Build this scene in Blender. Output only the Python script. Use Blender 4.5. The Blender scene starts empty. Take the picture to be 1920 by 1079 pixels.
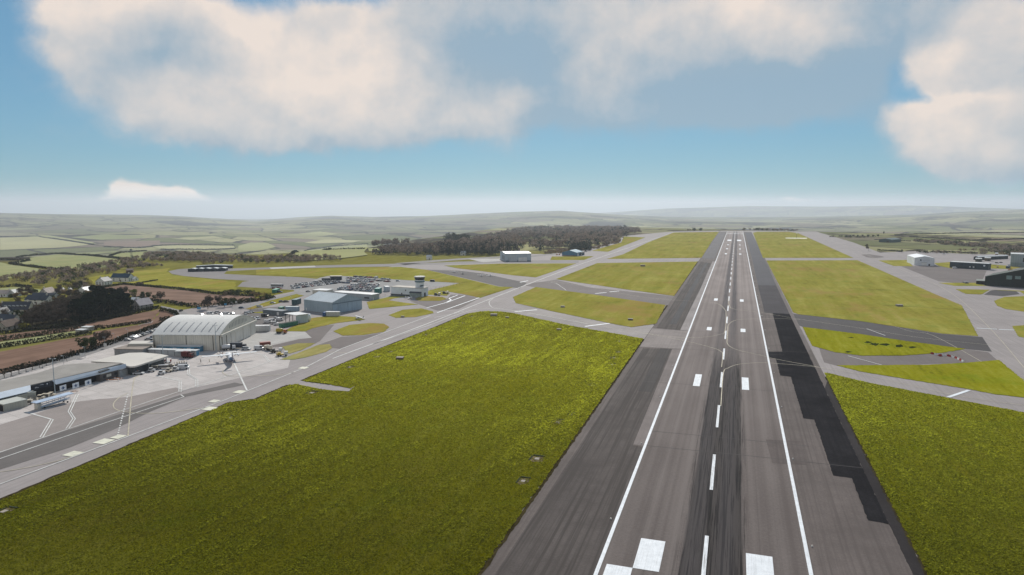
import bpy, bmesh, math, random
import numpy as np
from mathutils import Vector, Matrix
from mathutils.geometry import tessellate_polygon

random.seed(7); np.random.seed(7)
SC = bpy.context.scene
COL = SC.collection

# ------------------------------------------------------------------ camera model
# photo frame 1920 x 1079; the runway centre line is the world +Y axis, metres
F = 1312.0; CX, CY, HORIZ = 960.0, 539.5, 384.0
CAMX, CAMZ = 4.25, 80.8
PITCH = math.atan((CY - HORIZ) / F)
YAW = math.atan((1383 - CX) / math.hypot(F, CY - HORIZ))


def ray(px, py):
    x = (px - CX) / F; y = -(py - CY) / F
    f = math.cos(PITCH) + y * math.sin(PITCH); u = -math.sin(PITCH) + y * math.cos(PITCH)
    return (x * math.cos(YAW) - f * math.sin(YAW), x * math.sin(YAW) + f * math.cos(YAW), u)


def G(px, py, z=0.0):
    """the point of the level airfield (height z) seen at a spot of the photo"""
    d = ray(px, py); t = (z - CAMZ) / d[2]
    return (CAMX + d[0] * t, d[1] * t, z)


def GL(pts, z=0.0):
    return [G(p[0], p[1], z) for p in pts]


# ------------------------------------------------------------------ nodes / materials
class NT:
    def __init__(s, tree):
        s.t = tree; s.n = tree.nodes; s.l = tree.links

    def _in(s, node, i, v):
        if v is None: return
        sock = node.inputs[i]
        if isinstance(v, bpy.types.NodeSocket): s.l.new(v, sock)
        else:
            try: sock.default_value = v
            except Exception: sock.default_value = tuple(v) + (1.0,) if len(v) == 3 else v

    def math(s, op, a, b=None, c=None, clamp=False):
        n = s.n.new('ShaderNodeMath'); n.operation = op; n.use_clamp = clamp
        for i, v in enumerate((a, b, c)): s._in(n, i, v)
        return n.outputs[0]

    def vmath(s, op, a, b=None, c=None):
        n = s.n.new('ShaderNodeVectorMath'); n.operation = op
        for i, v in enumerate((a, b, c)): s._in(n, i, v)
        return n.outputs['Value'] if op in ('DOT_PRODUCT', 'LENGTH') else n.outputs[0]

    def mix(s, f, a, b, blend='MIX'):
        n = s.n.new('ShaderNodeMix'); n.data_type = 'RGBA'; n.blend_type = blend; n.clamp_factor = True
        s._in(n, 0, f); s._in(n, 6, a); s._in(n, 7, b)
        return n.outputs[2]

    def noise(s, vec, scale=1.0, detail=4.0, rough=0.55, col=False, dim='3D', dist=0.0):
        n = s.n.new('ShaderNodeTexNoise'); n.noise_dimensions = dim
        s._in(n, 'Vector', vec); n.inputs['Scale'].default_value = scale
        n.inputs['Detail'].default_value = detail; n.inputs['Roughness'].default_value = rough
        n.inputs['Distortion'].default_value = dist
        return n.outputs['Color'] if col else n.outputs[0]

    def ramp(s, f, a, b, c=0.0, d=1.0, smooth=True):
        n = s.n.new('ShaderNodeMapRange'); n.interpolation_type = 'SMOOTHSTEP' if smooth else 'LINEAR'
        s._in(n, 0, f); n.inputs[1].default_value = a; n.inputs[2].default_value = b
        n.inputs[3].default_value = c; n.inputs[4].default_value = d
        return n.outputs[0]

    def obj(s):
        return s.n.new('ShaderNodeTexCoord').outputs['Object']

    def scaled(s, vec, sc, rot=0.0, loc=(0, 0, 0)):
        n = s.n.new('ShaderNodeMapping'); s._in(n, 0, vec)
        n.inputs['Location'].default_value = loc
        n.inputs['Rotation'].default_value = (0, 0, rot); n.inputs['Scale'].default_value = sc
        return n.outputs[0]

    def sep(s, vec):
        n = s.n.new('ShaderNodeSeparateXYZ'); s.l.new(vec, n.inputs[0]); return n.outputs

    def bump(s, h, strength=0.3, dist=0.1):
        n = s.n.new('ShaderNodeBump'); s._in(n, 'Height', h)
        n.inputs['Strength'].default_value = strength; n.inputs['Distance'].default_value = dist
        return n.outputs[0]


def new_mat(name):
    m = bpy.data.materials.new(name); m.use_nodes = True
    t = NT(m.node_tree); b = m.node_tree.nodes['Principled BSDF']
    b.inputs['Specular IOR Level'].default_value = 0.2
    return m, t, b


MATS = {}


def M(name, col, rough=0.75, var=0.18, scale=0.6, metal=0.0, spec=0.25, aniso=None):
    """a plain surface broken up by two sizes of noise (dirt, fading)"""
    if name in MATS: return MATS[name]
    m, t, b = new_mat(name)
    o = t.obj()
    v = t.scaled(o, aniso) if aniso else o
    n1 = t.noise(v, scale, 5, 0.6); n2 = t.noise(o, scale * 0.13, 3)
    f = t.math('ADD', t.math('MULTIPLY', n1, 0.6), t.math('MULTIPLY', n2, 0.4))
    lo = tuple(c * (1 - var) for c in col); hi = tuple(min(1, c * (1 + var)) for c in col)
    b.inputs['Roughness'].default_value = rough; b.inputs['Metallic'].default_value = metal
    b.inputs['Specular IOR Level'].default_value = spec
    t.l.new(t.mix(t.ramp(f, 0.35, 0.65), lo, hi), b.inputs['Base Color'])
    MATS[name] = m
    return m


# ------------------------------------------------------------------ mesh builder
class MB:
    def __init__(s):
        s.v = []; s.f = []; s.m = []; s.mats = []

    def mi(s, mat):
        if mat not in s.mats: s.mats.append(mat)
        return s.mats.index(mat)

    def add(s, verts, faces, mat):
        k = len(s.v); i = s.mi(mat); s.v.extend([tuple(p) for p in verts])
        for f in faces: s.f.append([k + j for j in f]); s.m.append(i)

    def box(s, c, size, mat, rz=0.0, taper=1.0, base=True):
        """box standing on c (centre of its base) when base, else centred on c"""
        x, y, z = size[0] / 2, size[1] / 2, size[2]
        z0, z1 = (0, z) if base else (-z / 2, z / 2)
        P = [(-x, -y, z0), (x, -y, z0), (x, y, z0), (-x, y, z0)] + [(a * taper, b2 * taper, z1) for a, b2 in ((-x, -y), (x, -y), (x, y), (-x, y))]
        ca, sa = math.cos(rz), math.sin(rz)
        s.add([(c[0] + p[0] * ca - p[1] * sa, c[1] + p[0] * sa + p[1] * ca, c[2] + p[2]) for p in P],
              [(3, 2, 1, 0), (4, 5, 6, 7), (0, 1, 5, 4), (1, 2, 6, 5), (2, 3, 7, 6), (3, 0, 4, 7)], mat)

    def prism(s, pts, z0, z1, mat, cap=True):
        n = len(pts)
        s.add([(p[0], p[1], z0) for p in pts] + [(p[0], p[1], z1) for p in pts],
              [(i, (i + 1) % n, n + (i + 1) % n, n + i) for i in range(n)] + ([tuple(range(n, 2 * n))] if cap else []), mat)

    def hull(s, A, B, mat, ends=True):
        """skin between two rings of the same length"""
        n = len(A)
        fs = [(i, (i + 1) % n, n + (i + 1) % n, n + i) for i in range(n)]
        if ends: fs += [tuple(range(n - 1, -1, -1)), tuple(range(n, 2 * n))]
        s.add(list(A) + list(B), fs, mat)

    def tube(s, a, b, r0, r1, mat, n=8):
        a = Vector(a); b = Vector(b); d = (b - a).normalized()
        u = d.cross(Vector((0, 0, 1)));
        if u.length < 1e-4: u = Vector((1, 0, 0))
        u.normalize(); w = d.cross(u)
        ring = lambda c, r: [c + (u * math.cos(2 * math.pi * i / n) + w * math.sin(2 * math.pi * i / n)) * r for i in range(n)]
        s.hull(ring(a, r0), ring(b, r1), mat)

    def lathe(s, prof, mat, c=(0, 0, 0), axis='z', n=16):
        V = []; Fc = []
        for r, h in prof:
            for i in range(n):
                a = 2 * math.pi * i / n; p = (r * math.cos(a), r * math.sin(a), h)
                if axis == 'y': p = (p[0], p[2], p[1])
                if axis == 'x': p = (p[2], p[0], p[1])
                V.append((c[0] + p[0], c[1] + p[1], c[2] + p[2]))
        for j in range(len(prof) - 1):
            for i in range(n): Fc.append((j * n + i, j * n + (i + 1) % n, (j + 1) * n + (i + 1) % n, (j + 1) * n + i))
        Fc += [tuple(range(n - 1, -1, -1)), tuple(range((len(prof) - 1) * n, len(prof) * n))]
        s.add(V, Fc, mat)

    def quad(s, a, b, c, d, mat): s.add([a, b, c, d], [(0, 1, 2, 3)], mat)

    def mesh(s, name, smooth=False):
        me = bpy.data.meshes.new(name); me.from_pydata(s.v, [], s.f)
        for m in s.mats: me.materials.append(m)
        me.polygons.foreach_set('material_index', s.m)
        if smooth: me.polygons.foreach_set('use_smooth', [True] * len(s.f))
        bm = bmesh.new(); bm.from_mesh(me); bmesh.ops.recalc_face_normals(bm, faces=bm.faces); bm.to_mesh(me); bm.free()
        return me

    def build(s, name, parent=None, smooth=False):
        o = bpy.data.objects.new(name, s.mesh(name, smooth)); COL.objects.link(o); o.parent = parent
        return o


def tag(o, label=None, cat=None, group=None, kind=None):
    if label: o['label'] = label
    if cat: o['category'] = cat
    if group: o['group'] = group
    if kind: o['kind'] = kind
    return o


def thing(name, label, cat, loc=(0, 0, 0), rz=0.0, group=None):
    o = bpy.data.objects.new(name, None); COL.objects.link(o)
    o.location = loc; o.rotation_euler = (0, 0, rz); o.empty_display_size = 0.5
    return tag(o, label, cat, group)


def copy_tree(o, parent=None):
    c = o.copy(); COL.objects.link(c); c.parent = parent
    for ch in list(o.children): copy_tree(ch, c)
    return c


def np_obj(name, V, Q, mats, parent=None, mi=None, smooth=False, attr=None):
    """mesh object from arrays of vertices and quads"""
    me = bpy.data.meshes.new(name)
    V = np.asarray(V, np.float32); Q = np.asarray(Q, np.int32); k = Q.shape[1]
    me.vertices.add(len(V)); me.vertices.foreach_set('co', V.ravel())
    me.loops.add(Q.size); me.loops.foreach_set('vertex_index', Q.ravel())
    me.polygons.add(len(Q)); me.polygons.foreach_set('loop_start', np.arange(0, Q.size, k, dtype=np.int32))
    me.polygons.foreach_set('loop_total', np.full(len(Q), k, np.int32))
    for m in mats: me.materials.append(m)
    if mi is not None: me.polygons.foreach_set('material_index', np.asarray(mi, np.int32))
    if smooth: me.polygons.foreach_set('use_smooth', np.ones(len(Q), bool))
    if attr is not None:
        a = me.attributes.new('tint', 'FLOAT', 'FACE'); a.data.foreach_set('value', np.asarray(attr, np.float32))
    me.update(calc_edges=True); me.validate()
    o = bpy.data.objects.new(name, me); COL.objects.link(o); o.parent = parent
    return o


def flat_poly(name, pts, z, mat, kind='structure', parent=None, skirt=0.0, wobble=0.0, seg=3.0):
    """level sheet of ground; with a skirt it is a slab whose edge drops by that much"""
    P = [(p[0], p[1]) for p in pts]
    if wobble:
        R = []
        rng = random.Random(len(P) * 7 + int(P[0][0]))
        for i in range(len(P)):
            a, b = P[i], P[(i + 1) % len(P)]; L = math.dist(a, b); n = max(1, min(700, int(L / seg)))
            nx, ny = (b[1] - a[1]) / (L + 1e-6), -(b[0] - a[0]) / (L + 1e-6)
            for k in range(n):
                t = k / n; w = rng.gauss(0, wobble) if k else 0
                R.append((a[0] + (b[0] - a[0]) * t + nx * w, a[1] + (b[1] - a[1]) * t + ny * w))
        P = R
    tris = tessellate_polygon([[Vector((p[0], p[1], 0)) for p in P]])
    mb = MB(); mb.add([(p[0], p[1], z) for p in P], [tuple(t) for t in tris], mat)
    if skirt:
        n = len(P)
        mb.add([(p[0], p[1], z) for p in P] + [(p[0], p[1], z - skirt) for p in P],
               [(i, (i + 1) % n, n + (i + 1) % n, n + i) for i in range(n)], mat)
    me = bpy.data.meshes.new(name); me.from_pydata(mb.v, [], mb.f)
    me.materials.append(mat); me.update()
    bm = bmesh.new(); bm.from_mesh(me)
    for f in bm.faces:
        f.normal_update()
        if abs(f.normal.z) > 0.5 and f.normal.z < 0: f.normal_flip()
    bm.to_mesh(me); bm.free()
    o = bpy.data.objects.new(name, me); COL.objects.link(o); o.parent = parent
    if kind and parent is None: o['kind'] = kind
    return o


def strip(mb, pts, w, z, mat):
    """painted line of width w along a polyline"""
    P = [Vector((p[0], p[1])) for p in pts]; n = len(P); L = []; R = []
    for i in range(n):
        d0 = (P[i] - P[i - 1]).normalized() if i else (P[1] - P[0]).normalized()
        d1 = (P[i + 1] - P[i]).normalized() if i < n - 1 else d0
        d = d0 + d1
        if d.length < 1e-3: d = d0
        d.normalize(); nn = Vector((-d.y, d.x)); k = min(2.0, 1 / max(0.4, nn.dot(Vector((-d0.y, d0.x)))))
        L.append(P[i] + nn * w / 2 * k); R.append(P[i] - nn * w / 2 * k)
    for i in range(n - 1):
        mb.quad((R[i].x, R[i].y, z), (R[i + 1].x, R[i + 1].y, z), (L[i + 1].x, L[i + 1].y, z), (L[i].x, L[i].y, z), mat)


def smooth_line(pts, n=6):
    """Catmull-Rom through the points"""
    P = [np.array(p[:2], float) for p in pts]; out = []
    for i in range(len(P) - 1):
        p0 = P[i - 1] if i else P[0]; p1, p2 = P[i], P[i + 1]; p3 = P[i + 2] if i + 2 < len(P) else P[-1]
        for k in range(n):
            t = k / n
            out.append(tuple(0.5 * (2 * p1 + (p2 - p0) * t + (2 * p0 - 5 * p1 + 4 * p2 - p3) * t * t + (3 * p1 - p0 - 3 * p2 + p3) * t ** 3)))
    out.append(tuple(P[-1])); return out


# numpy value noise (terrain, scatter)
_PERM = np.random.RandomState(3).rand(256, 256)


def vnoise(x, y):
    xi = np.floor(x).astype(int); yi = np.floor(y).astype(int); fx = x - xi; fy = y - yi
    fx = fx * fx * (3 - 2 * fx); fy = fy * fy * (3 - 2 * fy)
    p = lambda a, b: _PERM[a % 256, b % 256]
    return (p(xi, yi) * (1 - fx) + p(xi + 1, yi) * fx) * (1 - fy) + (p(xi, yi + 1) * (1 - fx) + p(xi + 1, yi + 1) * fx) * fy


def fbm(x, y, o=4):
    s = 0; a = 0.5
    for i in range(o): s = s + a * vnoise(x * 2 ** i + 17 * i, y * 2 ** i + 31 * i); a *= 0.5
    return s
SKYTINT=(.84,1.50,1.90,1); CLV=1.03; HAZE=.62e-4; HAZETOP=290; HZC=(.76,.84,.92,1); HAZE2=1.35e-4; HZ2TOP=118
# ------------------------------------------------------------------ camera, sun, sky
cam = bpy.data.cameras.new('camera'); co = bpy.data.objects.new('camera', cam); COL.objects.link(co)
cam.sensor_width = 36.0; cam.lens = F / 1920 * 36.0; cam.clip_end = 500000; cam.clip_start = 1.0
co.location = (CAMX, 0, CAMZ); co.rotation_euler = (math.pi / 2 - PITCH, 0, YAW)
SC.camera = co
SC.render.resolution_x, SC.render.resolution_y = 1024, 575
SC.view_settings.view_transform = 'Standard'; SC.view_settings.look = 'None'; SC.view_settings.exposure = 0
SC.cycles.max_bounces = 5; SC.cycles.diffuse_bounces = 2; SC.cycles.glossy_bounces = 2
SC.cycles.transparent_max_bounces = 6; SC.cycles.volume_bounces = 0

SUN_EL = math.radians(35.0); SUN_AZ = math.radians(-16.0)     # azimuth from +Y, clockwise positive
sd = Vector((math.sin(SUN_AZ) * math.cos(SUN_EL), math.cos(SUN_AZ) * math.cos(SUN_EL), math.sin(SUN_EL)))
sl = bpy.data.lights.new('sun', 'SUN'); sl.energy = 5.0; sl.angle = math.radians(0.5); sl.color = (1.0, 0.95, 0.87)
so = bpy.data.objects.new('sun', sl); COL.objects.link(so); so.location = (0, 0, 500)
so.rotation_euler = sd.to_track_quat('Z', 'Y').to_euler()

W = bpy.data.worlds.new('World'); SC.world = W; W.use_nodes = True
t = NT(W.node_tree); bg = W.node_tree.nodes['Background']
sky = t.n.new('ShaderNodeTexSky'); sky.sky_type = 'NISHITA'; sky.sun_disc = False
sky.sun_elevation = SUN_EL; sky.sun_rotation = SUN_AZ; sky.altitude = 100; sky.air_density = 1.0; sky.dust_density = 0.15; sky.ozone_density = 3.5
gm = t.n.new('ShaderNodeGamma'); t.l.new(sky.outputs[0], gm.inputs[0]); gm.inputs[1].default_value = 0.5
skyb = t.mix(1.0, gm.outputs[0], SKYTINT, 'MULTIPLY')
dirv = t.n.new('ShaderNodeTexCoord').outputs['Generated']
sx, sy, sz = t.sep(dirv)
az = t.math('ARCTAN2', sx, sy)              # world azimuth from +Y
el = t.math('ARCSINE', sz)
cx = t.n.new('ShaderNodeCombineXYZ'); t._in(cx, 0, az); t._in(cx, 1, el)
uv = cx.outputs[0]


def azel(px, py):
    d = ray(px, py); return math.atan2(d[0], d[1]), math.asin(d[2] / math.sqrt(d[0] ** 2 + d[1] ** 2 + d[2] ** 2))


wn = t.noise(uv, 9.0, 5, 0.6, col=True)
wn2 = t.vmath('SUBTRACT', wn, (0.5, 0.5, 0.5))
uvd = t.vmath('MULTIPLY_ADD', wn2, (0.050, 0.042, 0.0), uv)
wn3 = t.vmath('SUBTRACT', t.noise(uv, 26.0, 5, 0.6, col=True), (0.5, 0.5, 0.5))
uvd = t.vmath('MULTIPLY_ADD', wn3, (0.022, 0.020, 0.0), uvd)
BLOBS = [  # x, y, rx, ry (photo spots), weight, tone (1 sunlit cream .. 0 blue-grey)
    (150, 50, 50, 80, 1.0, .8), (205, 20, 70, 60, .9, .95), (185, 110, 55, 55, .6, .55), (275, 105, 80, 75, .85, .36), (335, 60, 60, 50, .6, .4), (410, 55, 70, 42, .8, .75), (330, 200, 110, 55, .75, .75), (400, 145, 60, 60, .6, .35), (500, 100, 80, 65, .95, .95), (460, 60, 26, 26, -.35, .1),
    (520, 205, 140, 56, 1.0, .78), (660, 105, 75, 75, 1.05, 1.0), (600, 25, 55, 30, .5, .6), (640, 60, 60, 45, .6, .6), (720, 190, 140, 70, 1.0, .85), (880, 195, 100, 66, .95, .7), (960, 200, 50, 50, .6, .85), (790, 70, 80, 60, .85, .5), (880, 60, 110, 80, .95, .15), (960, 15, 110, 50, .9, .45), (430, 250, 110, 30, .6, .7), (620, 250, 150, 26, .5, .6),
    (1000, 125, 90, 70, .85, 0.0), (1115, 150, 70, 50, .85, .7), (1060, 205, 110, 34, .6, .4), (1200, 35, 130, 60, 1.0, .8), (1250, 90, 110, 50, .85, .6), (1300, 165, 160, 60, .9, .06), (1330, 215, 170, 28, .55, .45), (1415, 30, 70, 40, 1.0, 1.05), (1520, 75, 80, 36, .9, .9), (1500, 25, 110, 44, .8, .6),
    (1470, 165, 140, 55, .9, 0.0), (1580, 135, 70, 50, .75, 0.0), (1630, 30, 90, 50, .85, .4), (1740, 40, 90, 42, .75, .3), (1785, 128, 55, 40, 1.2, .95), (1850, 100, 65, 50, 1.1, .8), (1905, 165, 55, 30, .6, .15), (1690, 150, 26, 45, -.36, .3),
    (1735, 225, 48, 32, 1.15, .85), (1800, 255, 70, 45, 1.1, .8), (1890, 245, 80, 52, 1.2, .85), (1830, 295, 90, 18, .6, .5), (1970, 250, 80, 60, 1., .6), (1850, 182, 70, 12, -.75, .3), (1740, 180, 40, 14, -.4, .3),
    (236, 364, 20, 20, 1.2, 1.0), (262, 362, 22, 20, 1.2, 1.1), (305, 370, 26, 16, 1.2, 1.0), (338, 376, 26, 13, 1.1, 1.0), (200, 384, 24, 11, 1.0, .9), (270, 392, 90, 16, 1.1, .9), (370, 388, 30, 10, .9, .9), (1490, 379, 32, 8, .8, 1.0), (1390, 384, 30, 7, .7, .9), (1250, 388, 50, 7, .7, .9), (2150, 150, 200, 100, 1, .5), (-420, 120, 150, 80, .8, .5), (2500, 80, 250, 90, 1, .5),
    (1050, -90, 280, 60, 1., .4), (1500, -110, 400, 70, 1., .4), (300, -500, 500, 160, 1, .5), (1500, -700, 600, 200, 1, .5)]
acc = None; tone = None
for (bx, by, rx, ry, w, tn) in BLOBS:
    a0, e0 = azel(bx, by); sxx, syy = F / rx, F / ry
    v = t.vmath('MULTIPLY_ADD', uvd, (sxx, syy, 0), (-a0 * sxx, -e0 * syy, 0))
    e = t.math('MULTIPLY', t.math('POWER', 0.3679, t.vmath('DOT_PRODUCT', v, v)), w)
    acc = e if acc is None else t.math('ADD', acc, e)
    tt = t.vmath('DOT_PRODUCT', v, (-.10, .30, 0)); tt = t.math('ADD', tt, tn)          # tops catch the light, bases stay grey
    tone = t.math('MULTIPLY', e, tt) if tone is None else t.math('MULTIPLY_ADD', e, tt, tone)
for (a0, e0, ra, re_, w, tn) in ((3.0, .45, .7, .28, 1.2, 1.0), (-2.2, .40, .6, .25, 1.1, .9), (2.1, .5, .5, .25, 1.1, .9), (-2.9, .9, .7, .3, 1.0, .8)):   # unseen clouds added behind the camera as fill light for shaded near faces
    v = t.vmath('MULTIPLY_ADD', uvd, (1 / ra, 1 / re_, 0), (-a0 / ra, -e0 / re_, 0)); e = t.math('MULTIPLY', t.math('POWER', 0.3679, t.vmath('DOT_PRODUCT', v, v)), w)
    acc = t.math('ADD', acc, e); tone = t.math('MULTIPLY_ADD', e, tn, tone)
tone = t.math('DIVIDE', tone, t.math('ADD', acc, 0.05))
tone = t.math('MULTIPLY_ADD', t.math('SUBTRACT', tone, .52), 1.75, .50)
uvs = t.vmath('MULTIPLY_ADD', wn2, (0.022, 0.022, 0), t.vmath('MULTIPLY', uv, (1, 1.05, 1)))
n1 = t.noise(uvs, 7.0, 9, 0.55)
n1b = t.noise(t.vmath('ADD', uvs, (-0.010, 0.026, 0)), 7.0, 9, 0.55)
n2 = t.noise(uvd, 5.0, 3, 0.5)
dens = t.math('ADD', acc, t.math('MULTIPLY', t.math('SUBTRACT', n1, 0.5), 1.15))
mask = t.math('MULTIPLY', t.ramp(dens, 0.14, 0.80), t.ramp(tone, -.4, .5, .80, 1.0))
relief = t.math('MULTIPLY', t.math('SUBTRACT', n1, n1b), 2.2)
lit = t.math('ADD', t.math('ADD', tone, relief), t.math('MULTIPLY', t.math('SUBTRACT', n2, 0.5), 0.35))
ccol = t.mix(t.ramp(lit, 0.05, 1.25, 0, 1, False), (3.1 * CLV, 4.15 * CLV, 5.05 * CLV, 1), (8.4 * CLV, 7.3 * CLV, 6.5 * CLV, 1))
bo = t.ramp(el, .004, .032, 1.5, 1.0); kc = t.n.new('ShaderNodeCombineColor'); [t.l.new(bo, kc.inputs[i]) for i in range(3)]     # the low far clouds stand in full sun
ccol = t.mix(1.0, ccol, kc.outputs[0], 'MULTIPLY')
skyc = t.mix(t.math('MULTIPLY', mask, 0.95), skyb, ccol)
t.l.new(skyc, bg.inputs['Color']); bg.inputs['Strength'].default_value = 0.1

# haze: thin sunlit air over the whole country, and a denser low layer lying over the valley and the hills
def haze_mat(name, dens):
    mh = bpy.data.materials.new(name); mh.use_nodes = True; th = NT(mh.node_tree); th.n.remove(th.n['Principled BSDF'])
    vs = th.n.new('ShaderNodeVolumeScatter'); vs.inputs['Color'].default_value = HZC; vs.inputs['Density'].default_value = dens; vs.inputs['Anisotropy'].default_value = 0.30
    va = th.n.new('ShaderNodeVolumeAbsorption'); va.inputs['Color'].default_value = HZC; va.inputs['Density'].default_value = dens
    ad = th.n.new('ShaderNodeAddShader'); th.l.new(vs.outputs[0], ad.inputs[0]); th.l.new(va.outputs[0], ad.inputs[1])
    th.l.new(ad.outputs[0], th.n['Material Output'].inputs['Volume']); return mh
hb = MB(); hb.box((0, 100000, -320), (300000, 260000, 320 + HAZETOP), haze_mat('thin_haze', HAZE))
tag(hb.build('haze'), 'thin pale haze hanging over the whole country', 'haze', kind='stuff')
ring_in = [(-900, 1150), (0, 1130), (300, 1130), (500, 1120), (650, 1200), (690, 1300), (800, 1350), (950, 1500), (1150, 1750), (1250, 2450), (1420, 2500), (1700, 2450), (2000, 2350), (2800, 2300)]
P_ = []
for px, r in ring_in:
    a_ = math.atan((px - CX) / F) - YAW; P_.append((CAMX + r * math.sin(a_), r * math.cos(a_)))
for px, r in reversed(ring_in):
    a_ = math.atan((px - CX) / F) - YAW; P_.append((CAMX + 90000 * math.sin(a_), 90000 * math.cos(a_)))
hb = MB(); m2_ = haze_mat('valley_haze', HAZE2); hb.prism(P_, -310, HZ2TOP, m2_); hb.add([(p[0], p[1], -310) for p in P_], [tuple(reversed(range(len(P_))))], m2_)
tag(hb.build('valley_haze'), 'bright low haze lying in the valley and over the far hills', 'haze', kind='stuff')

# ------------------------------------------------------------------ terrain
AZT = np.radians(np.concatenate([np.arange(-180, -62, 6.0), np.arange(-62, 60, 0.3), np.arange(60, 180.1, 6.0)]))
RT = np.concatenate([np.geomspace(20, 900, 24), np.geomspace(930, 21000, 150)])
COLX = np.array([-900, 0, 300, 500, 700, 860, 950, 1100, 1250, 1420, 1560, 1700, 1920, 2800], float)
COLRE = np.array([1200, 1250, 1200, 1150, 1300, 1900, 2500, 2700, 2450, 2330, 2250, 2200, 2100, 2000], float)
COLD = np.array([28, 28, 28, 30, 34, 40, 50, 50, 55, 60, 50, 40, 40, 40], float)
SK1X = np.array([-900, 0, 150, 330, 400, 480, 560, 620, 700, 800, 880, 960, 1050, 1150, 1250, 1400, 1550, 1700, 1800, 1920, 2800], float)
SK1Y = np.array([397, 399, 401.5, 406, 410, 414.5, 408.5, 405.5, 407, 405, 402, 398, 396, 403, 408, 408, 407, 403, 397, 393, 389], float)
SK2Y = np.array([400, 404, 405, 409, 411, 411, 411, 410, 409, 407, 406, 405, 403, 398, 391, 385.5, 388, 385.5, 388, 391, 387], float)


def terrain_z(x, y):
    """heights of the country; the airfield and everything near it is level"""
    dx = x - CAMX; r = np.hypot(dx, y); a = np.arctan2(dx, y)         # azimuth from +Y
    rel = np.clip(a + YAW, -1.25, 1.25)                              # from the view's middle line
    col = CX + F * np.tan(rel); dep = r * np.cos(rel)
    re = np.interp(col, COLX, COLRE); dd = np.interp(col, COLX, COLD)
    s = lambda t_: np.clip(t_, 0, 1) ** 2 * (3 - 2 * np.clip(t_, 0, 1))
    k = s((r - re) / 700.0)
    z = -dd * k
    r1 = np.interp(col, COLX, np.array([5600, 5600, 5600, 6000, 5800, 5600, 5600, 5600, 6000, 6500, 6500, 6500, 6500, 6500], float))
    h1 = CAMZ + (HORIZ - np.interp(col, SK1X, SK1Y)) * r1 * np.cos(rel) / F
    k1 = s((r - re - 500) / (r1 - re - 500))
    und = (fbm(x / 900.0, y / 900.0, 4) - 0.47) * 60 + (fbm(x / 2600.0 + 9, y / 2600.0, 2) - 0.37) * 50
    z = z * (1 - k1) + (h1 + 1) * k1
    z = z + und * k * (1 - 0.82 * np.exp(-((r - r1) / 900.0) ** 2)) * np.clip(1.6 - r / 16000.0, 0.2, 1)
    back = s((r - r1) / 2500.0)
    z = np.where(r > r1, z - back * 70, z)
    r2 = 9200.0
    h2 = CAMZ + (HORIZ - np.interp(col, SK1X, SK2Y)) * r2 * np.cos(rel) / F + (fbm(x / 1500.0, y / 1500.0, 3) - .44) * 30
    k2 = s((r - r1 - 1500) / (r2 - r1 - 1500))
    z = np.where(r > r1 + 1500, z * (1 - k2) + h2 * k2, z)
    z = np.where(r > r2, z - s((r - r2) / 4000.0) * 250, z)
    return z


AA, RR = np.meshgrid(AZT, RT)
aw = AA - YAW
X = CAMX + RR * np.sin(aw); Y = RR * np.cos(aw)
Z = terrain_z(X, Y)
nr, na = X.shape
V = np.stack([X.ravel(), Y.ravel(), Z.ravel()], 1)
idx = np.arange(nr * na).reshape(nr, na)
Q = np.stack([idx[:-1, :-1].ravel(), idx[:-1, 1:].ravel(), idx[1:, 1:].ravel(), idx[1:, :-1].ravel()], 1)

m, t, b = new_mat('countryside'); o = t.obj()
wv = t.vmath('MULTIPLY_ADD', t.vmath('SUBTRACT', t.noise(o, 0.004, 3, col=True), (.5, .5, .5)), (90, 90, 0), o)
wv = t.vmath('MULTIPLY', wv, (1, 1, 0))
wv = t.scaled(wv, (1.0, 1.25, 1.0), 0.5)
def vor(feat):
    n = t.n.new('ShaderNodeTexVoronoi'); n.feature = feat; n.distance = 'EUCLIDEAN'; n.inputs['Scale'].default_value = 1 / 205.0
    n.inputs['Randomness'].default_value = 0.85; t._in(n, 'Vector', wv); return n
cell = t.sep(vor('F1').outputs['Color']); edge = vor('DISTANCE_TO_EDGE').outputs['Distance']
fc = t.mix(t.ramp(cell[0], 0.25, 0.75), (.145, .155, .06), (.33, .31, .155))
fc = t.mix(t.ramp(cell[1], .72, .76), fc, (.22, .17, .13))
fc = t.mix(t.math('MULTIPLY', t.ramp(cell[2], .6, .9), .6), fc, (.42, .40, .22))
fn = t.noise(t.scaled(o, (.02, .06, 1), .4), 1.0, 5)
fc = t.mix(t.math('MULTIPLY', t.ramp(t.noise(o, .0008, 3), .42, .58), .5), fc, (.15, .15, .10)); fc = t.mix(t.ramp(fn, .3, .7), t.mix(0.3, fc, (.08, .09, .03)), fc)
wood = t.ramp(t.math('ADD', t.noise(o, .0021, 5, .6), t.math('MULTIPLY', t.noise(o, .03, 3), .12)), .60, .625)
treec = t.mix(t.noise(o, .06, 3), (.016, .020, .014), (.085, .066, .052))
fc = t.mix(t.math('MAXIMUM', t.ramp(t.math('ADD', edge, t.math('MULTIPLY', t.math('SUBTRACT', t.noise(o, .02, 3), .5), .035)), .014, .034, 1, 0), wood), fc, treec)
rough_near = t.ramp(t.vmath('LENGTH', t.vmath('MULTIPLY', o, (1, 1, 0))), 1150, 1300)
gn = t.noise(t.scaled(o, (.10, .02, 1), .2), 1.0, 6, .65)
near = t.mix(t.ramp(gn, .3, .7), (.135, .125, .018), (.21, .195, .045))
bigv = t.noise(o, .006, 3); near = t.mix(t.ramp(bigv, .45, .7, 0, .5), near, (.17, .155, .06))
t.l.new(t.mix(rough_near, near, fc), b.inputs['Base Color'])
b.inputs['Roughness'].default_value = 1.0; b.inputs['Specular IOR Level'].default_value = 0.0
ter = np_obj('ground', V, Q, [m], smooth=True); tag(ter, kind='structure')


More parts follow.
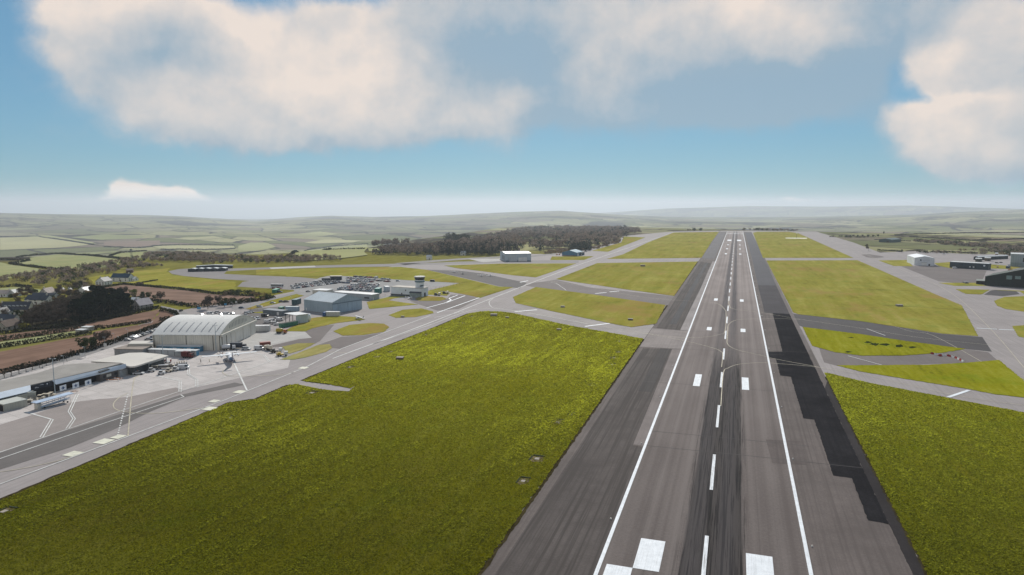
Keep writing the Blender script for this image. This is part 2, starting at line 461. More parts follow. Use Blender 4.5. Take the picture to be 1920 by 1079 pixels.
def T(px, py, dz=0.0):
    """first point of the country seen at a spot of the photo"""
    d = np.array(ray(px, py)); rs = np.geomspace(400, 20000, 1500)
    h = math.hypot(d[0], d[1]); P = np.stack([CAMX + d[0] / h * rs, d[1] / h * rs, CAMZ + d[2] / h * rs], 1)
    g = P[:, 2] - terrain_z(P[:, 0], P[:, 1]); k = np.argmax(g < 0)
    if g[k] >= 0: k = len(rs) - 1
    return (P[k, 0], P[k, 1], float(terrain_z(P[k:k + 1, 0], P[k:k + 1, 1])[0]) + dz)
# ------------------------------------------------------------------ paved ground and grass
def asphalt(name, col, streak=0.12, dirv=None, blot=0.18, rough=0.80, spec=.03, joints=0, jrot=0.0):
    m, t, b = new_mat(name); o = t.obj()
    fine = t.noise(o, 1.6, 6, 0.7)
    big = t.noise(o, 0.035, 4)
    mid = t.noise(t.scaled(o, (0.7, 0.7, 1)), 0.25, 5, .6)
    f = t.math('ADD', t.math('MULTIPLY', fine, 0.35), t.math('ADD', t.math('MULTIPLY', big, 0.4), t.math('MULTIPLY', mid, .25)))
    lo = tuple(c * (1 - blot) for c in col); hi = tuple(c * (1 + blot) for c in col)
    c = t.mix(t.ramp(f, 0.36, 0.64), lo, hi)
    st = t.noise(t.scaled(o, (0.9, 0.012, 1), dirv or 0.0), 1.0, 5, 0.6)
    c = t.mix(t.math('MULTIPLY', t.ramp(st, 0.4, 0.7), streak * 3), c, tuple(x * 0.7 for x in col))
    if joints:
        x, y, z = t.sep(t.scaled(o, (1, 1, 1), jrot)); js = None
        for v in (x, y):
            d = t.math('ABSOLUTE', t.math('SUBTRACT', t.math('FRACT', t.math('MULTIPLY', v, 1 / joints)), .5)); k = t.ramp(d, .5 - .16 / joints, .5 - .06 / joints)
            js = k if js is None else t.math('MAXIMUM', js, k)
        c = t.mix(t.math('MULTIPLY', js, .35), c, (.08, .075, .07))
        slab = t.n.new('ShaderNodeTexWhiteNoise'); sn = t.vmath('FLOOR', t.vmath('MULTIPLY', t.scaled(o, (1, 1, 1), jrot), (1 / joints, 1 / joints, 0))); t.l.new(sn, slab.inputs['Vector'])
        c = t.mix(t.math('MULTIPLY', slab.outputs['Value'], .16), c, tuple(k * .6 for k in col))
        oil = t.noise(o, .16, 6, .7); c = t.mix(t.math('MULTIPLY', t.ramp(oil, .56, .72), .5), c, tuple(k * .45 for k in col))
    t.l.new(c, b.inputs['Base Color']); b.inputs['Roughness'].default_value = rough
    b.inputs['Specular IOR Level'].default_value = spec
    return m


A_TAXI = asphalt('pale_taxiway_concrete', (.295, .268, .260), .16, 0.0, .10)
A_APRON = asphalt('apron_concrete', (.47, .435, .415), .05, 0.3, .14, joints=7.0, jrot=.28)
A_PINK = asphalt('apron_asphalt_brown', (.265, .235, .221), .08, 0.0, .12)
A_STRIP = asphalt('apron_dark_band', (.150, .138, .132), .16, 0.0, .12)
A_DARK = asphalt('dark_taxiway_asphalt', (.070, .064, .065), .12, 1.35, .14, spec=.06)
A_MID = asphalt('worn_taxiway_asphalt', (.165, .145, .138), .10, 1.35, .12)
A_JET = asphalt('new_black_asphalt', (.025, .024, .026), .18, 0.0, .34, spec=.0)
A_KERB = asphalt('shoulder_edge_asphalt', (.034, .030, .031), .12, 0.0, .25, spec=.02)
A_SHL = asphalt('left_shoulder_asphalt', (.092, .080, .075), .5, 0.0, .24, spec=.02)
A_SHR = asphalt('grey_shoulder_asphalt', (.125, .106, .099), .26, 0.0, .2, spec=.03)
A_ROAD = asphalt('road_asphalt', (.24, .23, .225), .05, 0.3, .10)
A_PARK = asphalt('car_park_asphalt', (.26, .255, .25), .05, 0.3, .12)
A_TRACK = asphalt('perimeter_track', (.22, .205, .20), .05, 0.3, .10)
A_CONC = asphalt('bright_concrete', (.42, .405, .385), .03, 0.3, .10, joints=6.0, jrot=.28)


def runway_mat():
    m, t, b = new_mat('runway_surface'); o = t.obj(); x, y, z = t.sep(o)
    lane = t.noise(t.scaled(o, (0.33, 0.0012, 1)), 1.0, 2, .5)
    fine = t.noise(o, 1.3, 6, .7); big = t.noise(t.scaled(o, (.05, .02, 1)), 1.0, 4)
    f = t.math('ADD', t.math('MULTIPLY', lane, .5), t.math('ADD', t.math('MULTIPLY', fine, .25), t.math('MULTIPLY', big, .25)))
    c = t.mix(t.ramp(f, .36, .64), (.112, .094, .088), (.178, .154, .144))
    lines = t.noise(t.scaled(o, (2.2, .004, 1)), 1.0, 3, .6)
    c = t.mix(t.math('MULTIPLY', t.ramp(lines, .5, .75), .35), c, (.085, .074, .070))
    far_sheen = t.ramp(y, 170, 760, .92, 1.65, False)                    # far end brightened in the colour, standing in for grazing sheen and haze
    kc = t.n.new('ShaderNodeCombineColor'); [t.l.new(far_sheen, kc.inputs[i]) for i in range(3)]
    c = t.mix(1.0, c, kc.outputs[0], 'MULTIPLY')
    # tyre rubber: a broad dark band about the centre line, made of long skid streaks
    near = t.ramp(y, 320, 440, 1.0, 0.0)
    edge = t.math('MULTIPLY', t.math('SUBTRACT', t.noise(t.scaled(o, (.2, .02, 1)), 1.0, 4), .5), 1.6)
    bandw = t.math('ABSOLUTE', t.math('ADD', t.math('SUBTRACT', x, 1.6), edge))
    band = t.math('MULTIPLY', t.ramp(bandw, 6.2, 7.2, 1, 0), near)
    c = t.mix(t.math('MULTIPLY', band, .82), c, (.046, .041, .040))
    s1 = t.noise(t.scaled(o, (2.4, .030, 1)), 1.0, 6, .72)
    s2 = t.noise(t.scaled(o, (1.2, .013, 1), 0, (5, 3, 0)), 1.0, 5, .7)
    sk = t.math('MAXIMUM', t.ramp(s1, .50, .62), t.math('MULTIPLY', t.ramp(s2, .50, .62), .9))
    c = t.mix(t.math('MULTIPLY', t.math('MULTIPLY', t.ramp(bandw, 6.4, 9.0, 1, 0), near), t.math('MULTIPLY', sk, .95)), c, (.010, .0095, .010))
    # a pair of darker wheel tracks further on
    far = t.math('MULTIPLY', t.ramp(y, 360, 560, .35, .95), t.ramp(t.math('ABSOLUTE', t.math('SUBTRACT', t.math('ABSOLUTE', t.math('SUBTRACT', x, .8)), 3.6)), .8, 3.4, 1, 0))
    c = t.mix(t.math('MULTIPLY', far, t.ramp(s2, .3, .6, .55, 1.0)), c, (.070, .064, .068))
    t.l.new(c, b.inputs['Base Color']); b.inputs['Roughness'].default_value = .85; b.inputs['Specular IOR Level'].default_value = .03
    return m


def grass_mat(name, rot, dark=(.040, .036, .002), mid=(.092, .082, .003), light=(.165, .150, .012), dry=(.19, .135, .022), dryness=.35, sc=1.0, near_shade=None):
    m, t, b = new_mat(name); o = t.obj()
    st = t.noise(t.scaled(o, (.34 * sc, .035 * sc, 1), rot), 1.0, 7, .70)      # mower streaks
    cl = t.noise(o, .62 * sc, 7, .74)                                          # tussocks
    pt = t.noise(o, .016, 4, .6)                                               # big patches
    cl2 = t.noise(o, .40, 6, .75)
    f = t.math('ADD', t.math('MULTIPLY', st, .45), t.math('ADD', t.math('MULTIPLY', cl, .30), t.math('MULTIPLY', pt, .30)))
    f = t.math('ADD', f, t.math('MULTIPLY', cl2, .22))
    c = t.mix(t.ramp(f, .46, .62), dark, mid); c = t.mix(t.ramp(f, .60, .78), c, light)
    p2 = t.noise(t.scaled(o, (.02, .012, 1), rot, (40, 11, 0)), 1.0, 5, .65)
    c = t.mix(t.math('MULTIPLY', t.ramp(t.math('ADD', p2, t.math('MULTIPLY', t.math('SUBTRACT', st, .5), .5)), .50, .72), dryness), c, dry)
    g2 = t.noise(o, .05, 5, .65); c = t.mix(t.math('MULTIPLY', t.ramp(g2, .5, .7), .45), c, (mid[0] * .62, mid[1] * .95, mid[2]))
    if near_shade:                                                                   # near end dimmed in the colour, standing in for shade among backlit blades
        y = t.sep(o)[1]; k = t.ramp(y, near_shade[0], near_shade[1], near_shade[2], 1.0, False)
        kc = t.n.new('ShaderNodeCombineColor'); [t.l.new(k, kc.inputs[i]) for i in range(3)]
        c = t.mix(1.0, c, kc.outputs[0], 'MULTIPLY')
    t.l.new(c, b.inputs['Base Color'])
    fine = t.noise(o, 2.2, 4, .75)
    h = t.math('ADD', t.math('MULTIPLY', cl, .6), t.math('ADD', t.math('MULTIPLY', fine, .25), t.math('MULTIPLY', st, .5)))
    t.l.new(t.bump(h, 1.0, .6), b.inputs['Normal'])
    b.inputs['Roughness'].default_value = 1.0; b.inputs['Specular IOR Level'].default_value = 0.0
    return m


GR_BIG = grass_mat('mown_grass', 0.06, mid=(.24, .228, .008), dark=(.11, .115, .006), light=(.32, .315, .04), dryness=.45, near_shade=(140, 320, .42))
GR_RIGHT = grass_mat('mown_grass_right', -0.12, mid=(.22, .215, .008), dark=(.10, .107, .006), light=(.30, .30, .04), dryness=.4, near_shade=(140, 320, .40))
GR_FAR = grass_mat('airfield_grass', 0.05, dark=(.125, .115, .016), mid=(.235, .215, .035), light=(.33, .305, .075), dry=(.28, .185, .06), dryness=.75, sc=.30)
GR_DRY = grass_mat('dry_grass', 0.05, dark=(.20, .18, .05), mid=(.28, .25, .085), light=(.36, .32, .13), dry=(.38, .30, .14), dryness=.5, sc=.7)
SOIL = M('ploughed_soil', (.185, .118, .088), 1.0, .22, .5, 0, 0, aniso=(.35, .02, 1))
SOIL2 = M('ploughed_soil_far', (.205, .138, .106), 1.0, .2, .3, 0, 0, aniso=(.02, .3, 1))
PALE = grass_mat('pale_meadow', 0.05, dark=(.20, .21, .09), mid=(.27, .275, .13), light=(.34, .34, .18), dry=(.35, .31, .17), dryness=.5, sc=.4)
PAINT = M('white_paint', (.66,.70,.73), .6, .10, .8, 0, .2)
PAINT_OLD = M('worn_white_paint', (.56, .56, .54), .7, .2, .5, 0, .2)
CREAM = M('cream_paint', (.42, .38, .29), .7, .2, .4, 0, .2)
YELLOW = M('pale_yellow_paint', (.56, .55, .45), .7, .15, .5, 0, .2)
EARTH = M('bare_earth', (.17, .13, .085), 1.0, .25, .6, 0, 0)

# one sheet of paving under the whole airfield
PAVE = [(-700, 1700), (-700, 900), (-120, 728), (0, 700), (60, 688), (120, 668), (165, 654), (235, 617), (300, 598), (345, 581), (400, 572), (480, 561),
        (560, 545), (590, 531), (600, 521), (640, 513), (700, 506), (740, 499), (800, 494), (935, 490), (950, 476), (1035, 477), (1100, 465), (1160, 453),
        (1168, 443), (1262, 434.5), (1350, 433), (1420, 433), (1497, 434.5), (1530, 434.5), (1600, 455), (1650, 474), (1720, 471), (1800, 476), (2000, 479), (2300, 500), (2600, 900), (2000, 1700)]
PW = GL(PAVE)
flat_poly('pavement', PW, 0.03, A_TAXI)

# other paving laid on it
def pave(name, px, mat, z): return flat_poly(name, GL(px), z, mat)
pave('apron', [(-250, 900), (-250, 800), (0, 700), (165, 655), (290, 640), (420, 640), (520, 655), (545, 672), (540, 690), (330, 735), (0, 849)], A_APRON, 0.05)
pave('apron_pavement', [(-250, 935), (-200, 850), (0, 797), (62, 778), (100, 765), (135, 755), (185, 749), (240, 745), (330, 727), (345, 733), (330, 741), (0, 850)], A_PINK, 0.07)
pave('apron_road', [(-150, 910), (0, 850), (118, 810), (225, 777), (340, 741), (440, 718), (460, 722), (350, 744), (283, 772), (212, 807), (130, 840), (0, 881), (-120, 920)], A_STRIP, 0.09)
pave('taxiway', [(985, 536), (1000, 531), (1042, 525), (1110, 540), (1264, 556), (1285, 560), (1262, 578), (1248, 573), (1110, 553.5), (1005, 539.5)], A_MID, 0.05)
pave('taxiway', [(800, 506), (860, 508), (905, 513), (988, 531), (975, 541), (935, 537), (880, 524)], A_DARK, 0.05)
pave('taxiway', [(1470, 585), (1497, 590), (1615, 603), (1765, 626.5), (1842, 632.5), (1860, 660), (1810, 655), (1690, 639), (1615, 627.5), (1505, 613.5), (1470, 600)], A_DARK, 0.05)
pave('taxiway', [(1535, 651), (1565, 661), (1615, 667.5), (1765, 663), (1812, 655.5), (1853, 661), (1870, 676), (1815, 681), (1653, 686), (1569, 686.5), (1545, 680)], A_MID, 0.05)
pave('taxiway', [(960, 584), (1060, 610), (1206, 636), (1222, 616), (1185, 614.5), (1160, 610.5), (1035, 584.5), (967, 569)], asphalt('pale_link_asphalt', (.29,.265,.252), .06, 1.35), 0.05)
pave('taxiway', [(1100, 489.5), (1330, 488), (1325, 481), (1138, 486)], A_TAXI, 0.05)
pave('apron_pavement', [(1690, 500), (1760, 499), (1850, 508), (1840, 530), (1800, 532), (1760, 528), (1715, 510)], A_MID, 0.05)
pave('apron_pavement', [(1615, 478), (1630, 477), (1655, 481), (1658, 483), (1640, 484.5), (1625, 483)], A_MID, 0.05)
pave('apron_pavement', [(1858, 545), (1870, 544), (1905, 546), (1912, 552), (1880, 556), (1845, 553)], A_DARK, 0.05)
pave('apron_pavement', [(430, 660), (470, 627), (520, 622), (572, 622.5), (584, 634), (560, 636), (500, 650), (480, 652)], A_CONC, 0.07)
pave('apron_pavement', [(500, 651), (560, 637), (585, 634), (572, 623), (580, 618), (600, 612), (627, 609), (600, 640), (592, 644), (557, 644), (529, 651)], A_MID, 0.06)
pave('apron_pavement', [(597, 647), (640, 632), (680, 630), (720, 624), (640, 655), (624, 653)], A_MID, 0.06)
pave('car_park_ground', [(440, 596), (470, 580), (560, 572), (560, 584), (535, 600), (505, 611), (470, 608)], A_STRIP, 0.06)
pave('car_park_ground', [(548, 541), (600, 521), (640, 517.5), (735, 524), (860, 531), (800, 540), (745, 546), (700, 551), (560, 556)], A_PARK, 0.06)
pave('apron_pavement', [(770, 566), (790, 562), (838, 561), (845, 553), (871, 553), (899, 560), (860, 580), (820, 583), (800, 576)], A_MID, 0.06)
pave('apron_pavement', [(695, 562), (742, 551), (800, 556), (770, 559), (700, 566)], A_PARK, 0.06)

# runway: worn centre, two very different shoulders
EDGE = 46.6; Y0, Y1 = -300.0, 2250.0
flat_poly('runway_shoulder', [(-EDGE, Y0), (-22.5, Y0), (-22.5, Y1), (-EDGE, Y1)], 0.07, A_SHR)
flat_poly('runway_shoulder', [(22.5, Y0), (EDGE, Y0), (EDGE, Y1), (22.5, Y1)], 0.07, A_SHR)
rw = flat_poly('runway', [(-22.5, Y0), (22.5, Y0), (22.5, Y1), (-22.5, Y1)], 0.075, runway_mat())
flat_poly('runway_shoulder', [(-43.7, Y0), (-22.6, Y0), (-22.6, 229), (-26.6, 230), (-26.8, 262), (-28, 396), (-43.6, 393)], 0.095, A_SHL)
flat_poly('runway_shoulder', [(-43.7, 462), (-28.5, 458), (-27, 700), (-27.5, 1005), (-43, 1030)], 0.095, A_SHL)
flat_poly('runway_shoulder', [(-45, 1090), (-26, 1090), (-26, 2150), (-45, 2150)], 0.095, asphalt('left_shoulder_far', (.10, .093, .098), .12, spec=.06))
flat_poly('runway_shoulder', [(-34.2, 300), (-28.4, 300), (-28.6, 396), (-34.4, 396)], 0.105, asphalt('left_shoulder_dark', (.055, .049, .048), .3, spec=.04))
flat_poly('runway_shoulder', [(-37.0, 480), (-32.4, 480), (-32.0, 1000), (-36.0, 1000)], 0.105, asphalt('left_shoulder_dark_far', (.050, .048, .052), .2, spec=.05))
flat_poly('runway_shoulder', [(-46.2, 397), (-22.7, 397.5), (-22.7, 457), (-46.2, 460)], 0.092, asphalt('pale_junction', (.235, .207, .196), .12))
flat_poly('runway_shoulder', [(-26.5, 231), (-22.7, 230.4), (-22.7, 396.5), (-27.8, 396)], 0.092, asphalt('pale_shoulder_strip', (.185, .160, .152), .14))
flat_poly('runway_shoulder', [(-28.2, 459), (-22.7, 458), (-22.7, 1040), (-26.9, 1040)], 0.092, asphalt('pale_shoulder_strip_far', (.26, .235, .228), .12))
JET = [(43.9, 150), (43.9, 191), (39.2, 191.5), (39.5, 221), (34.5, 221.5), (34.8, 279.3), (31.0, 279.8), (31.1, 347.6), (26.5, 348.9), (26.4, 386.3), (23.2, 388), (23.2, 405), (30.8, 407.4), (32.1, 549.5), (26.3, 553.0), (26.7, 744.6), (27.7, 1050), (29.0, 1100), (28.0, 2150), (45, 2150), (45, 700), (44, 288)]
flat_poly('runway_shoulder', JET[:14] + [(32.1, 553), (43.9, 553)], 0.095, A_JET, wobble=.10, seg=1.5)
flat_poly('runway_shoulder', [(26.5, 553.2), (26.7, 745), (43.9, 745), (43.9, 553.2)], 0.095, asphalt('right_shoulder_mid', (.055, .050, .055), .16, 0, .2, spec=.03))
flat_poly('runway_shoulder', [(26.7, 745), (27.7, 1050), (28.0, 2150), (45, 2150), (44.5, 745)], 0.095, asphalt('right_shoulder_far', (.062, .06, .070), .12, spec=.06))
flat_poly('runway_shoulder', [(43.9, 100), (EDGE, 100), (EDGE, 300), (EDGE, 345), (43.9, 330)], 0.105, A_KERB)
flat_poly('runway_shoulder', [(43.9, 410), (EDGE, 420), (EDGE, 900), (44.6, 900)], 0.105, asphalt('edge_margin', (.15, .13, .125), .1))
for px in ([(1436, 825), (1500, 828), (1512, 872), (1448, 869)],):
    flat_poly('runway_patch', GL(px), 0.115, asphalt('patch_asphalt', (.105, .088, .083), .2))

for (ya, xa, xb) in ((231, -22, 44), (247, -22, 30), (318, -43, 22), (398, -46, 31), (409, -22, 43), (457, -46, 26), (560, -22, 22), (553, 22, 46)):
    mb = MB(); strip(mb, [(xa, ya), ((xa + xb) / 2, ya + .4), (xb, ya)], .28, 0.118, M('seam_sealant', (.045, .040, .040), .8, .3)); tag(mb.build('runway_seam'), kind='structure')
# painted marks of the runway
RPAINT, t, b = new_mat('runway_paint'); o = t.obj()
w1 = t.noise(t.scaled(o, (3.2, .10, 1)), 1.0, 6, .7); w2 = t.noise(o, .5, 4, .65)
cc = t.mix(t.ramp(w2, .3, .7), (.60, .63, .66), (.71, .74, .77)); xx = t.math('ABSOLUTE', t.sep(o)[0])
cc = t.mix(t.math('MULTIPLY', t.ramp(w1, .46, .66), t.ramp(xx, 2.0, 9.0, .75, .22)), cc, (.20, .19, .19)); t.l.new(cc, b.inputs['Base Color']); b.inputs['Roughness'].default_value = .7
def mark(name, quads, mat=RPAINT, z=0.13):
    mb = MB()
    for (x0, y0, x1, y1) in quads: mb.quad((x0, y0, z), (x1, y0, z), (x1, y1, z), (x0, y1, z), mat)
    return mb.build(name, rw)
mark('edge_line', [(-23.0, Y0, -22.1, 2235)]); mark('edge_line', [(22.1, Y0, 23.0, 2235)])
q = []
y = 81.0 + 0.2
while y < 2140:
    q.append((-.46, y, .46, y + 29.8)); y += 59.1
mark('centreline', q)
mark('touchdown_mark', [(-9.9, 316.5, -8.9 + 0, 339.5), (10.4, 316.5, 11.2, 339.5)]) if 0 else None
TDZ = [(316.5, 339.5), (463.5, 476), (611, 626)]
for (a, b_) in TDZ: mark('touchdown_mark', [(-12.0, a, -9.0, b_)]); mark('touchdown_mark', [(9.0, a, 12.0, b_)])
for yy in (1195, 1335, 1470): mark('touchdown_mark', [(-13.0, yy, -9.6, yy + 24)]); mark('touchdown_mark', [(9.6, yy, 13.0, yy + 24)])
mark('aiming_mark', [(-15.2, 149.2, -9.4, 164)]); mark('aiming_mark', [(9.0, 143, 14.8, 164)]); mark('aiming_mark', [(-21.0, 134, -15.2, 149.2)])
mark('aiming_mark', [(-15, 1640, -6, 1700)]); mark('aiming_mark', [(6, 1640, 15, 1700)])
mark('threshold_mark', [(-20 + i * 3.6, 2040, -18.2 + i * 3.6, 2070) for i in range(12)])
mark('threshold_mark', [(-22, 2150, 22, 2160), (-46, 2215, 46, 2226)], PAINT_OLD)

# lines painted on taxiways and apron
def lines(name, items, mat, w, z=0.15):
    mb = MB()
    for it in items:
        pts = GL(it); pts = smooth_line(pts, 5) if len(pts) > 3 else pts
        strip(mb, pts, w, z, mat)
    o = mb.build(name); tag(o, kind='structure'); return o
def polyl(name, items, mat, w, z=0.15):
    mb = MB()
    for it in items: strip(mb, GL(it), w, z, mat)
    o = mb.build(name); tag(o, kind='structure'); return o
lines('lead_line_marking', [
    [(960, 583), (1060, 597.5), (1107, 609), (1210, 626), (1285, 640), (1335, 652.6), (1352, 660), (1355, 666), (1353, 689)],
    [(1210, 625.6), (1272, 633), (1323, 632.6), (1350, 627.6), (1359, 622.6), (1361.5, 600), (1361, 585)],
    [(1366, 560), (1368, 575), (1380, 581), (1423, 586), (1498, 599), (1600, 614), (1720, 633), (1860, 648)],
    [(1363, 642.6), (1364.5, 620), (1366.5, 609), (1380, 601), (1410, 598.7), (1460, 598), (1500, 600)],
    [(1363, 643), (1368, 650), (1385, 657.6), (1423, 666), (1460, 675), (1535, 689)],
    [(1351.5, 762), (1356.5, 700), (1365, 691), (1385, 684), (1423, 681), (1460, 682.6), (1530, 689), (1615, 702.6), (1715, 725), (1803, 744), (1920, 761)],
    [(1030, 527), (1110, 540), (1200, 557), (1300, 566), (1345, 570), (1362, 585)],
    [(1620, 592), (1700, 620), (1750, 630), (1860, 690)],
    [(1500, 434), (1560, 452), (1700, 510), (1780, 548), (1850, 610), (1920, 690)],
], CREAM, 0.32)
lines('taxiway_centre_marking', [[(624, 673), (659, 660), (797.6, 609), (940, 553), (1020, 522), (1120, 485), (1262, 436.5)]], PAINT_OLD, 0.75)
lines('taxiway_curve_marking', [[(700, 645), (800, 612), (865, 588), (900, 580), (945, 581), (1000, 589), (1107, 609)], [(925, 560), (917, 567), (923, 577), (945, 580)], [(1010, 527), (1040, 531), (1052, 538), (1062, 545)], [(870, 584), (845, 590), (815, 596)]], PAINT_OLD, 0.4)
polyl('apron_edge_marking', [[(-60, 928), (0, 909), (238, 820), (423.6, 750), (573, 689.5), (640, 654.6), (734.5, 619), (807, 592.4)]], PAINT_OLD, 0.5)
polyl('apron_edge_marking', [[(819.6, 587), (898.4, 559)], [(800, 578), (840, 567), (872, 555)], [(838, 567), (846, 563), (842, 560), (858, 554)]], PAINT, 0.9, 0.16)
polyl('apron_edge_marking', [[(-80, 874), (0, 849), (225, 772), (328, 737.5), (370, 725), (480, 687.6), (527, 671)], [(-80, 888), (0, 861), (200, 793), (345, 745), (339, 741)]], PAINT_OLD, 0.45)
zig = [[(47, 773), (97.6, 787.5), (77.6, 821)], [(145, 740), (130, 772.5), (139, 786), (126, 805)], [(295, 706), (338, 715), (337.5, 736)], [(353, 684), (354, 702.6), (369, 712.6), (369, 727)], [(465, 661), (495, 666), (506, 680)]]
mb = MB()
for zg in zig:
    for dx in (-.55, .55): strip(mb, [(p[0] + dx, p[1] + .1 * dx) for p in GL(zg)], 0.34, 0.15, PAINT_OLD)
tag(mb.build('apron_zigzag_marking'), kind='structure')
lines('stand_marking', [[(268, 701), (256, 707), (251.5, 712.6), (247, 740), (240, 819)], [(240, 737.6), (224, 746), (213, 757.7), (217, 768), (240, 774), (288, 776), (340, 771), (385, 765)], [(-40, 892), (0, 886), (60, 876), (120, 862), (150, 850)], [(430, 690), (418, 696), (421, 702), (440, 706), (520, 704), (555, 698)], [(597, 658), (620, 661), (650, 662)]], CREAM, 0.4)
polyl('stand_marking', [[(439, 682), (463, 732.7)]], PAINT_OLD, .7)
mb = MB()
for k in range(18):
    a, c = k / 18, (k + .5) / 18
    P = lambda s_: (240 + (220 - 240) * s_, 740 + (820 - 740) * s_)
    strip(mb, GL([P(a), P(c)]), .5, .155, PAINT_OLD)
tag(mb.build('apron_dash_marking'), kind='structure')
mb = MB()
for (px, py, s_) in [(137, 852, 4.4), (195, 828.6, 4.8), (222, 820, 3.8), (393, 767, 4.4), (402, 753, 3.6), (449, 735.5, 4.2), (569, 690.6, 4.0)]:
    c = G(px, py); h = s_ / 2; mb.quad((c[0] - h, c[1] - h, .16), (c[0] + h, c[1] - h, .16), (c[0] + h, c[1] + h, .16), (c[0] - h, c[1] + h, .16), YELLOW)
tag(mb.build('apron_square_marking'), kind='structure')
polyl('holding_marking', [[(965, 585), (1007, 581.5)], [(1097, 612.8), (1143, 607)], [(1116, 551), (1137, 549)], [(1143, 548), (1161, 546.3)], [(975, 530), (990, 527)]], PAINT, 1.6, .16)
polyl('holding_marking', [[(1831, 616), (1869, 618)], [(1873, 618.4), (1912, 620)], [(1778, 745.6), (1816.6, 732.6)]], PAINT, 1.5, .16)
polyl('holding_marking', [[(1590, 668), (1655, 685.6)], [(1625, 617), (1660, 630)]], PAINT_OLD, .5, .16)

# perimeter loop, roads and other paving out on the grass
flat_poly('perimeter_road', GL([(1085, 489), (1010, 488.5), (935, 489.5), (860, 491), (800, 493.5), (740, 495), (640, 497), (560, 499.5), (480, 502.5), (430, 504), (360, 503.5), (335, 505), (316, 509), (322, 514), (345, 518), (400, 523), (450, 526), (480, 528), (540, 531), (590, 532), (600, 524), (560, 520), (480, 517), (420, 514), (425, 509), (480, 506), (560, 503.5), (640, 501.5), (740, 500), (800, 497), (860, 495.5), (935, 493.5), (1085, 493.5)]), 0.04, A_TRACK)
flat_poly('perimeter_road', GL([(445, 538), (455, 529), (475, 526), (530, 530), (590, 532), (600, 526), (575, 546), (500, 541)]), 0.045, A_TRACK)
flat_poly('apron_pavement', GL([(505, 502), (590, 498.5), (592, 501), (508, 505)]), 0.05, A_CONC)
flat_poly('apron_pavement', GL([(878, 486), (938, 485), (950, 489), (905, 492)]), 0.05, A_CONC)
flat_poly('perimeter_road', GL([(740, 494), (800, 489), (860, 485), (940, 481), (1000, 479), (1060, 473), (1100, 470), (1095, 472), (1050, 477), (1000, 482), (940, 484), (860, 488), (800, 493), (760, 497)]), 0.04, A_TRACK)
flat_poly('road', GL([(302, 574), (318, 577), (345, 584), (357, 592), (345, 592), (330, 585), (300, 577)]), 0.055, A_ROAD)
flat_poly('road', GL([(-100, 735), (-40, 710), (0, 705), (60, 690), (110, 674), (165, 655), (215, 640), (250, 626), (262, 630), (215, 650), (150, 672), (100, 684), (50, 697), (0, 713)]), 0.08, A_ROAD)
flat_poly('road', GL([(432, 577), (470, 571), (510, 560), (560, 546), (570, 549), (520, 563), (470, 577), (440, 582)]), 0.08, A_ROAD)

# grass: raised slabs whose edge shows as a dark lip
def grass(name, pts, mat, lip=.16, wob=.12, world=False):
    o = flat_poly(name, pts if world else GL(pts), 0.03 + lip, mat, kind=None, skirt=lip, wobble=wob * 1.6, seg=.9)
    return tag(o, None, None, kind='stuff')
BIGP = [(p[0], p[1]) for p in GL([(430, 757), (480, 750), (542, 723), (556, 722), (590, 729), (624, 733.6), (655, 735), (668, 722.6), (658, 729), (615, 721), (572, 716), (567, 714.7), (700, 660), (813, 616), (879.5, 588.5), (906, 584.5), (940, 585), (960, 587.5), (1060, 610), (1150, 626)])]
BIGP = [(-185.2, -200), (-185.2, 130)] + BIGP + [(-EDGE - .6, 421), (-EDGE - .6, -200)]
grass('grass', BIGP, GR_BIG, .22, .13, True)
for pts in ([(962, 557.6), (1005, 539), (1110, 552.7), (1247.8, 572.7), (1230, 607.7), (1185, 614), (1160, 610), (1035, 584), (967.5, 569)],
            [(1042.6, 524), (1120, 494), (1308, 491), (1264, 555.5), (1180, 544)],):
    grass('grass', pts, GR_FAR, .2, .13)
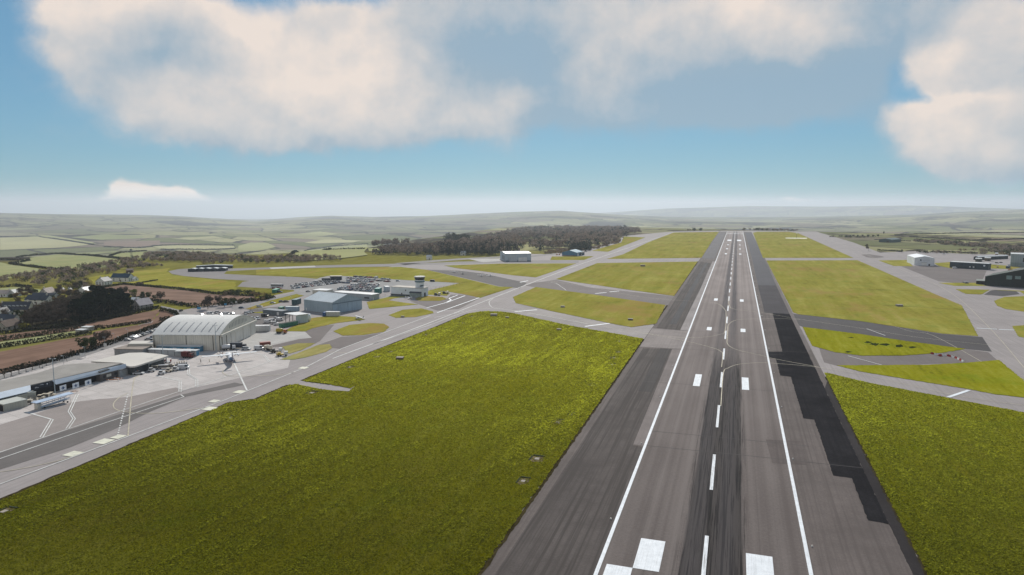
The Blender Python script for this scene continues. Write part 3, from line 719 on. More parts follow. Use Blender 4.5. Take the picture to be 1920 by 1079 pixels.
for pts in ([(1137.7, 486), (1168, 477.6), (1215, 455), (1263, 436.5), (1348, 435), (1335, 452.6), (1315, 484)],
            [(1210, 445.6), (1170, 444), (1165, 455), (1110, 470.5), (1140, 472.5)], [(1035, 481.5), (1113, 481), (1095, 488), (1032, 488)],
            [(833, 498.5), (936, 495), (1080, 494.5), (1005, 520.6), (960, 516.5), (900, 508.5), (857, 503.5)],
            [(480, 506.5), (590, 504), (750, 501), (800, 506.5), (880, 525), (935, 538), (963, 539), (900, 559), (871, 552.6), (838, 547), (805, 545), (862.5, 531.3), (732.5, 524), (635, 517.3), (537.5, 519.5), (535, 516), (480, 516)],
            [(625, 621.5), (655, 610), (692.7, 606.5), (720, 607.7), (730, 614), (720, 622.7), (680, 629), (642.6, 630)],
            [(729, 591.5), (755, 581.5), (790, 579), (810, 584), (813, 587.7), (780, 595), (742.7, 596.5)],
            [(688, 567), (735, 556), (765, 556.5), (740, 560), (728, 563.5), (750, 567), (784, 571.5), (730, 576.5), (692.7, 580)],
            [(778, 561), (793, 555), (830, 557.7), (838, 561), (825, 564.7), (785, 564.5)], [(795, 548), (806, 545.3), (836, 548), (843, 550), (838, 555), (800, 553)],
            [(512.5, 621.5), (540, 617.7), (580, 597.7), (620, 592.7), (665, 595), (685, 600), (630, 606.5), (585, 616.5), (572.6, 622)],
            [(460, 580), (508, 564), (556, 552), (570, 555), (520, 570), (470, 581)], [(600, 553), (640, 548), (590, 556)], [(470, 587), (500, 584), (540, 578), (545, 580), (500, 588)],
            [(1437, 489), (1607.6, 488.5), (1652.7, 508), (1748, 550), (1803, 573), (1834, 631), (1765, 626), (1615, 603), (1497.6, 590), (1487.5, 586.5)],
            [(1412, 437), (1420, 435), (1480, 435), (1497, 438), (1600, 484), (1430.5, 484)],
            [(1864, 565), (1883, 557.6), (1920, 556), (2000, 558), (2060, 575), (2000, 590), (1920, 585), (1885.6, 580), (1870, 574)],
            [(1791.7, 542.7), (1855.5, 544), (1840, 552.7), (1810.5, 551.5)], [(1760, 531), (1828, 530.7), (1850, 536.5), (1790, 536.5)], [(1860, 544), (1920, 546), (1990, 549), (1920, 552), (1912, 547)],
            [(1647.7, 489), (1700, 488), (1712, 500), (1675, 499)], [(1752, 494), (1782, 492), (1785, 504), (1760, 499)], [(1855, 496), (1890, 499), (1920, 501), (1900, 505), (1858, 504)], [(1898, 612), (1930, 610), (1960, 640), (1910, 632)]):
    grass('grass', pts, GR_FAR)
for pts in ([(529, 651), (557.6, 644.6), (592, 644), (565.5, 657), (542, 664)], [(524.5, 675), (557.6, 663.5), (597, 647.7), (617.5, 646), (623, 653), (612.7, 660), (573, 671), (549.7, 675)]):
    grass('grass', pts, GR_DRY)
for pts in ([(1505, 613.8), (1615, 627.5), (1690, 639), (1810, 655), (1765, 662.5), (1690, 667.5), (1615, 667.5), (1565, 661), (1522.6, 649)],
            [(1569, 686), (1653, 685.6), (1740, 685), (1815, 681), (1873, 676), (1920, 715), (1990, 760), (1920, 746), (1865, 740), (1820, 731), (1690, 710), (1615, 697.6)]):
    grass('grass', pts, GR_RIGHT, .2, .13)
R5 = [(EDGE + .4, -200), (EDGE + .4, 345), (EDGE + .5, 360)] + [(p[0], p[1]) for p in GL([(1560, 702), (1615, 716), (1740, 740), (1920, 774.5), (2200, 828)])] + [(330, 290), (330, -200)]
grass('grass', R5, GR_RIGHT, .22, .13, True)

VERGE_SHADE = M('verge_lip_shade', (.040, .032, .014), 1, .4, 1.2, 0, 0)  # dark strip that paints in the shade along the grass lip
for nm_, pts in (('verge', [(-47.3, -200), (-46.3, -200), (-46.3, 420), (-47.3, 421)]), ('verge', [(46.4, -200), (47.3, -200), (47.3, 356), (46.4, 352)]), ('verge', [(-47.5, 475), (-46.3, 475), (-46.3, 570), (-47.6, 570)]), ('verge', [(-47.6, 640), (-46.3, 640), (-46.3, 1030), (-47.6, 1030)])):
    flat_poly(nm_, pts, .135, VERGE_SHADE, wobble=.14, seg=1.5)
mb = MB()
for pts in ([(-185.9, -200), (-185.9, 128)] + [(p[0] - .7, p[1] + .3) for p in GL([(430, 757), (480, 750), (542, 723)])], [(p[0] - .7, p[1] + .3) for p in GL([(567, 714.7), (700, 660), (813, 616), (879.5, 588.5)])]):
    R_ = []
    for a_, b_ in zip(pts[:-1], pts[1:]): R_ += [(a_[0] + (b_[0] - a_[0]) * k / 60 + random.gauss(0, .14), a_[1] + (b_[1] - a_[1]) * k / 60) for k in range(60)]
    strip(mb, R_, 1.5, .137, VERGE_SHADE)
tag(mb.build('verge'), kind='structure')
# farmland next to the airfield
def field(name, px, mat, z=.05): return flat_poly(name, GL(px), z, mat, wobble=.5, seg=8)
field('field', [(188, 541), (235, 534), (262, 537), (350, 545), (400, 552), (478, 556), (478, 563), (412, 571), (370, 575), (312, 566), (252, 557)], SOIL2)
field('field', [(-150, 760), (-60, 680), (0, 660), (172, 628), (178, 622), (284, 606), (300, 584.5), (318, 585), (331, 594), (305, 607), (250, 627), (217, 642), (150, 664), (100, 681), (0, 701)], SOIL)
field('field', [(-150, 670), (0, 640), (160, 618), (284, 604), (300, 584), (320, 586), (299, 580), (200, 600), (100, 617), (0, 629), (-150, 650)], SOIL, .04)
field('woodland_floor', [(40, 620), (60, 605), (100, 590), (150, 578), (190, 574), (240, 572), (262, 582), (240, 592), (173, 604), (110, 616)], M('dark_wood_floor', (.035, .030, .018), 1, .3, .4, 0, 0), .055)  # darker ground patch laid under the whole wood
field('field', [(-150, 690), (0, 642), (150, 619), (170, 624), (0, 653), (-150, 700)], PALE, .06)
field('field', [(-100, 545), (0, 541), (40, 538), (75, 543), (85, 547), (60, 551), (0, 552), (-100, 556)], PALE)
field('field', [(20, 494), (60, 483), (107, 477.5), (175, 481), (232, 487.5), (215, 500), (140, 508)], PALE)
field('field', [(-100, 500), (0, 492), (17, 496), (100, 508), (60, 516), (0, 524), (-100, 530)], PALE)
field('field', [(210, 474), (225, 475), (275, 472), (270, 484), (240, 486), (205, 481)], PALE)
field('field', [(142, 526), (200, 514), (240, 510), (300, 505), (318, 503), (312, 510), (325, 516), (400, 525), (445, 529), (440, 538), (445, 543), (350, 541), (262, 533), (235, 531), (200, 534)], GR_FAR)
# ------------------------------------------------------------------ buildings
def ribbed(name, col, per=1.1, depth=.10, rough=.55, axis='xy', metal=0.0, var=.12, dirt=.25):
    """profiled sheet: faint vertical ribs and rain streaks"""
    m, t, b = new_mat(name); o = t.obj(); x, y, z = t.sep(o)
    s = t.math('ADD', x, y)
    w = t.math('SINE', t.math('MULTIPLY', s, 2 * math.pi / per))
    st = t.noise(t.scaled(o, (.9, .9, .10)), 1.0, 5, .65); big = t.noise(o, .09, 3)
    f = t.math('ADD', t.math('MULTIPLY', st, .6), t.math('MULTIPLY', big, .4))
    c = t.mix(t.ramp(f, .35, .65), tuple(k * (1 - var) for k in col), tuple(min(1, k * (1 + var)) for k in col))
    c = t.mix(t.math('MULTIPLY', t.ramp(w, .2, .9), depth), c, (0.02, 0.02, 0.02))
    c = t.mix(t.math('MULTIPLY', t.ramp(st, .58, .75), dirt), c, (.10, .095, .085))
    t.l.new(c, b.inputs['Base Color']); b.inputs['Roughness'].default_value = rough; b.inputs['Metallic'].default_value = metal
    return m


GLASS = M('dark_glass', (.018, .024, .032), .12, .2, .3, 0, .5)
W_WHITE = M('white_render', (.66, .66, .64), .8, .08, .3)
W_CREAM = M('cream_render', (.55, .52, .45), .8, .10, .3)
W_STONE = M('grey_stone', (.32, .30, .27), .9, .2, .8)
R_SLATE = M('dark_slate', (.045, .052, .065), .6, .25, .5)
R_BROWN = M('brown_roof_tiles', (.09, .06, .045), .8, .25, .5)
R_PINK = M('weathered_pale_roof', (.36, .30, .27), .8, .2, .4)
R_GREY = M('grey_felt_roof', (.25, .235, .215), .85, .10, .15)
R_CREAM = M('cream_membrane_roof', (.52, .49, .44), .6, .05, .08)
R_LIGHT = M('pale_sheet_roof', (.55, .56, .56), .5, .08, .15)
BLACK = M('black_rubber', (.02, .02, .02), .8, .2)
DARKFAC = M('dark_facade', (.022, .020, .022), .6, .3, .3)
STEEL = M('galvanised_steel', (.42, .44, .46), .45, .1, .6, .4)
CHROME = M('propeller_steel', (.12, .12, .13), .4, .1)


def frame(A, B, C):
    """rectangle on the ground from its left, nearest and right corners (photo spots)"""
    a, b, c = (Vector(G(*p)[:2]) for p in (A, B, C))
    la, lc = (a - b).length, (c - b).length
    ua, uc = (a - b).normalized(), (c - b).normalized()
    ta, tc = math.atan2(ua.y, ua.x), math.atan2(uc.y, uc.x)
    d = (ta - tc) % (2 * math.pi); e = (d - math.pi / 2) / 2
    k = la / (la + lc)                                # the longer side keeps its direction better
    rz = tc + 2 * e * k
    return (b.x, b.y, 0.0), rz, lc, la


def face_box(mb, face, s0, s1, z0, z1, mat, lx, ly, out=.12, into=.0):
    """a panel on the right face ('x': along local x at y=0) or the left face ('y': along local y at x=0)"""
    if face == 'x': mb.box(((s0 + s1) / 2, -(out - into) / 2, z0), (s1 - s0, out + into, z1 - z0), mat)
    else: mb.box((-(out - into) / 2, (s0 + s1) / 2, z0), (out + into, s1 - s0, z1 - z0), mat)


def gabled(name, label, cat, A, B, C, eave, ridge, axis, wall, roof, group=None, over=.3, lx=None, ly=None, th=.22):
    loc, rz, fx, fy = frame(A, B, C); lx = lx or fx; ly = ly or fy
    r = thing(name, label, cat, loc, rz, group)
    mb = MB()
    if axis == 'y':     # ridge runs along local y; gables on the x faces
        ring = [(0, 0), (lx, 0), (lx, eave), (lx / 2, ridge), (0, eave)]
        mb.hull([(p[0], 0, p[1]) for p in ring], [(p[0], ly, p[1]) for p in ring], wall); mb.f = [f for f in mb.f]
        mb.build('wall', r)
        rb = MB()
        for s in (0, 1):
            x0 = -over if s == 0 else lx + over; dz = over * (ridge - eave) / (lx / 2)
            P = [(x0, -over, eave - dz + .02), (lx / 2, -over, ridge + .02), (lx / 2, ly + over, ridge + .02), (x0, ly + over, eave - dz + .02)]
            rb.hull(P, [(p[0], p[1], p[2] + th) for p in P], roof)
        rb.build('roof', r)
    else:
        ring = [(0, 0), (ly, 0), (ly, eave), (ly / 2, ridge), (0, eave)]
        mb.hull([(0, p[0], p[1]) for p in ring], [(lx, p[0], p[1]) for p in ring], wall)
        mb.build('wall', r)
        rb = MB()
        for s in (0, 1):
            y0 = -over if s == 0 else ly + over; dz = over * (ridge - eave) / (ly / 2)
            P = [(-over, y0, eave - dz + .02), (-over, ly / 2, ridge + .02), (lx + over, ly / 2, ridge + .02), (lx + over, y0, eave - dz + .02)]
            rb.hull(P, [(p[0], p[1], p[2] + th) for p in P], roof)
        rb.build('roof', r)
    return r, lx, ly


def flat_roofed(name, label, cat, A, B, C, h, wall, roof, group=None, over=.25, lx=None, ly=None, th=.3):
    loc, rz, fx, fy = frame(A, B, C); lx = lx or fx; ly = ly or fy
    r = thing(name, label, cat, loc, rz, group)
    mb = MB(); mb.box((lx / 2, ly / 2, 0), (lx, ly, h), wall); mb.build('wall', r)
    rb = MB(); rb.box((lx / 2, ly / 2, h + .003), (lx + 2 * over, ly + 2 * over, th), roof); rb.build('roof', r)
    return r, lx, ly


def panel(r, name, face, s0, s1, z0, z1, mat, lx=0, ly=0, out=.12, label=None):
    mb = MB(); face_box(mb, face, s0, s1, z0, z1, mat, lx, ly, out)
    o = mb.build(name, r)
    if label: o['label'] = label
    return o


# --- the arched hangar beside the apron
H_WALL = ribbed('hangar_wall_sheet', (.62, .585, .51), 1.2, .12)
H_DOOR = ribbed('hangar_door_sheet', (.66, .62, .55), 1.6, .14)
H_ROOF = ribbed('hangar_roof_sheet', (.66, .645, .61), 2.4, .07, .45, var=.10)
loc, rz, lx, ly = frame((293, 655), (413, 657.5), (471, 625.6))
hg = thing('aircraft_hangar', 'large pale arched hangar with sliding doors beside the apron', 'hangar', loc, rz)
EV, AP = 8.5, 14.9
def arc(n=24):
    R = ((lx / 2) ** 2 + (AP - EV) ** 2) / (2 * (AP - EV)); out = []
    a0 = math.asin(lx / 2 / R)
    for i in range(n + 1):
        a = -a0 + 2 * a0 * i / n; out.append((lx / 2 + R * math.sin(a), AP - R + R * math.cos(a)))
    return out
AR = arc()
mb = MB()
mb.quad((0, 0, 0), (0, ly, 0), (0, ly, EV), (0, 0, EV), H_WALL); mb.quad((lx, 0, 0), (lx, ly, 0), (lx, ly, EV), (lx, 0, EV), H_WALL)
for yy in (0, ly): mb.add([(0, yy, 0), (lx, yy, 0)] + [(p[0], yy, p[1]) for p in reversed(AR)], [tuple(range(2 + len(AR)))], H_WALL)
for yy in (.02, ly * .5, ly * .98, ly * .1): mb.box((-.06, yy, 0), (.12, .3, EV - .2), DARKFAC)
mb.build('wall', hg)
mb = MB(); ring = [(p[0] + (-.35 if i == 0 else .35 if i == len(AR) - 1 else 0), p[1] + .05) for i, p in enumerate(AR)]
ring2 = [(p[0], p[1] + .35) for p in ring]
for i in range(len(ring) - 1):
    q = [ring[i], ring[i + 1], ring2[i + 1], ring2[i]]
    mb.hull([(p[0], -.35, p[1]) for p in q], [(p[0], ly + .3, p[1]) for p in q], H_ROOF)
mb.build('roof', hg)
RL = M('dirty_rooflight', (.16, .17, .18), .5, .35, .4)
for k in range(8):
    mb = MB(); y0 = 2.2 + k * (ly - 4.0) / 8 + .6
    for i in range(1, 6):
        a, c = AR[i], AR[i + 1]; dz = .44
        w = .5 + .10 * abs(i - 3)
        mb.quad((a[0], y0 - w / 2, a[1] + dz), (c[0], y0 - w / 2, c[1] + dz), (c[0], y0 + w / 2, c[1] + dz), (a[0], y0 + w / 2, a[1] + dz), RL if i in (2, 3) else M('faded_rooflight', (.27, .28, .29), .5, .2))
    mb.build('rooflight', hg)
nd = 8; dw = (lx - 6) / nd
for k in range(nd):
    panel(hg, 'sliding_door', 'x', 3 + k * dw + .12, 3 + (k + 1) * dw - (.75 if k in (0, 1) else .12), .1, 7.4, H_DOOR, out=.25 + .12 * (k % 2))
for k in (0, 1, 2): panel(hg, 'door_gap', 'x', 3 + k * dw - .45, 3 + k * dw + .1, 0, 7.5, DARKFAC, out=.10)
mb = MB(); face_box(mb, 'x', .6, lx + .3, 7.5, 8.7, H_WALL, lx, ly, 1.1); mb.build('door_canopy', hg)
for k in range(13):
    s = lx * .26 + k * lx * .48 / 12; z1 = 10.6 + 2.4 * math.sin(math.pi * (k + 2) / 16)
    panel(hg, 'window', 'x', s - .22, s + .22, 10.4 - .2, z1 + .3, M('grey_louvre', (.19, .19, .19), .6), out=.06)

# --- the steel blue hangar
B_WALL = ribbed('blue_grey_sheet', (.32, .395, .44), 1.3, .16)
B_WALL2 = ribbed('blue_grey_sheet_gable', (.33, .42, .49), 1.5, .14)
B_ROOF = ribbed('blue_grey_roof', (.47, .52, .55), 1.8, .10, .45)
bh, lx, ly = gabled('aircraft_hangar', 'steel blue hangar with a shallow pitched roof and tall sliding doors', 'hangar', (560.5, 584), (623.4, 589), (687.4, 581), 8.4, 13.0, 'y', B_WALL, B_ROOF)
for k in range(6):
    w = (lx - 1.6) / 6
    panel(bh, 'sliding_door', 'x', .8 + k * w + .1, .8 + (k + 1) * w - .18, .1, 7.0, B_WALL2, out=.22 + .10 * (k % 2))
panel(bh, 'door_track', 'x', .2, lx - .2, 7.1, 7.5, M('blue_steel_rail', (.12, .16, .20), .5), out=.5)
panel(bh, 'door', 'y', ly * .90, ly * .90 + 1.2, 0, 2.2, W_WHITE)
sh, lx, ly = flat_roofed('storage_shed', 'low pale grey shed right behind the steel blue hangar', 'shed', (632, 557), (697.5, 563.5), (703.5, 560.5), 4.6, ribbed('pale_grey_sheet', (.34, .38, .40), 1.2, .14), R_LIGHT)
panel(sh, 'window', 'y', 3, 8, 1.2, 2.4, GLASS); panel(sh, 'door', 'x', 1, 2.2, 0, 2.2, W_WHITE)
sh, lx, ly = flat_roofed('storage_shed', 'low flat roofed cream hut behind the left end of the steel blue hangar', 'shed', (591, 551), (612, 553), (618, 550), 3.6, W_CREAM, R_LIGHT)
panel(sh, 'window', 'y', 2, 5, 1.2, 2.4, GLASS)

# --- control tower
T_WALL = M('tower_white_panels', (.66, .70, .72), .6, .06, .3)
tw, lx, ly = flat_roofed('control_tower', 'white control tower with dark windowed cab above a two storey block', 'tower', (742, 552.5), (791, 557.5), (797, 552.5), 7.6, T_WALL, M('tower_flat_roof', (.38, .35, .31), .8), lx=11, ly=None)
cxl, cyl = 5.2, 5.0
mb = MB(); mb.lathe([(4.1, 0.1), (3.9, 12.6)], T_WALL, (cxl, cyl, 0), n=8); mb.build('shaft', tw)
mb = MB(); mb.lathe([(4.1, 12.6), (4.45, 13.0), (4.5, 13.9)], M('tower_blue_band', (.10, .17, .21), .5), (cxl, cyl, 0), n=12); mb.build('gallery', tw)
mb = MB(); mb.lathe([(4.1, 13.9), (4.15, 14.6)], T_WALL, (cxl, cyl, 0), n=12); mb.build('cab_wall', tw)
mb = MB(); mb.lathe([(4.15, 14.6), (4.75, 16.9)], GLASS, (cxl, cyl, 0), n=12); mb.build('cab_window', tw)
mb = MB(); mb.lathe([(4.95, 16.9), (5.0, 17.5), (4.6, 17.8)], M('tower_cab_roof', (.48, .47, .45), .7), (cxl, cyl, 0), n=12); mb.build('cab_roof', tw)
mb = MB(); mb.tube((cxl, cyl, 17.8), (cxl, cyl, 20.5), .06, .04, STEEL, 5); mb.build('aerial', tw); mb = MB(); mb.tube((cxl + 1.5, cyl + 1, 17.8), (cxl + 1.5, cyl + 1, 19.6), .05, .04, STEEL, 5); mb.build('aerial', tw)
mb = MB(); mb.hull([(-.2, 1, 9.2), (6, 1.0, 9.2), (6, 1.6, 9.2), (-.2, 1.6, 9.2)], [(-.2, 1.4, 10.2), (6, 1.4, 10.2), (6, 1.7, 10.2), (-.2, 1.7, 10.2)], R_SLATE); mb.build('shaft_canopy', tw)
mb = MB(); mb.hull([(-1.8, .0, 3.4), (-1.8, 12, 3.4), (-.01, 12, 4.4), (-.01, 0, 4.4)], [(-1.8, 0, 3.6), (-1.8, 12, 3.6), (-.01, 12, 4.6), (-.01, 0, 4.6)], R_SLATE); mb.build('porch_roof', tw)
mb = MB(); mb.box((-.9, 6, 0), (1.7, 11, 3.3), M('tower_porch', (.24, .28, .26), .6)); mb.build('porch', tw)
panel(tw, 'door', 'x', 4, 6.5, 0, 3.4, GLASS); panel(tw, 'window', 'y', 16, 16.9, 4.6, 5.8, GLASS); panel(tw, 'window', 'y', 20, 21, 1.6, 2.8, GLASS)
panel(tw, 'plinth', 'y', 12.4, ly - .1, 0, 1.5, M('tower_dark_plinth', (.05, .06, .06), .7))

# --- terminal: roofs are laid out at their own heights
def roofed_shape(name, label, cat, roof_px, z, wall, roof, inset=.0, th=.5, parent=None, wallname='wall', roofname='roof'):
    P = [Vector(G(p[0], p[1], z)[:2]) for p in roof_px]; c = sum(P, Vector((0, 0))) / len(P)
    r = parent or thing(name, label, cat, (c.x, c.y, 0))
    L = [p - c for p in P] if parent is None else [p - Vector(parent.location[:2]) for p in P]
    cc = sum(L, Vector((0, 0))) / len(L)
    mb = MB(); mb.prism([tuple(p) for p in L], z - th, z, roof); k = len(mb.v); mb.add([(p.x, p.y, z - th) for p in L], [tuple(range(len(L)))], roof); mb.build(roofname, r)
    I = [cc + (p - cc) * (1 - inset / max(1, (p - cc).length)) for p in L]
    mb = MB(); mb.prism([tuple(p) for p in I], 0, z - th - .003, wall, cap=False); mb.build(wallname, r)
    return r, L
tr, L = roofed_shape('terminal_building', 'long low terminal with grey flat roof and shiny fascia along the apron', 'terminal',
                     [(-70, 752), (0, 735.8), (57, 722.2), (98, 713), (173, 695.6), (228, 681.6), (205, 681), (151, 681.5), (117, 684.7), (69, 700), (0, 714.5), (-70, 729)], 5.6, DARKFAC, R_GREY, 1.2)
tl = Vector(tr.location)
def tpt(px, py, z): return tuple(Vector(G(px, py, z)) - tl)
FASC = M('shiny_pale_fascia', (.50, .56, .63), .35, .10, .25, .0, .5)
for (a, b_, nm) in (((-70, 752, -70, 764), (57, 722.4, 58, 733.5), 'fascia'), ((98, 713.6, 105, 721), (236, 682.5, 237, 689.5), 'fascia')):
    mb = MB(); u0, u1 = tpt(a[0], a[1], 5.62), tpt(b_[0], b_[1], 5.62); v0, v1 = tpt(a[2], a[3], 3.9), tpt(b_[2], b_[3], 3.9)
    mb.hull([u0, u1, v1, v0], [(p[0], p[1], p[2] - .18) for p in (u0, u1, v1, v0)], FASC); mb.build(nm, tr)
# dark sign board with pale lettering and two round marks, leaning on the roof edge
SIGN = M('dark_sign_board', (.020, .026, .040), .5, .15)
mb = MB(); a, b_, c, d = tpt(58.5, 724.2, 5.8), tpt(96.5, 714.4, 5.8), tpt(99, 722.6, 3.7), tpt(61, 732.2, 3.7)
mb.hull([a, b_, c, d], [(p[0] - .1, p[1] + .15, p[2] - .1) for p in (a, b_, c, d)], SIGN); sb = mb.build('sign_board', tr)
A_, B_, C_, D_ = map(Vector, (a, b_, c, d)); nrm = (B_ - A_).cross(D_ - A_).normalized()
if nrm.z < 0: nrm = -nrm
def on_sign(u, v): return tuple((A_ * (1 - u) + B_ * u) * (1 - v) + (D_ * (1 - u) + C_ * u) * v + nrm * .03)
LET = M('pale_lettering', (.62, .66, .72), .5)
mb = MB(); rg = random.Random(4); u = .15
while u < .58:       # a line of letter strokes too small to read in the photograph
    w = .018; h0 = .22
    mb.quad(on_sign(u, h0), on_sign(u + w, h0), on_sign(u + w, .72), on_sign(u, .72), LET)
    if rg.random() < .7: mb.quad(on_sign(u + w, h0), on_sign(u + w + .02, h0), on_sign(u + w + .02, h0 + .14), on_sign(u + w, h0 + .14), LET)
    if rg.random() < .6: mb.quad(on_sign(u + w, .58), on_sign(u + w + .02, .58), on_sign(u + w + .02, .72), on_sign(u + w, .72), LET)
    u += .055
for (uc, rr) in ((.76, .028), (.90, .034)):
    mb.add([on_sign(uc + rr * math.cos(i * math.pi / 5), .42 + rr * 5 * math.sin(i * math.pi / 5)) for i in range(10)], [tuple(range(10))], LET)
mb.quad(on_sign(.86, .70), on_sign(.94, .70), on_sign(.94, .78), on_sign(.86, .78), LET)
mb.build('lettering', sb)
# three white posters with a dark blue winged emblem on the shaded front
POST = M('white_poster', (.62, .66, .70), .6, .05); BLUE = M('navy_emblem', (.02, .06, .16), .6)
for (x0, y0, x1, y1) in ((112.6, 726, 124.8, 722.5), (136.5, 721.5, 148.5, 717.8), (160, 716, 171.5, 712.3)):
    p0, p1 = Vector(tpt(x0, y0 + 8.2, 1.0)), Vector(tpt(x1, y1 + 8.2, 1.0)); d = (p1 - p0); d.z = 0
    n_ = Vector((d.y, -d.x, 0)).normalized()
    f0 = p0 + n_ * .0
    mb = MB(); q0, q1 = f0, f0 + d; h = Vector((0, 0, 2.3))
    mb.hull([q0, q1, q1 + h, q0 + h], [p - n_ * .08 for p in (q0, q1, q1 + h, q0 + h)], POST); po = mb.build('poster', tr)
    pt = lambda u, v: tuple(f0 + d * u + Vector((0, 0, 2.3 * v)) + n_ * .02)
    mb = MB(); mb.add([pt(.5, .92), pt(.58, .62), pt(.88, .48), pt(.60, .44), pt(.66, .12), pt(.5, .28), pt(.34, .12), pt(.40, .44), pt(.12, .48), pt(.42, .62)], [(0, 1, 3, 5, 7, 9), (1, 2, 3), (3, 4, 5), (5, 6, 7), (7, 8, 9)], BLUE); mb.build('emblem', po)
# projecting bay with a roof window, and the pale clad bay next to it
def bay(px0, px1, h, depth, mat, roofm, nm):
    p0, p1 = Vector(tpt(*px0, 0)), Vector(tpt(*px1, 0)); d = p1 - p0; d.z = 0; n_ = Vector((-d.y, d.x, 0)).normalized()
    q = [p0, p1, p1 + n_ * depth, p0 + n_ * depth]
    mb = MB(); mb.prism([(p.x, p.y) for p in q], 0, h, mat); mb.build(nm, tr)
    mb = MB(); g_ = [p0 - n_ * .3, p1 - n_ * .3, p1 + n_ * depth, p0 + n_ * depth]
    mb.hull([(p.x, p.y, h + (.0 if i < 2 else .9)) for i, p in enumerate(g_)], [(p.x, p.y, h + .2 + (.0 if i < 2 else .9)) for i, p in enumerate(g_)], roofm); mb.build('bay_roof', tr)
    return p0, d, n_
p0, d, n_ = bay((189, 716.5), (222, 707), 3.4, 5, M('brown_grey_cladding', (.10, .09, .085), .7), M('bay_roof_grey', (.32, .33, .32), .6), 'bay_wall')
for (u0, u1) in ((.15, .28), (.34, .6), (.78, .95)):
    mb = MB(); a = p0 + d * u0 - n_ * .05; b_ = p0 + d * u1 - n_ * .05
    mb.hull([(a.x, a.y, 1.4), (b_.x, b_.y, 1.4), (b_.x, b_.y, 2.6), (a.x, a.y, 2.6)], [(a.x + n_.x * .1, a.y + n_.y * .1, 1.4), (b_.x + n_.x * .1, b_.y + n_.y * .1, 1.4), (b_.x + n_.x * .1, b_.y + n_.y * .1, 2.6), (a.x + n_.x * .1, a.y + n_.y * .1, 2.6)], GLASS if u0 != .34 else W_CREAM); mb.build('window', tr)
bay((225, 707), (240, 702.5), 3.1, 4, M('pale_bay_panels', (.36, .37, .37), .6), R_SLATE, 'bay_wall')
mb = MB(); a, b_, c, d_ = tpt(184, 698.2, 5.0), tpt(209, 690.6, 5.0), tpt(211, 692.2, 4.6), tpt(186, 700.2, 4.6)
mb.hull([a, b_, c, d_], [(p[0], p[1], p[2] + .5) for p in (a, b_, c, d_)], GLASS); mb.build('roof_window', tr)

cr, L = roofed_shape('departures_hall', 'glazed hall under a big cream flat roof with rounded corner', 'terminal',
                     [(171, 677.8), (190, 673), (215, 667), (241, 661.9), (267, 661.2), (299, 664), (316, 667), (300, 672.5), (275, 680), (260, 685), (252, 687), (243, 687.4), (237, 685.8), (233, 682.5), (226, 680.6)], 4.7, M('hall_dark_glazing', (.035, .045, .05), .3, .4, .6), R_CREAM, 2.0, .7)
cl_ = Vector(cr.location)
for (px, py) in ((245, 700.5), (255, 698.5), (263, 695.5), (312, 681)):
    p = Vector(G(px, py)) - cl_; mb = MB(); mb.tube((p.x, p.y, 0), (p.x, p.y, 4.0), .28, .28, M('hall_column', (.30, .33, .33), .6), 8); mb.build('column', cr)
mb = MB()
p0, p1 = Vector(G(271.5, 680.5, 3.2)), Vector(G(303, 671.8, 3.2)); p2, p3 = Vector(G(307, 674, 3.2)), Vector(G(279, 683.5, 3.2))
sc_ = thing('shelter', 'narrow white roofed shelter in front of the cream roofed hall', 'shelter', (p0.x, p0.y, 0))
P = [p - Vector((p0.x, p0.y, 0)) for p in (p0, p1, p2, p3)]
mb.hull(P, [p + Vector((0, 0, .3)) for p in P], R_LIGHT); mb.build('roof', sc_)
for p in P:
    mb = MB(); mb.tube((p.x, p.y, 0), (p.x, p.y, 3.2), .1, .1, STEEL, 6); mb.build('post', sc_)

# brown flat roofed block behind the hall, with a higher pale roof at its back
br, L = roofed_shape('office_block', 'low office block with a brown felt roof stepping up to a pale roof', 'office', [(212.5, 654.2), (241, 645.8), (284, 646.4), (287, 647.5), (268, 655.2)], 4.2, M('office_grey_wall', (.26, .26, .25), .8), M('brown_felt_roof', (.24, .20, .17), .85, .15), .4, .35)
bl = Vector(br.location); P = [Vector(G(x, y, 5.4)) - bl for x, y in ((247, 639.6), (286, 639.2), (287, 644.5), (240, 645))]
mb = MB(); mb.prism([(p.x, p.y) for p in P], 5.0, 5.4, R_CREAM); mb.build('upper_roof', br)
mb = MB(); mb.prism([(p.x * .99, p.y * .99) for p in P], 3.9, 4.99, W_CREAM, cap=False); mb.build('upper_wall', br)
for (xa, xb) in ((220, 232), (240, 250)):
    a, b_ = Vector(G(xa, 663.3, 0)) - bl, Vector(G(xb, 662.9, 0)) - bl; nn = Vector((b_.y - a.y, a.x - b_.x, 0)).normalized() * .1
    mb = MB(); mb.hull([(a.x, a.y, 1.2), (b_.x, b_.y, 1.2), (b_.x, b_.y, 2.6), (a.x, a.y, 2.6)], [(p[0] + nn.x, p[1] + nn.y, p[2]) for p in ((a.x, a.y, 1.2), (b_.x, b_.y, 1.2), (b_.x, b_.y, 2.6), (a.x, a.y, 2.6))], GLASS); mb.build('window', br)

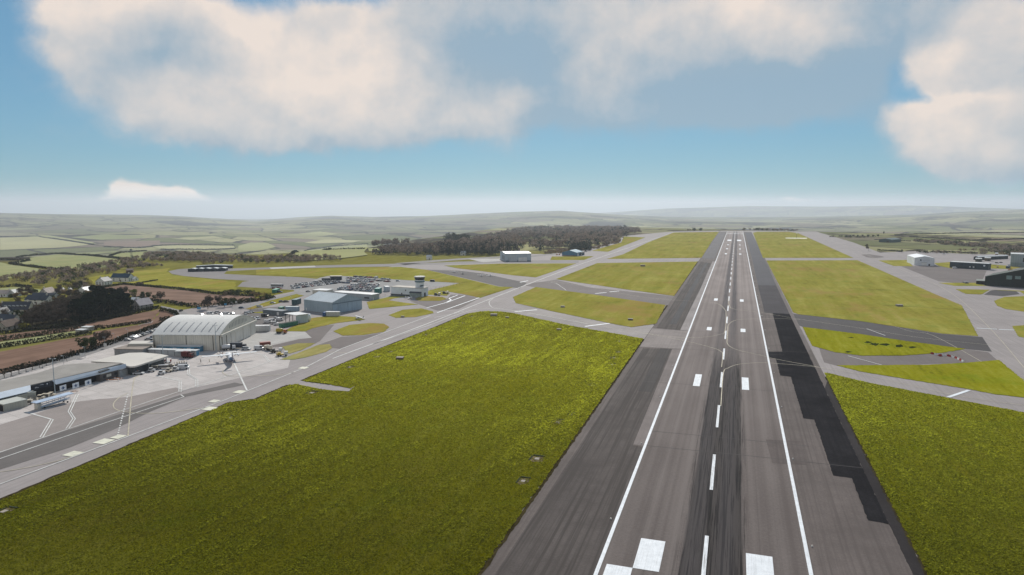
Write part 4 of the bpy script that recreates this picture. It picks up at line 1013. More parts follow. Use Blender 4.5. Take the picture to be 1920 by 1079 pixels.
# site huts in front of the arched hangar
BLUEP = M('bright_blue_panels', (.07, .21, .33), .6, .15)
hb_, lx, ly = flat_roofed('site_hut', 'long blue site hut against the foot of the arched hangar', 'hut', (298, 658), (376, 660.5), (381, 655.5), 3.0, BLUEP, R_LIGHT, lx=3.2)
for k in range(6): panel(hb_, 'window', 'y', 1.5 + k * ly / 6.2, 3.6 + k * ly / 6.2, 1.0, 2.2, W_WHITE if k % 2 else GLASS)
hb_, lx, ly = flat_roofed('site_hut', 'long pale grey site hut with blue end in front of the blue hut', 'hut', (284.5, 664.5), (368, 669), (373, 664), 3.0, M('pale_grey_hut', (.40, .42, .43), .6, .08), R_LIGHT, lx=3.0)
panel(hb_, 'end_panel', 'x', .2, 2.8, .2, 2.9, BLUEP, out=.06)
for k in range(7): panel(hb_, 'seam', 'y', 1 + k * ly / 7.3, 1.25 + k * ly / 7.3, .1, 2.9, M('dark_seam', (.10, .11, .12), .6), out=.04)
cn = thing('canopy', 'small white canopy on posts in front of the pale grey hut', 'canopy', G(346, 668.5), .35)
mb = MB(); mb.box((0, 0, 3.0), (8.5, 4.0, .25), R_LIGHT); mb.build('roof', cn)
for x in (-4, 4):
    for y in (-1.8, 1.8): mb = MB(); mb.tube((x, y, 0), (x, y, 3), .09, .09, STEEL, 6); mb.build('post', cn)
hb_, lx, ly = flat_roofed('storage_hut', 'small dark green hut with white roof between office block and pale grey hut', 'hut', (267, 661.5), (279, 663), (283, 660.5), 2.6, M('dark_green_panel', (.035, .085, .07), .6), R_LIGHT)
panel(hb_, 'door', 'y', .5, 1.6, 0, 2, BLACK)

# beige freight sheds at the near end of the apron
BEI = ribbed('beige_sheet', (.40, .395, .34), 1.0, .08)
BEIR = M('pale_green_grey_roof', (.44, .45, .41), .6, .06, .15)
fb, lx, ly = flat_roofed('freight_shed', 'low beige shed with grey green roof, nearer one at the left edge of the apron', 'shed', (-14, 765), (8, 773), (49, 762), 2.9, BEI, BEIR, over=.15, th=.2)
panel(fb, 'door', 'y', .6, ly - .6, 0, 2.5, DARKFAC, out=.05)
fb, lx, ly = flat_roofed('freight_shed', 'low beige shed joined to the back of the nearer one beside the parked tugs', 'shed', (18, 751), (32, 757), (67, 749), 3.1, BEI, BEIR, over=.15, th=.2)
panel(fb, 'door', 'x', lx - 3.2, lx - .6, 0, 2.3, M('beige_roller_door', (.30, .29, .26), .6), out=.06)

# covered boarding ramp standing on the apron
loc, rz, lx, ly = frame((66, 764), (74, 769), (131, 752.5)); ly = 2.6
rp = thing('boarding_ramp', 'covered boarding ramp with long pale blue roof parked on the apron', 'ramp', loc, rz)
PBLUE = M('pale_blue_roof_sheet', (.42, .50, .62), .4, .12, .3)
mb = MB(); P = [(-1.2, -.6, 2.9), (lx + .5, -.6, 3.3), (lx + .5, ly + .5, 3.3), (-1.2, ly + .5, 2.9)]; mb.hull(P, [(p[0], p[1], p[2] + .22) for p in P], PBLUE); mb.build('roof', rp)
mb = MB(); P = [(.5, 0, .4), (lx - 1, 0, 1.35), (lx - 1, ly, 1.35), (.5, ly, .4)]; mb.hull(P, [(p[0], p[1], p[2] + .15) for p in P], STEEL); mb.build('deck', rp)
mb = MB()
for y in (0, ly): mb.hull([(.5, y - .03, .9), (lx - 1, y - .03, 1.8), (lx - 1, y + .03, 1.8), (.5, y + .03, .9)], [(.5, y - .03, 1.25), (lx - 1, y - .03, 2.15), (lx - 1, y + .03, 2.15), (.5, y + .03, 1.25)], PBLUE)
mb.build('side_rail', rp)
for k in range(6):
    for y in (0, ly):
        x = .6 + k * (lx - 1.4) / 5; mb = MB(); mb.tube((x, y, .2), (x, y, 2.95), .06, .06, STEEL, 5); mb.build('post', rp)
mb = MB(); mb.box((.3, ly / 2, .1), (1.6, 2.2, 2.4), W_CREAM); mb.build('end_panel', rp)
for x in (2, lx - 2):
    for y in (0, ly): mb = MB(); mb.lathe([(.35, -.12), (.35, .12)], BLACK, (x, y, .35), 'y', 10); mb.build('wheel', rp)

# open sided store with green tank, white tank, long low shed, trailers
loc, rz, lx, ly = frame((538, 599), (555.5, 608), (568, 602.5))
os_ = thing('open_shed', 'open sided store with a mono pitch grey roof on posts', 'shed', loc, rz); lx, ly = 9.5, 13.0
GREYB = ribbed('grey_blue_cladding', (.46, .52, .55), .9, .12)
mb = MB(); P = [(-.8, -.6, 6.0), (lx + .6, -.6, 5.7), (lx + .6, ly, 5.7), (-.8, ly, 6.0)]; mb.hull(P, [(p[0], p[1], p[2] + .3) for p in P], R_LIGHT); mb.build('roof', os_)
mb = MB(); mb.box((lx / 2, .1, 0), (lx, .2, 5.65), GREYB); mb.build('wall', os_)
mb = MB(); mb.box((lx - .1, ly / 2, 0), (.2, ly - .4, 5.65), GREYB); mb.build('wall', os_)
for y in (4, 8, 12.6):
    mb = MB(); mb.box((0, y, 0), (.3, .3, 5.9), M('dark_steel_post', (.05, .055, .06), .6)); mb.build('post', os_)
hb_, lx, ly = flat_roofed('storage_shed', 'long low slate grey shed behind the open sided store', 'shed', (497, 588.5), (529, 592.5), (536, 590), 3.2, M('slate_grey_cladding', (.13, .155, .17), .7), M('slate_grey_roof', (.17, .19, .21), .7))
panel(hb_, 'door', 'y', 3, 5, 0, 2.4, W_WHITE)
loc, rz, lx, ly = frame((523, 612), (529, 616), (548, 609.5))
tk = thing('waste_skip', 'long green metal container in front of the open sided store', 'container', loc, rz); GRN = M('green_container', (.05, .17, .115), .6, .2)
mb = MB(); mb.box((lx / 2, 1.6, .3), (lx, 3.0, 2.7), GRN, taper=1.0); mb.build('body', tk)
for k in range(7): mb = MB(); mb.box((.5 + k * (lx - 1) / 6, .05, .3), (.14, .14, 2.6), GRN); mb.build('rib', tk)
mb = MB(); mb.box((lx / 2, 1.6, 3.0), (lx - .3, 2.7, .04), BLACK); mb.build('load', tk)
wt = thing('storage_tank', 'white domed tank at the right end of the open sided store', 'tank', G(573.5, 603), .3)
mb = MB(); mb.lathe([(2.1, -3.2), (2.6, -2.8), (2.8, -1), (2.8, 1), (2.6, 2.8), (2.1, 3.2)], M('white_tank_shell', (.62, .64, .66), .5, .06), (0, 0, 2.85), 'x', 18); mb.build('shell', wt, True)
for x in (-2, 2): mb = MB(); mb.box((x, 0, 0), (.5, 4, 1.2), STEEL); mb.build('cradle', wt)
def container(name, label, A, B, C, h, col, rzoff=0, base=.15, lw=2.5, door=True, group=None):
    loc, rz, lx, ly = frame(A, B, C); r = thing(name, label, 'container', loc, rz, group)
    mt = ribbed(name + '_sheet_%02d' % len(MATS), col, .6, .22, .6); MATS['_%d' % len(MATS)] = mt
    L_ = max(lx, ly); along = 'x' if lx >= ly else 'y'
    mb = MB(); sz = (lx, lw, h) if along == 'x' else (lw, ly, h); c = (sz[0] / 2, sz[1] / 2, base); mb.box(c, sz, mt); mb.build('body', r)
    mb = MB(); mb.box((c[0], c[1], base + h), (sz[0] - .1, sz[1] - .1, .08), M('container_top_%s' % label[:12].replace(' ', '_'), tuple(min(.6, x * 1.6 + .08) for x in col), .6)); mb.build('top', r)
    if door:
        mb = MB()
        if along == 'x': mb.box((lx + .03, lw / 2, base + .1), (.06, lw - .3, h - .2), mt)
        else: mb.box((lw / 2, -.03, base + .1), (lw - .3, .06, h - .2), mt)
        mb.build('door', r)
    return r
container('shipping_container', 'rust red shipping container beside the parked apron vehicles', (485, 651), (488, 652.5), (508, 651), 2.7, (.17, .045, .03), lw=2.6)
container('portable_cabin', 'long white portable cabin at the far corner of the arched hangar', (471, 622.5), (505, 622), (510, 618.5), 3.6, (.42, .44, .45), lw=3.4)
container('portable_cabin', 'white portable cabin with blue skirt close to the control tower', (719, 548.5), (731.5, 547), (734, 545), 4.4, (.42, .46, .50), lw=4)
container('shipping_container', 'teal green container left of the control tower', (700.5, 552), (711, 552.5), (713, 550), 5.0, (.02, .13, .12), lw=4.5)
container('shipping_container', 'dark teal container parked left of the steel blue hangar', (541, 571.5), (556, 572.5), (560, 569.5), 4.2, (.04, .09, .10), lw=4)
container('portable_cabin', 'pale cabin near foot of the steel blue hangar doors', (611, 593.5), (636, 594), (640, 591), 3.2, (.45, .46, .44), lw=3)
container('shipping_container', 'small bright blue container between pale cabin and steel blue hangar', (602, 592.5), (610.5, 594), (613, 591.5), 2.8, (.03, .08, .20), lw=2.4)
container('storage_box', 'small green box beside the road behind the open sided store', (522, 583.5), (529, 584), (531, 582), 2.8, (.04, .15, .10), lw=3)
container('storage_box', 'green and white cabin at the right tip of the dark shrubs', (507, 549.5), (518, 550), (521, 547.5), 3.0, (.05, .20, .14), lw=4)
container('portable_cabin', 'pale blue cabin against the left wall of the steel blue hangar', (537, 583.5), (559, 584.5), (561, 582), 3.4, (.30, .40, .48), lw=3)

# far left: navy huts of the perimeter loop
NAVY = ribbed('navy_sheet', (.022, .034, .05), 1.0, .2, .6); NROOF = M('pale_blue_grey_roof', (.42, .46, .48), .5)
for k, (x0, x1) in enumerate(((355, 367), (368, 380.3), (381.5, 393.6), (396, 407.6), (410.6, 423))):
    nm = ('leftmost', 'second from left', 'middle', 'second from right', 'rightmost')[k]
    hh, lx, ly = gabled('storage_unit', 'dark navy hut on the perimeter loop, %s of the front five' % nm, 'hut', (x0, 509.6 - k * .3), (x1, 510 - k * .35), (x1 + 2.5, 508.5 - k * .35), 3.2, 4.0, 'x', NAVY, NROOF, 'dark huts on the perimeter loop', over=.1, lx=9)
    panel(hh, 'door', 'y', 1, ly - 1, .1, 2.9, M('navy_door', (.018, .028, .04), .5), out=.05)
hh, lx, ly = gabled('storage_unit', 'long dark shed right behind the row of five navy huts', 'hut', (367.5, 504.6), (435.5, 503.2), (438, 502.2), 3.4, 4.4, 'x', NAVY, NROOF, over=.1, lx=7)
for k in range(3): panel(hh, 'door', 'y', 3 + k * ly / 3, ly / 3 + k * ly / 3, .1, 2.9, M('navy_door', (.018, .028, .04), .5), out=.05)
hh, lx, ly = gabled('barn', 'small brown barn beside the woodland above the white houses', 'barn', (236.5, 512.5), (249, 512), (252, 510), 3.0, 4.6, 'y', M('brown_boards', (.10, .06, .045), .8), R_BROWN)
panel(hh, 'door', 'y', 2, 4, 0, 2.4, BLACK)

# far hangars behind the taxiway
fh, lx, ly = gabled('aircraft_hangar', 'pale grey far hangar with white doors in front of the dark conifers', 'hangar', (937, 486), (947.3, 490.8), (996, 490.2), 11.2, 12.6, 'x', ribbed('far_hangar_sheet', (.40, .46, .50), 2.0, .10), R_LIGHT)
panel(fh, 'sliding_door', 'x', 6, 17, .1, 9, ribbed('far_hangar_door', (.46, .50, .52), 2, .08), out=.3)
panel(fh, 'door', 'x', 19, lx - 6, .1, 5.5, W_WHITE, out=.3); panel(fh, 'plinth', 'x', 1, lx - 1, 0, 1.2, M('blue_plinth', (.09, .15, .20), .6), out=.2)
for k in range(3): panel(fh, 'window', 'y', 6 + k * 9, 11 + k * 9, 2, 8, M('far_hangar_dark_bay', (.12, .15, .17), .5), out=.15)
hh, lx, ly = gabled('aircraft_hangar', 'bright blue gabled building at the edge of the wood beside the taxiway', 'building', (1055, 480), (1081.5, 481), (1090, 478.4), 5.6, 9.0, 'x', ribbed('vivid_blue_sheet', (.06, .17, .27), 1.6, .12), ribbed('vivid_blue_roof', (.16, .27, .34), 1.6, .08))
panel(hh, 'plinth', 'y', .5, ly - .5, 0, 1.4, M('brown_plinth', (.20, .15, .12), .8), out=.15); panel(hh, 'door', 'x', 3, 9, 0, 4, W_WHITE)
sh, lx, ly = flat_roofed('storage_shed', 'dark shed attached to the right side of the bright blue building', 'shed', (1084, 479.6), (1089, 479.8), (1095, 478), 4.6, M('dark_blue_shed', (.05, .07, .085), .7), R_SLATE)
panel(sh, 'door', 'x', 1, 4, 0, 2.6, W_CREAM)
for (x, y, lab) in ((868, 479, 'tiny white cottage in front of the dark conifer belt'), (804, 487, 'tiny white hut beside the perimeter track left of the conifers')):
    hh, lx, ly = gabled('cottage', lab, 'cottage', (x - 4, y), (x + 4, y + .3), (x + 6, y - .6), 4.0, 6.5, 'y', W_WHITE, R_LIGHT, lx=6); panel(hh, 'door', 'y', 2, 3, 0, 2, GLASS)

# right side group
WH = ribbed('white_hangar_sheet', (.60, .63, .67), 1.6, .05, .5, dirt=.1)
wh, lx, ly = gabled('aircraft_hangar', 'white hangar with a dark round emblem right of the runway', 'hangar', (1702.5, 492.2), (1714.3, 498), (1751, 498.8), 10.0, 12.4, 'y', WH, M('white_sheet_roof', (.68, .70, .72), .5, .05), over=.2)
panel(wh, 'door', 'x', lx * .36, lx * .62, .1, 4.2, W_WHITE, out=.10)
panel(wh, 'door_frame', 'x', lx * .345, lx * .635, 4.21, 4.5, M('grey_frame', (.2, .21, .22), .6), out=.14)
panel(wh, 'side_door', 'x', lx * .71, lx * .79, 0, 2.3, DARKFAC, out=.12)
mb = MB(); mb.lathe([(.95, 0), (.95, .12)], M('navy_disc', (.02, .03, .06), .5), (lx * .31, -.12, 7.3), 'y', 16); mb.build('emblem', wh)
mb = MB(); rg = random.Random(2)
for k in range(9): mb.box((lx * .42 + k * 1.0, -.04, 7.0), (.62, .06, .75 if rg.random() < .5 else .55), M('faint_grey_lettering', (.40, .44, .50), .6))
mb.build('lettering', wh)
NV = ribbed('navy_building_sheet', (.018, .034, .052), 1.6, .25, .5)
nb, lx, ly = flat_roofed('workshop', 'long navy building with a white round emblem right of the white hangar', 'workshop', (1783, 502), (1852, 506.6), (1857, 503.5), 7.6, NV, R_LIGHT, over=.3, lx=13)
for k in range(5): panel(nb, 'roller_door', 'y', 3.5 + k * ly / 5.3, 9.8 + k * ly / 5.3, .1, 5.0, M('navy_door', (.018, .028, .04), .5), out=.12)
mb = MB(); mb.lathe([(1.15, 0), (1.15, .14)], PAINT, (-.16, 4.0, 5.0), 'x', 16); mb.build('emblem', nb)
for k in (0, 1): panel(nb, 'window', 'y', 14.5 + k * 4, 16.3 + k * 4, 2.0, 3.2, W_WHITE, out=.16)
GRND = ribbed('dark_green_sheet', (.010, .018, .014), 1.6, .2, .6)
gh, lx, ly = gabled('aircraft_hangar', 'huge dark green hangar cut off by the right edge of the picture', 'hangar', (1828, 524), (1846, 535.8), (1990, 549), 9.0, 19.5, 'y', GRND, ribbed('dark_green_roof', (.016, .034, .026), 1.8, .15, .7), lx=72, ly=46)
for s in (17.5, 24.5): panel(gh, 'window', 'x', s, s + 4.6, 7.6, 11.4, M('grey_green_skylight', (.16, .23, .22), .4), out=.1)
mb = MB(); a, b_ = (20.0, -.5, 9.0 + 20 / 36 * 10.5 + .5), (36, -.5, 20.0)
mb.hull([a, b_, (b_[0], b_[1], b_[2] + .6), (a[0], a[1], a[2] + .6)], [(p[0], p[1] + .25, p[2]) for p in (a, b_, (b_[0], b_[1], b_[2] + .6), (a[0], a[1], a[2] + .6))], PAINT_OLD); mb.build('verge', gh)
panel(gh, 'sliding_door', 'x', 22, 50, .1, 8.4, M('black_green_door', (.008, .012, .010), .7), out=.3)
sh, lx, ly = flat_roofed('storage_shed', 'low dark brown lean to at the left end of the huge green hangar', 'shed', (1827, 530), (1830, 533.2), (1846, 534.4), 3.4, M('dark_brown_boards', (.025, .018, .016), .8), M('moss_grey_roof', (.20, .22, .20), .8))
panel(sh, 'door', 'x', 2, 4, 0, 2, BLACK)
gy, lx, ly = flat_roofed('aircraft_hangar', 'tall grey hangar with a dark doorway at the right edge of the picture', 'hangar', (1889, 497), (1894, 500.2), (1980, 504), 16.5, ribbed('grey_blue_hangar_sheet', (.27, .32, .34), 2.4, .08), R_LIGHT, lx=64, ly=30)
panel(gy, 'doorway', 'x', 13, 17, 6.5, 12, DARKFAC); panel(gy, 'lower_wall', 'x', 0, 40, 0, 5.5, ribbed('grey_green_sheet', (.20, .25, .25), 2.4, .1), out=.3)
for (A, B, C, h, col, lab) in (((1829, 490.8), (1840, 491.4), (1841, 490), 4.0, (.07, .075, .06), 'short olive shed behind the long navy building'),
                               ((1846, 489.5), (1857, 490), (1858, 488), 4.2, (.13, .10, .07), 'brown shed between the olive shed and the long black shed'),
                               ((1857, 489.6), (1890, 485.6), (1892, 484.5), 4.4, (.035, .04, .042), 'long black shed in front of the tall grey hangar'),
                               ((1866, 481.5), (1871, 481.6), (1872, 480.8), 4.6, (.30, .22, .17), 'little beige brick hut beside the scrub left of the tall grey hangar')):
    s_, lx, ly = gabled('storage_shed', lab, 'shed', A, B, C, h, h + 1.2, 'y', M('shed_' + lab[:12].replace(' ', '_'), col, .8), R_LIGHT, lx=7, over=.2); panel(s_, 'door', 'y', 1.5, 3.5, 0, 2.2, BLACK)
container('shipping_container', 'dark blue container on the grass left of the tall grey hangar', (1880, 503.5), (1891, 504.2), (1892.5, 503), 2.8, (.02, .045, .08), lw=3)
container('log_pile', 'low brown stack lying on the grass right of the navy building', (1862, 502), (1872, 502.4), (1873, 501.6), 1.3, (.16, .09, .04), lw=2, door=False)
fs, lx, ly = gabled('barn', 'dark green barn on the open field beyond the right taxiway', 'barn', (1656, 454.2), (1672, 455.4), (1676, 453.4), 6.0, 8.2, 'x', ribbed('bottle_green_sheet', (.035, .07, .07), 2, .12), M('bottle_green_roof', (.06, .10, .10), .6))
panel(fs, 'door', 'y', 5, 11, 0, 4, DARKFAC)

# village and farmhouses
def house(label, A, B, C, eave, ridge, axis, wall, roof, lx=None, ly=None, wins=3, chim=True, name='house'):
    _, _, fx, fy = frame(A, B, C); lx = lx or min(fx, 9.0 if axis == 'y' else 12.0); ly = ly or min(fy, 22.0 if axis == 'y' else 9.5)
    eave *= .86; ridge *= .86
    h, lx, ly = gabled(name, label, 'house', A, B, C, eave, ridge, axis, wall, roof, 'houses of the village', lx=lx, ly=ly)
    for face, L_ in (('x', lx), ('y', ly)):
        for k in range(wins):
            s = L_ * (k + .5) / wins
            w = panel(h, 'window', face, s - .55, s + .55, 1.0, 2.2, GLASS, out=.05)
            if eave > 3.7: panel(h, 'window', face, s - .55, s + .55, 2.75, 3.6, GLASS, out=.05)
    panel(h, 'door', 'y', ly * .42, ly * .42 + 1, 0, 2.1, M('front_door', (.10, .07, .06), .6), out=.06)
    if chim:
        mb = MB(); c = (lx / 2, ly * .12, ridge - .6) if axis == 'y' else (lx * .12, ly / 2, ridge - .6); mb.box(c, (.8, .8, 2.0), W_CREAM); mb.build('chimney', h)
    return h, lx, ly
hh, lx, ly = house('long house with dark slate roof and a row of six white dormers', (14, 588), (53, 590), (62, 584), 4.4, 10.5, 'y', W_CREAM, R_SLATE, wins=4)
for k in range(6):
    y = 2 + (k + .3) * (ly - 3) / 6; dm = MB(); dm.box((2.6, y, 5.0), (2.6, 1.5, 1.7), W_WHITE); d_ = dm.build('dormer', hh); mb = MB(); mb.box((1.27, y, 5.3), (.06, 1.0, 1.1), GLASS); mb.build('pane', d_)
house('house with brown tiled roof at the left edge of the picture beside the dormer house', (-22, 588), (3, 590.5), (14, 584), 4.6, 9.5, 'y', W_WHITE, R_BROWN)
house('white gabled cottage between the brown roofed house and the dormer house', (-2, 592), (10, 594), (20, 589), 3.6, 6.8, 'x', W_WHITE, R_SLATE, wins=2)
house('dark roofed bungalow lowest in the village beside the yellow bush', (-8, 616), (12, 621), (36, 613), 3.0, 7.2, 'x', W_STONE, R_BROWN)
house('dark bungalow with pale gable right above the lowest bungalow', (4, 605), (22, 609), (38, 603), 3.2, 7.0, 'y', W_WHITE, R_SLATE, wins=2)
house('white house with slate roof behind the right end of the dormer house', (62, 569), (86, 572), (93, 568), 4.4, 8.5, 'y', W_WHITE, R_SLATE)
house('house with big pale weathered roof at the top of the village', (70, 557), (92, 559), (102, 554), 3.6, 9.5, 'x', W_STONE, R_PINK)
house('low dark roofed house in front of the pale weathered roof', (64, 562), (82, 563), (86, 560.5), 3.2, 6.6, 'y', W_CREAM, R_SLATE, wins=2)
house('slate roofed annexe right of the pale weathered roof', (84, 561.5), (100, 562.5), (104, 560), 3.2, 6.0, 'y', W_CREAM, R_SLATE, wins=2)
house('small white cottage behind bushes at the far left of the village', (2, 556), (14, 557.5), (18, 555), 3.4, 6.5, 'y', W_WHITE, R_PINK, wins=2)
house('tiny white gabled cottage left of the pale weathered roof', (22, 555.5), (28, 556.5), (33, 554.5), 3.6, 6.8, 'x', W_WHITE, W_WHITE, wins=1, chim=False)
house('white house with dark blue roof standing alone on the green slope', (220.5, 527), (241, 529), (246, 526), 5.2, 9.6, 'y', W_WHITE, M('dark_blue_slate', (.022, .05, .075), .5, .2))
house('pale roofed outbuilding right of the dark blue roofed house', (243, 527.6), (252, 528), (256, 526.5), 2.8, 5.2, 'y', W_WHITE, R_LIGHT, wins=1, chim=False)
house('low grey outbuilding left of the dark blue roofed house', (207, 527.5), (219, 528.5), (222, 527), 2.6, 4.4, 'y', W_STONE, R_SLATE, wins=1, chim=False)
house('white farmhouse with grey gable left of the dark blue roofed house', (174, 533.5), (196, 536), (202, 532), 4.8, 9.0, 'x', W_WHITE, R_SLATE)
house('white house half hidden behind the bare trees of the dark wood', (151, 552), (162, 554), (168, 551), 4.4, 8.0, 'x', W_WHITE, R_LIGHT, wins=2)
house('grey stone house at the right end of the dark pine wood', (245, 577), (262, 583), (276, 577.5), 4.6, 9.8, 'x', W_STONE, M('grey_stone_slate', (.26, .24, .26), .7, .15))
house('white shed just behind the grey stone house', (247, 568), (256, 569.5), (260, 567.5), 3.0, 5.2, 'y', W_WHITE, R_LIGHT, wins=1, chim=False)
# polytunnel and field shelters
pt_ = thing('polytunnel', 'pair of pale arched frames among the trees above the village', 'polytunnel', G(125, 548), .9)
for x in (-3, 3):
    mb = MB()
    for i in range(12):
        a0, a1 = math.pi * i / 12, math.pi * (i + 1) / 12
        P = [(x - 2.2 * math.cos(a0), 0, .05 + 3.6 * math.sin(a0)), (x - 2.2 * math.cos(a1), 0, .05 + 3.6 * math.sin(a1))]
        mb.quad((P[0][0], -11, P[0][2]), (P[1][0], -11, P[1][2]), (P[1][0], 11, P[1][2]), (P[0][0], 11, P[0][2]), M('tunnel_film', (.33, .31, .28), .5, .3, aniso=(.2, .05, .2)))
    mb.build('cover', pt_)
for (x, y, lab) in ((163, 620.5, 'grey field shelter at the right end of the pale grass strip'), (152, 626, 'low white caravan beside the grey field shelter')):
    s_, lx, ly = flat_roofed('field_shelter', lab, 'shelter', (x - 5, y - .5), (x + 4, y + 1), (x + 8, y - 1.2), 2.4, W_STONE, R_LIGHT); panel(s_, 'door', 'y', .6, 2, 0, 1.9, BLACK)
# ------------------------------------------------------------------ trees, hedges, woods
def leaf_mat(name, lo, hi, trans=.15):
    m, t, b = new_mat(name)
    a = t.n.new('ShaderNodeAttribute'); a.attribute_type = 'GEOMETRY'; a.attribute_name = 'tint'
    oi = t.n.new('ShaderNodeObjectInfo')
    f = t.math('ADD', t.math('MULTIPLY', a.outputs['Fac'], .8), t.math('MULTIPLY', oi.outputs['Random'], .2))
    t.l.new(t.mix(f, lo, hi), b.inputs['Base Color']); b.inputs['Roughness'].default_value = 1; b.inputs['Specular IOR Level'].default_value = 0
    return m


L_PINE = leaf_mat('pine_needles', (.006, .010, .007), (.022, .034, .018))
L_BARE = leaf_mat('bare_twigs', (.045, .034, .026), (.16, .125, .095))
L_LEAF = leaf_mat('green_leaves', (.022, .034, .010), (.075, .095, .030))
L_LIME = leaf_mat('spring_leaves', (.07, .09, .015), (.20, .22, .05))
L_RUST = leaf_mat('rusty_twigs', (.12, .08, .04), (.34, .24, .12))
L_HEDGE = leaf_mat('hedge_leaves', (.014, .018, .010), (.060, .062, .030))
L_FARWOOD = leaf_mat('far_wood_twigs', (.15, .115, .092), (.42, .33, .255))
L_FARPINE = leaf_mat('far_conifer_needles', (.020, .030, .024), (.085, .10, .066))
BARK = M('bark', (.075, .060, .048), 1, .25, 1.5, 0, 0)


def quads_at(C, S, rng, tint, flat=0.0, long_=1.0, up=0.0):
    """randomly turned leaf patches at centres C with sizes S"""
    n = len(C); d = rng.normal(size=(n, 3)); d[:, 2] = d[:, 2] * (1 - flat) + up; d /= np.linalg.norm(d, axis=1)[:, None] + 1e-9
    e = np.cross(d, rng.normal(size=(n, 3))); e /= np.linalg.norm(e, axis=1)[:, None] + 1e-9
    a = d * S[:, None] * .5 * long_; b = e * S[:, None] * .5 / (long_ ** .7)
    V = np.stack([C - a - b * .5, C + a * .2 - b, C + a + b * .3, C - a * .1 + b], 1).reshape(-1, 3)
    return V, np.arange(n * 4).reshape(n, 4), np.clip(tint, 0, 1)


def crown_pts(rng, n, h, r, kind):
    """leaf centres, sizes and tints of one crown of height h and radius r"""
    if kind == 'pine':
        k = 12; c = np.stack([rng.uniform(-.65, .65, k) * r, rng.uniform(-.65, .65, k) * r, h * np.concatenate([rng.uniform(.16, .45, 4), rng.uniform(.5, .92, k - 4)])], 1); cr = r * rng.uniform(.36, .55, k); sq = .7
    elif kind == 'cone':
        k = 8; zz = np.linspace(.22, .95, k); c = np.stack([rng.uniform(-.2, .2, k) * r, rng.uniform(-.2, .2, k) * r, h * zz], 1); cr = r * (1.08 - zz) * .95 + .25; sq = .8
    elif kind == 'bush':
        k = 6; c = np.stack([rng.uniform(-.6, .6, k) * r, rng.uniform(-.6, .6, k) * r, h * rng.uniform(.3, .6, k)], 1); cr = r * rng.uniform(.4, .6, k); sq = .8
    else:
        k = 12; th = rng.uniform(0, 6.28, k); rr = r * np.sqrt(rng.uniform(0, 1, k)) * .68
        c = np.stack([rr * np.cos(th), rr * np.sin(th), h * rng.uniform(.42, .86, k)], 1); cr = r * rng.uniform(.28, .46, k); sq = .85
    w = cr ** 2; j = rng.choice(k, n, p=w / w.sum())
    d = rng.normal(size=(n, 3)); d /= np.linalg.norm(d, axis=1)[:, None]; rad = cr[j] * rng.uniform(.55, 1.05, n) ** .6
    P = c[j] + d * rad[:, None] * np.array([1, 1, sq]); P[:, 2] = np.clip(P[:, 2], .1, None)
    clump = rng.uniform(0, 1, k)[j]
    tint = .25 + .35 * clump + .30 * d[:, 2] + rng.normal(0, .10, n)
    return P, tint, d


def crown_obj(kind, seed, h, r, mat, n, size, parent):
    rng = np.random.RandomState(seed); P, tint, d = crown_pts(rng, n, h, r, 'round' if kind == 'bare' else kind)
    S = size * rng.uniform(.6, 1.4, n)
    if kind == 'bare':
        V, Q, T_ = quads_at(P, S, rng, tint, 0, 2.6, .4)
    else: V, Q, T_ = quads_at(P, S, rng, tint)
    return np_obj('crown', V, Q, [mat], parent, attr=T_)


def make_tree(name, kind, seed, h, r, mat, n, size, label='', cat='tree'):
    o = thing(name, label, cat)
    rng = random.Random(seed); mb = MB(); tr_ = h * .018 + .08
    top = h * (.8 if kind != 'bush' else .4); lean = rng.uniform(-.3, .3)
    mb.tube((0, 0, -.2), (lean, 0, top), tr_, tr_ * .35, BARK, 7)
    for k in range(6 if kind in ('bare', 'round') else 4):
        a = k * 2.1 + rng.random(); z0 = h * rng.uniform(.3, .55); z1 = z0 + h * rng.uniform(.18, .32)
        if kind == 'bush': z0, z1 = .1, h * .6
        mb.tube((lean * z0 / h, 0, z0), (r * .65 * math.cos(a), r * .65 * math.sin(a), z1), tr_ * .5, tr_ * .15, BARK, 5)
    mb.build('trunk', o)
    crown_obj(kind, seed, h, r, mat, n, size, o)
    return o


PROTO = {
    'pine': [make_tree('pine_tree', 'pine', s, 16, 5.2, L_PINE, 1100, 1.0) for s in (1, 2, 3)],
    'bare': [make_tree('bare_tree', 'bare', s, 13, 5.0, L_BARE, 1150, .62) for s in (4, 5, 6)],
    'sapling': [make_tree('bare_tree', 'bare', 15, 5, 1.7, L_BARE, 130, .34)],
    'leafy': [make_tree('leafy_tree', 'round', s, 9, 4.0, L_LEAF, 800, .75) for s in (7, 8)],
    'lime': [make_tree('leafy_tree', 'round', 9, 8, 3.0, L_LIME, 500, .6)],
    'rust': [make_tree('bare_tree', 'bare', 10, 8, 4.2, L_RUST, 800, .6)],
    'bush': [make_tree('bush', 'bush', s, 3.2, 2.8, mt, 450, .55, cat='bush') for s, mt in ((11, L_LEAF), (12, L_BARE), (13, L_RUST))],
    'yellow': [make_tree('bush', 'bush', 14, 3.0, 3.0, leaf_mat('gorse_flowers', (.12, .12, .02), (.36, .33, .06)), 450, .5, cat='bush')],
}
USED = set()


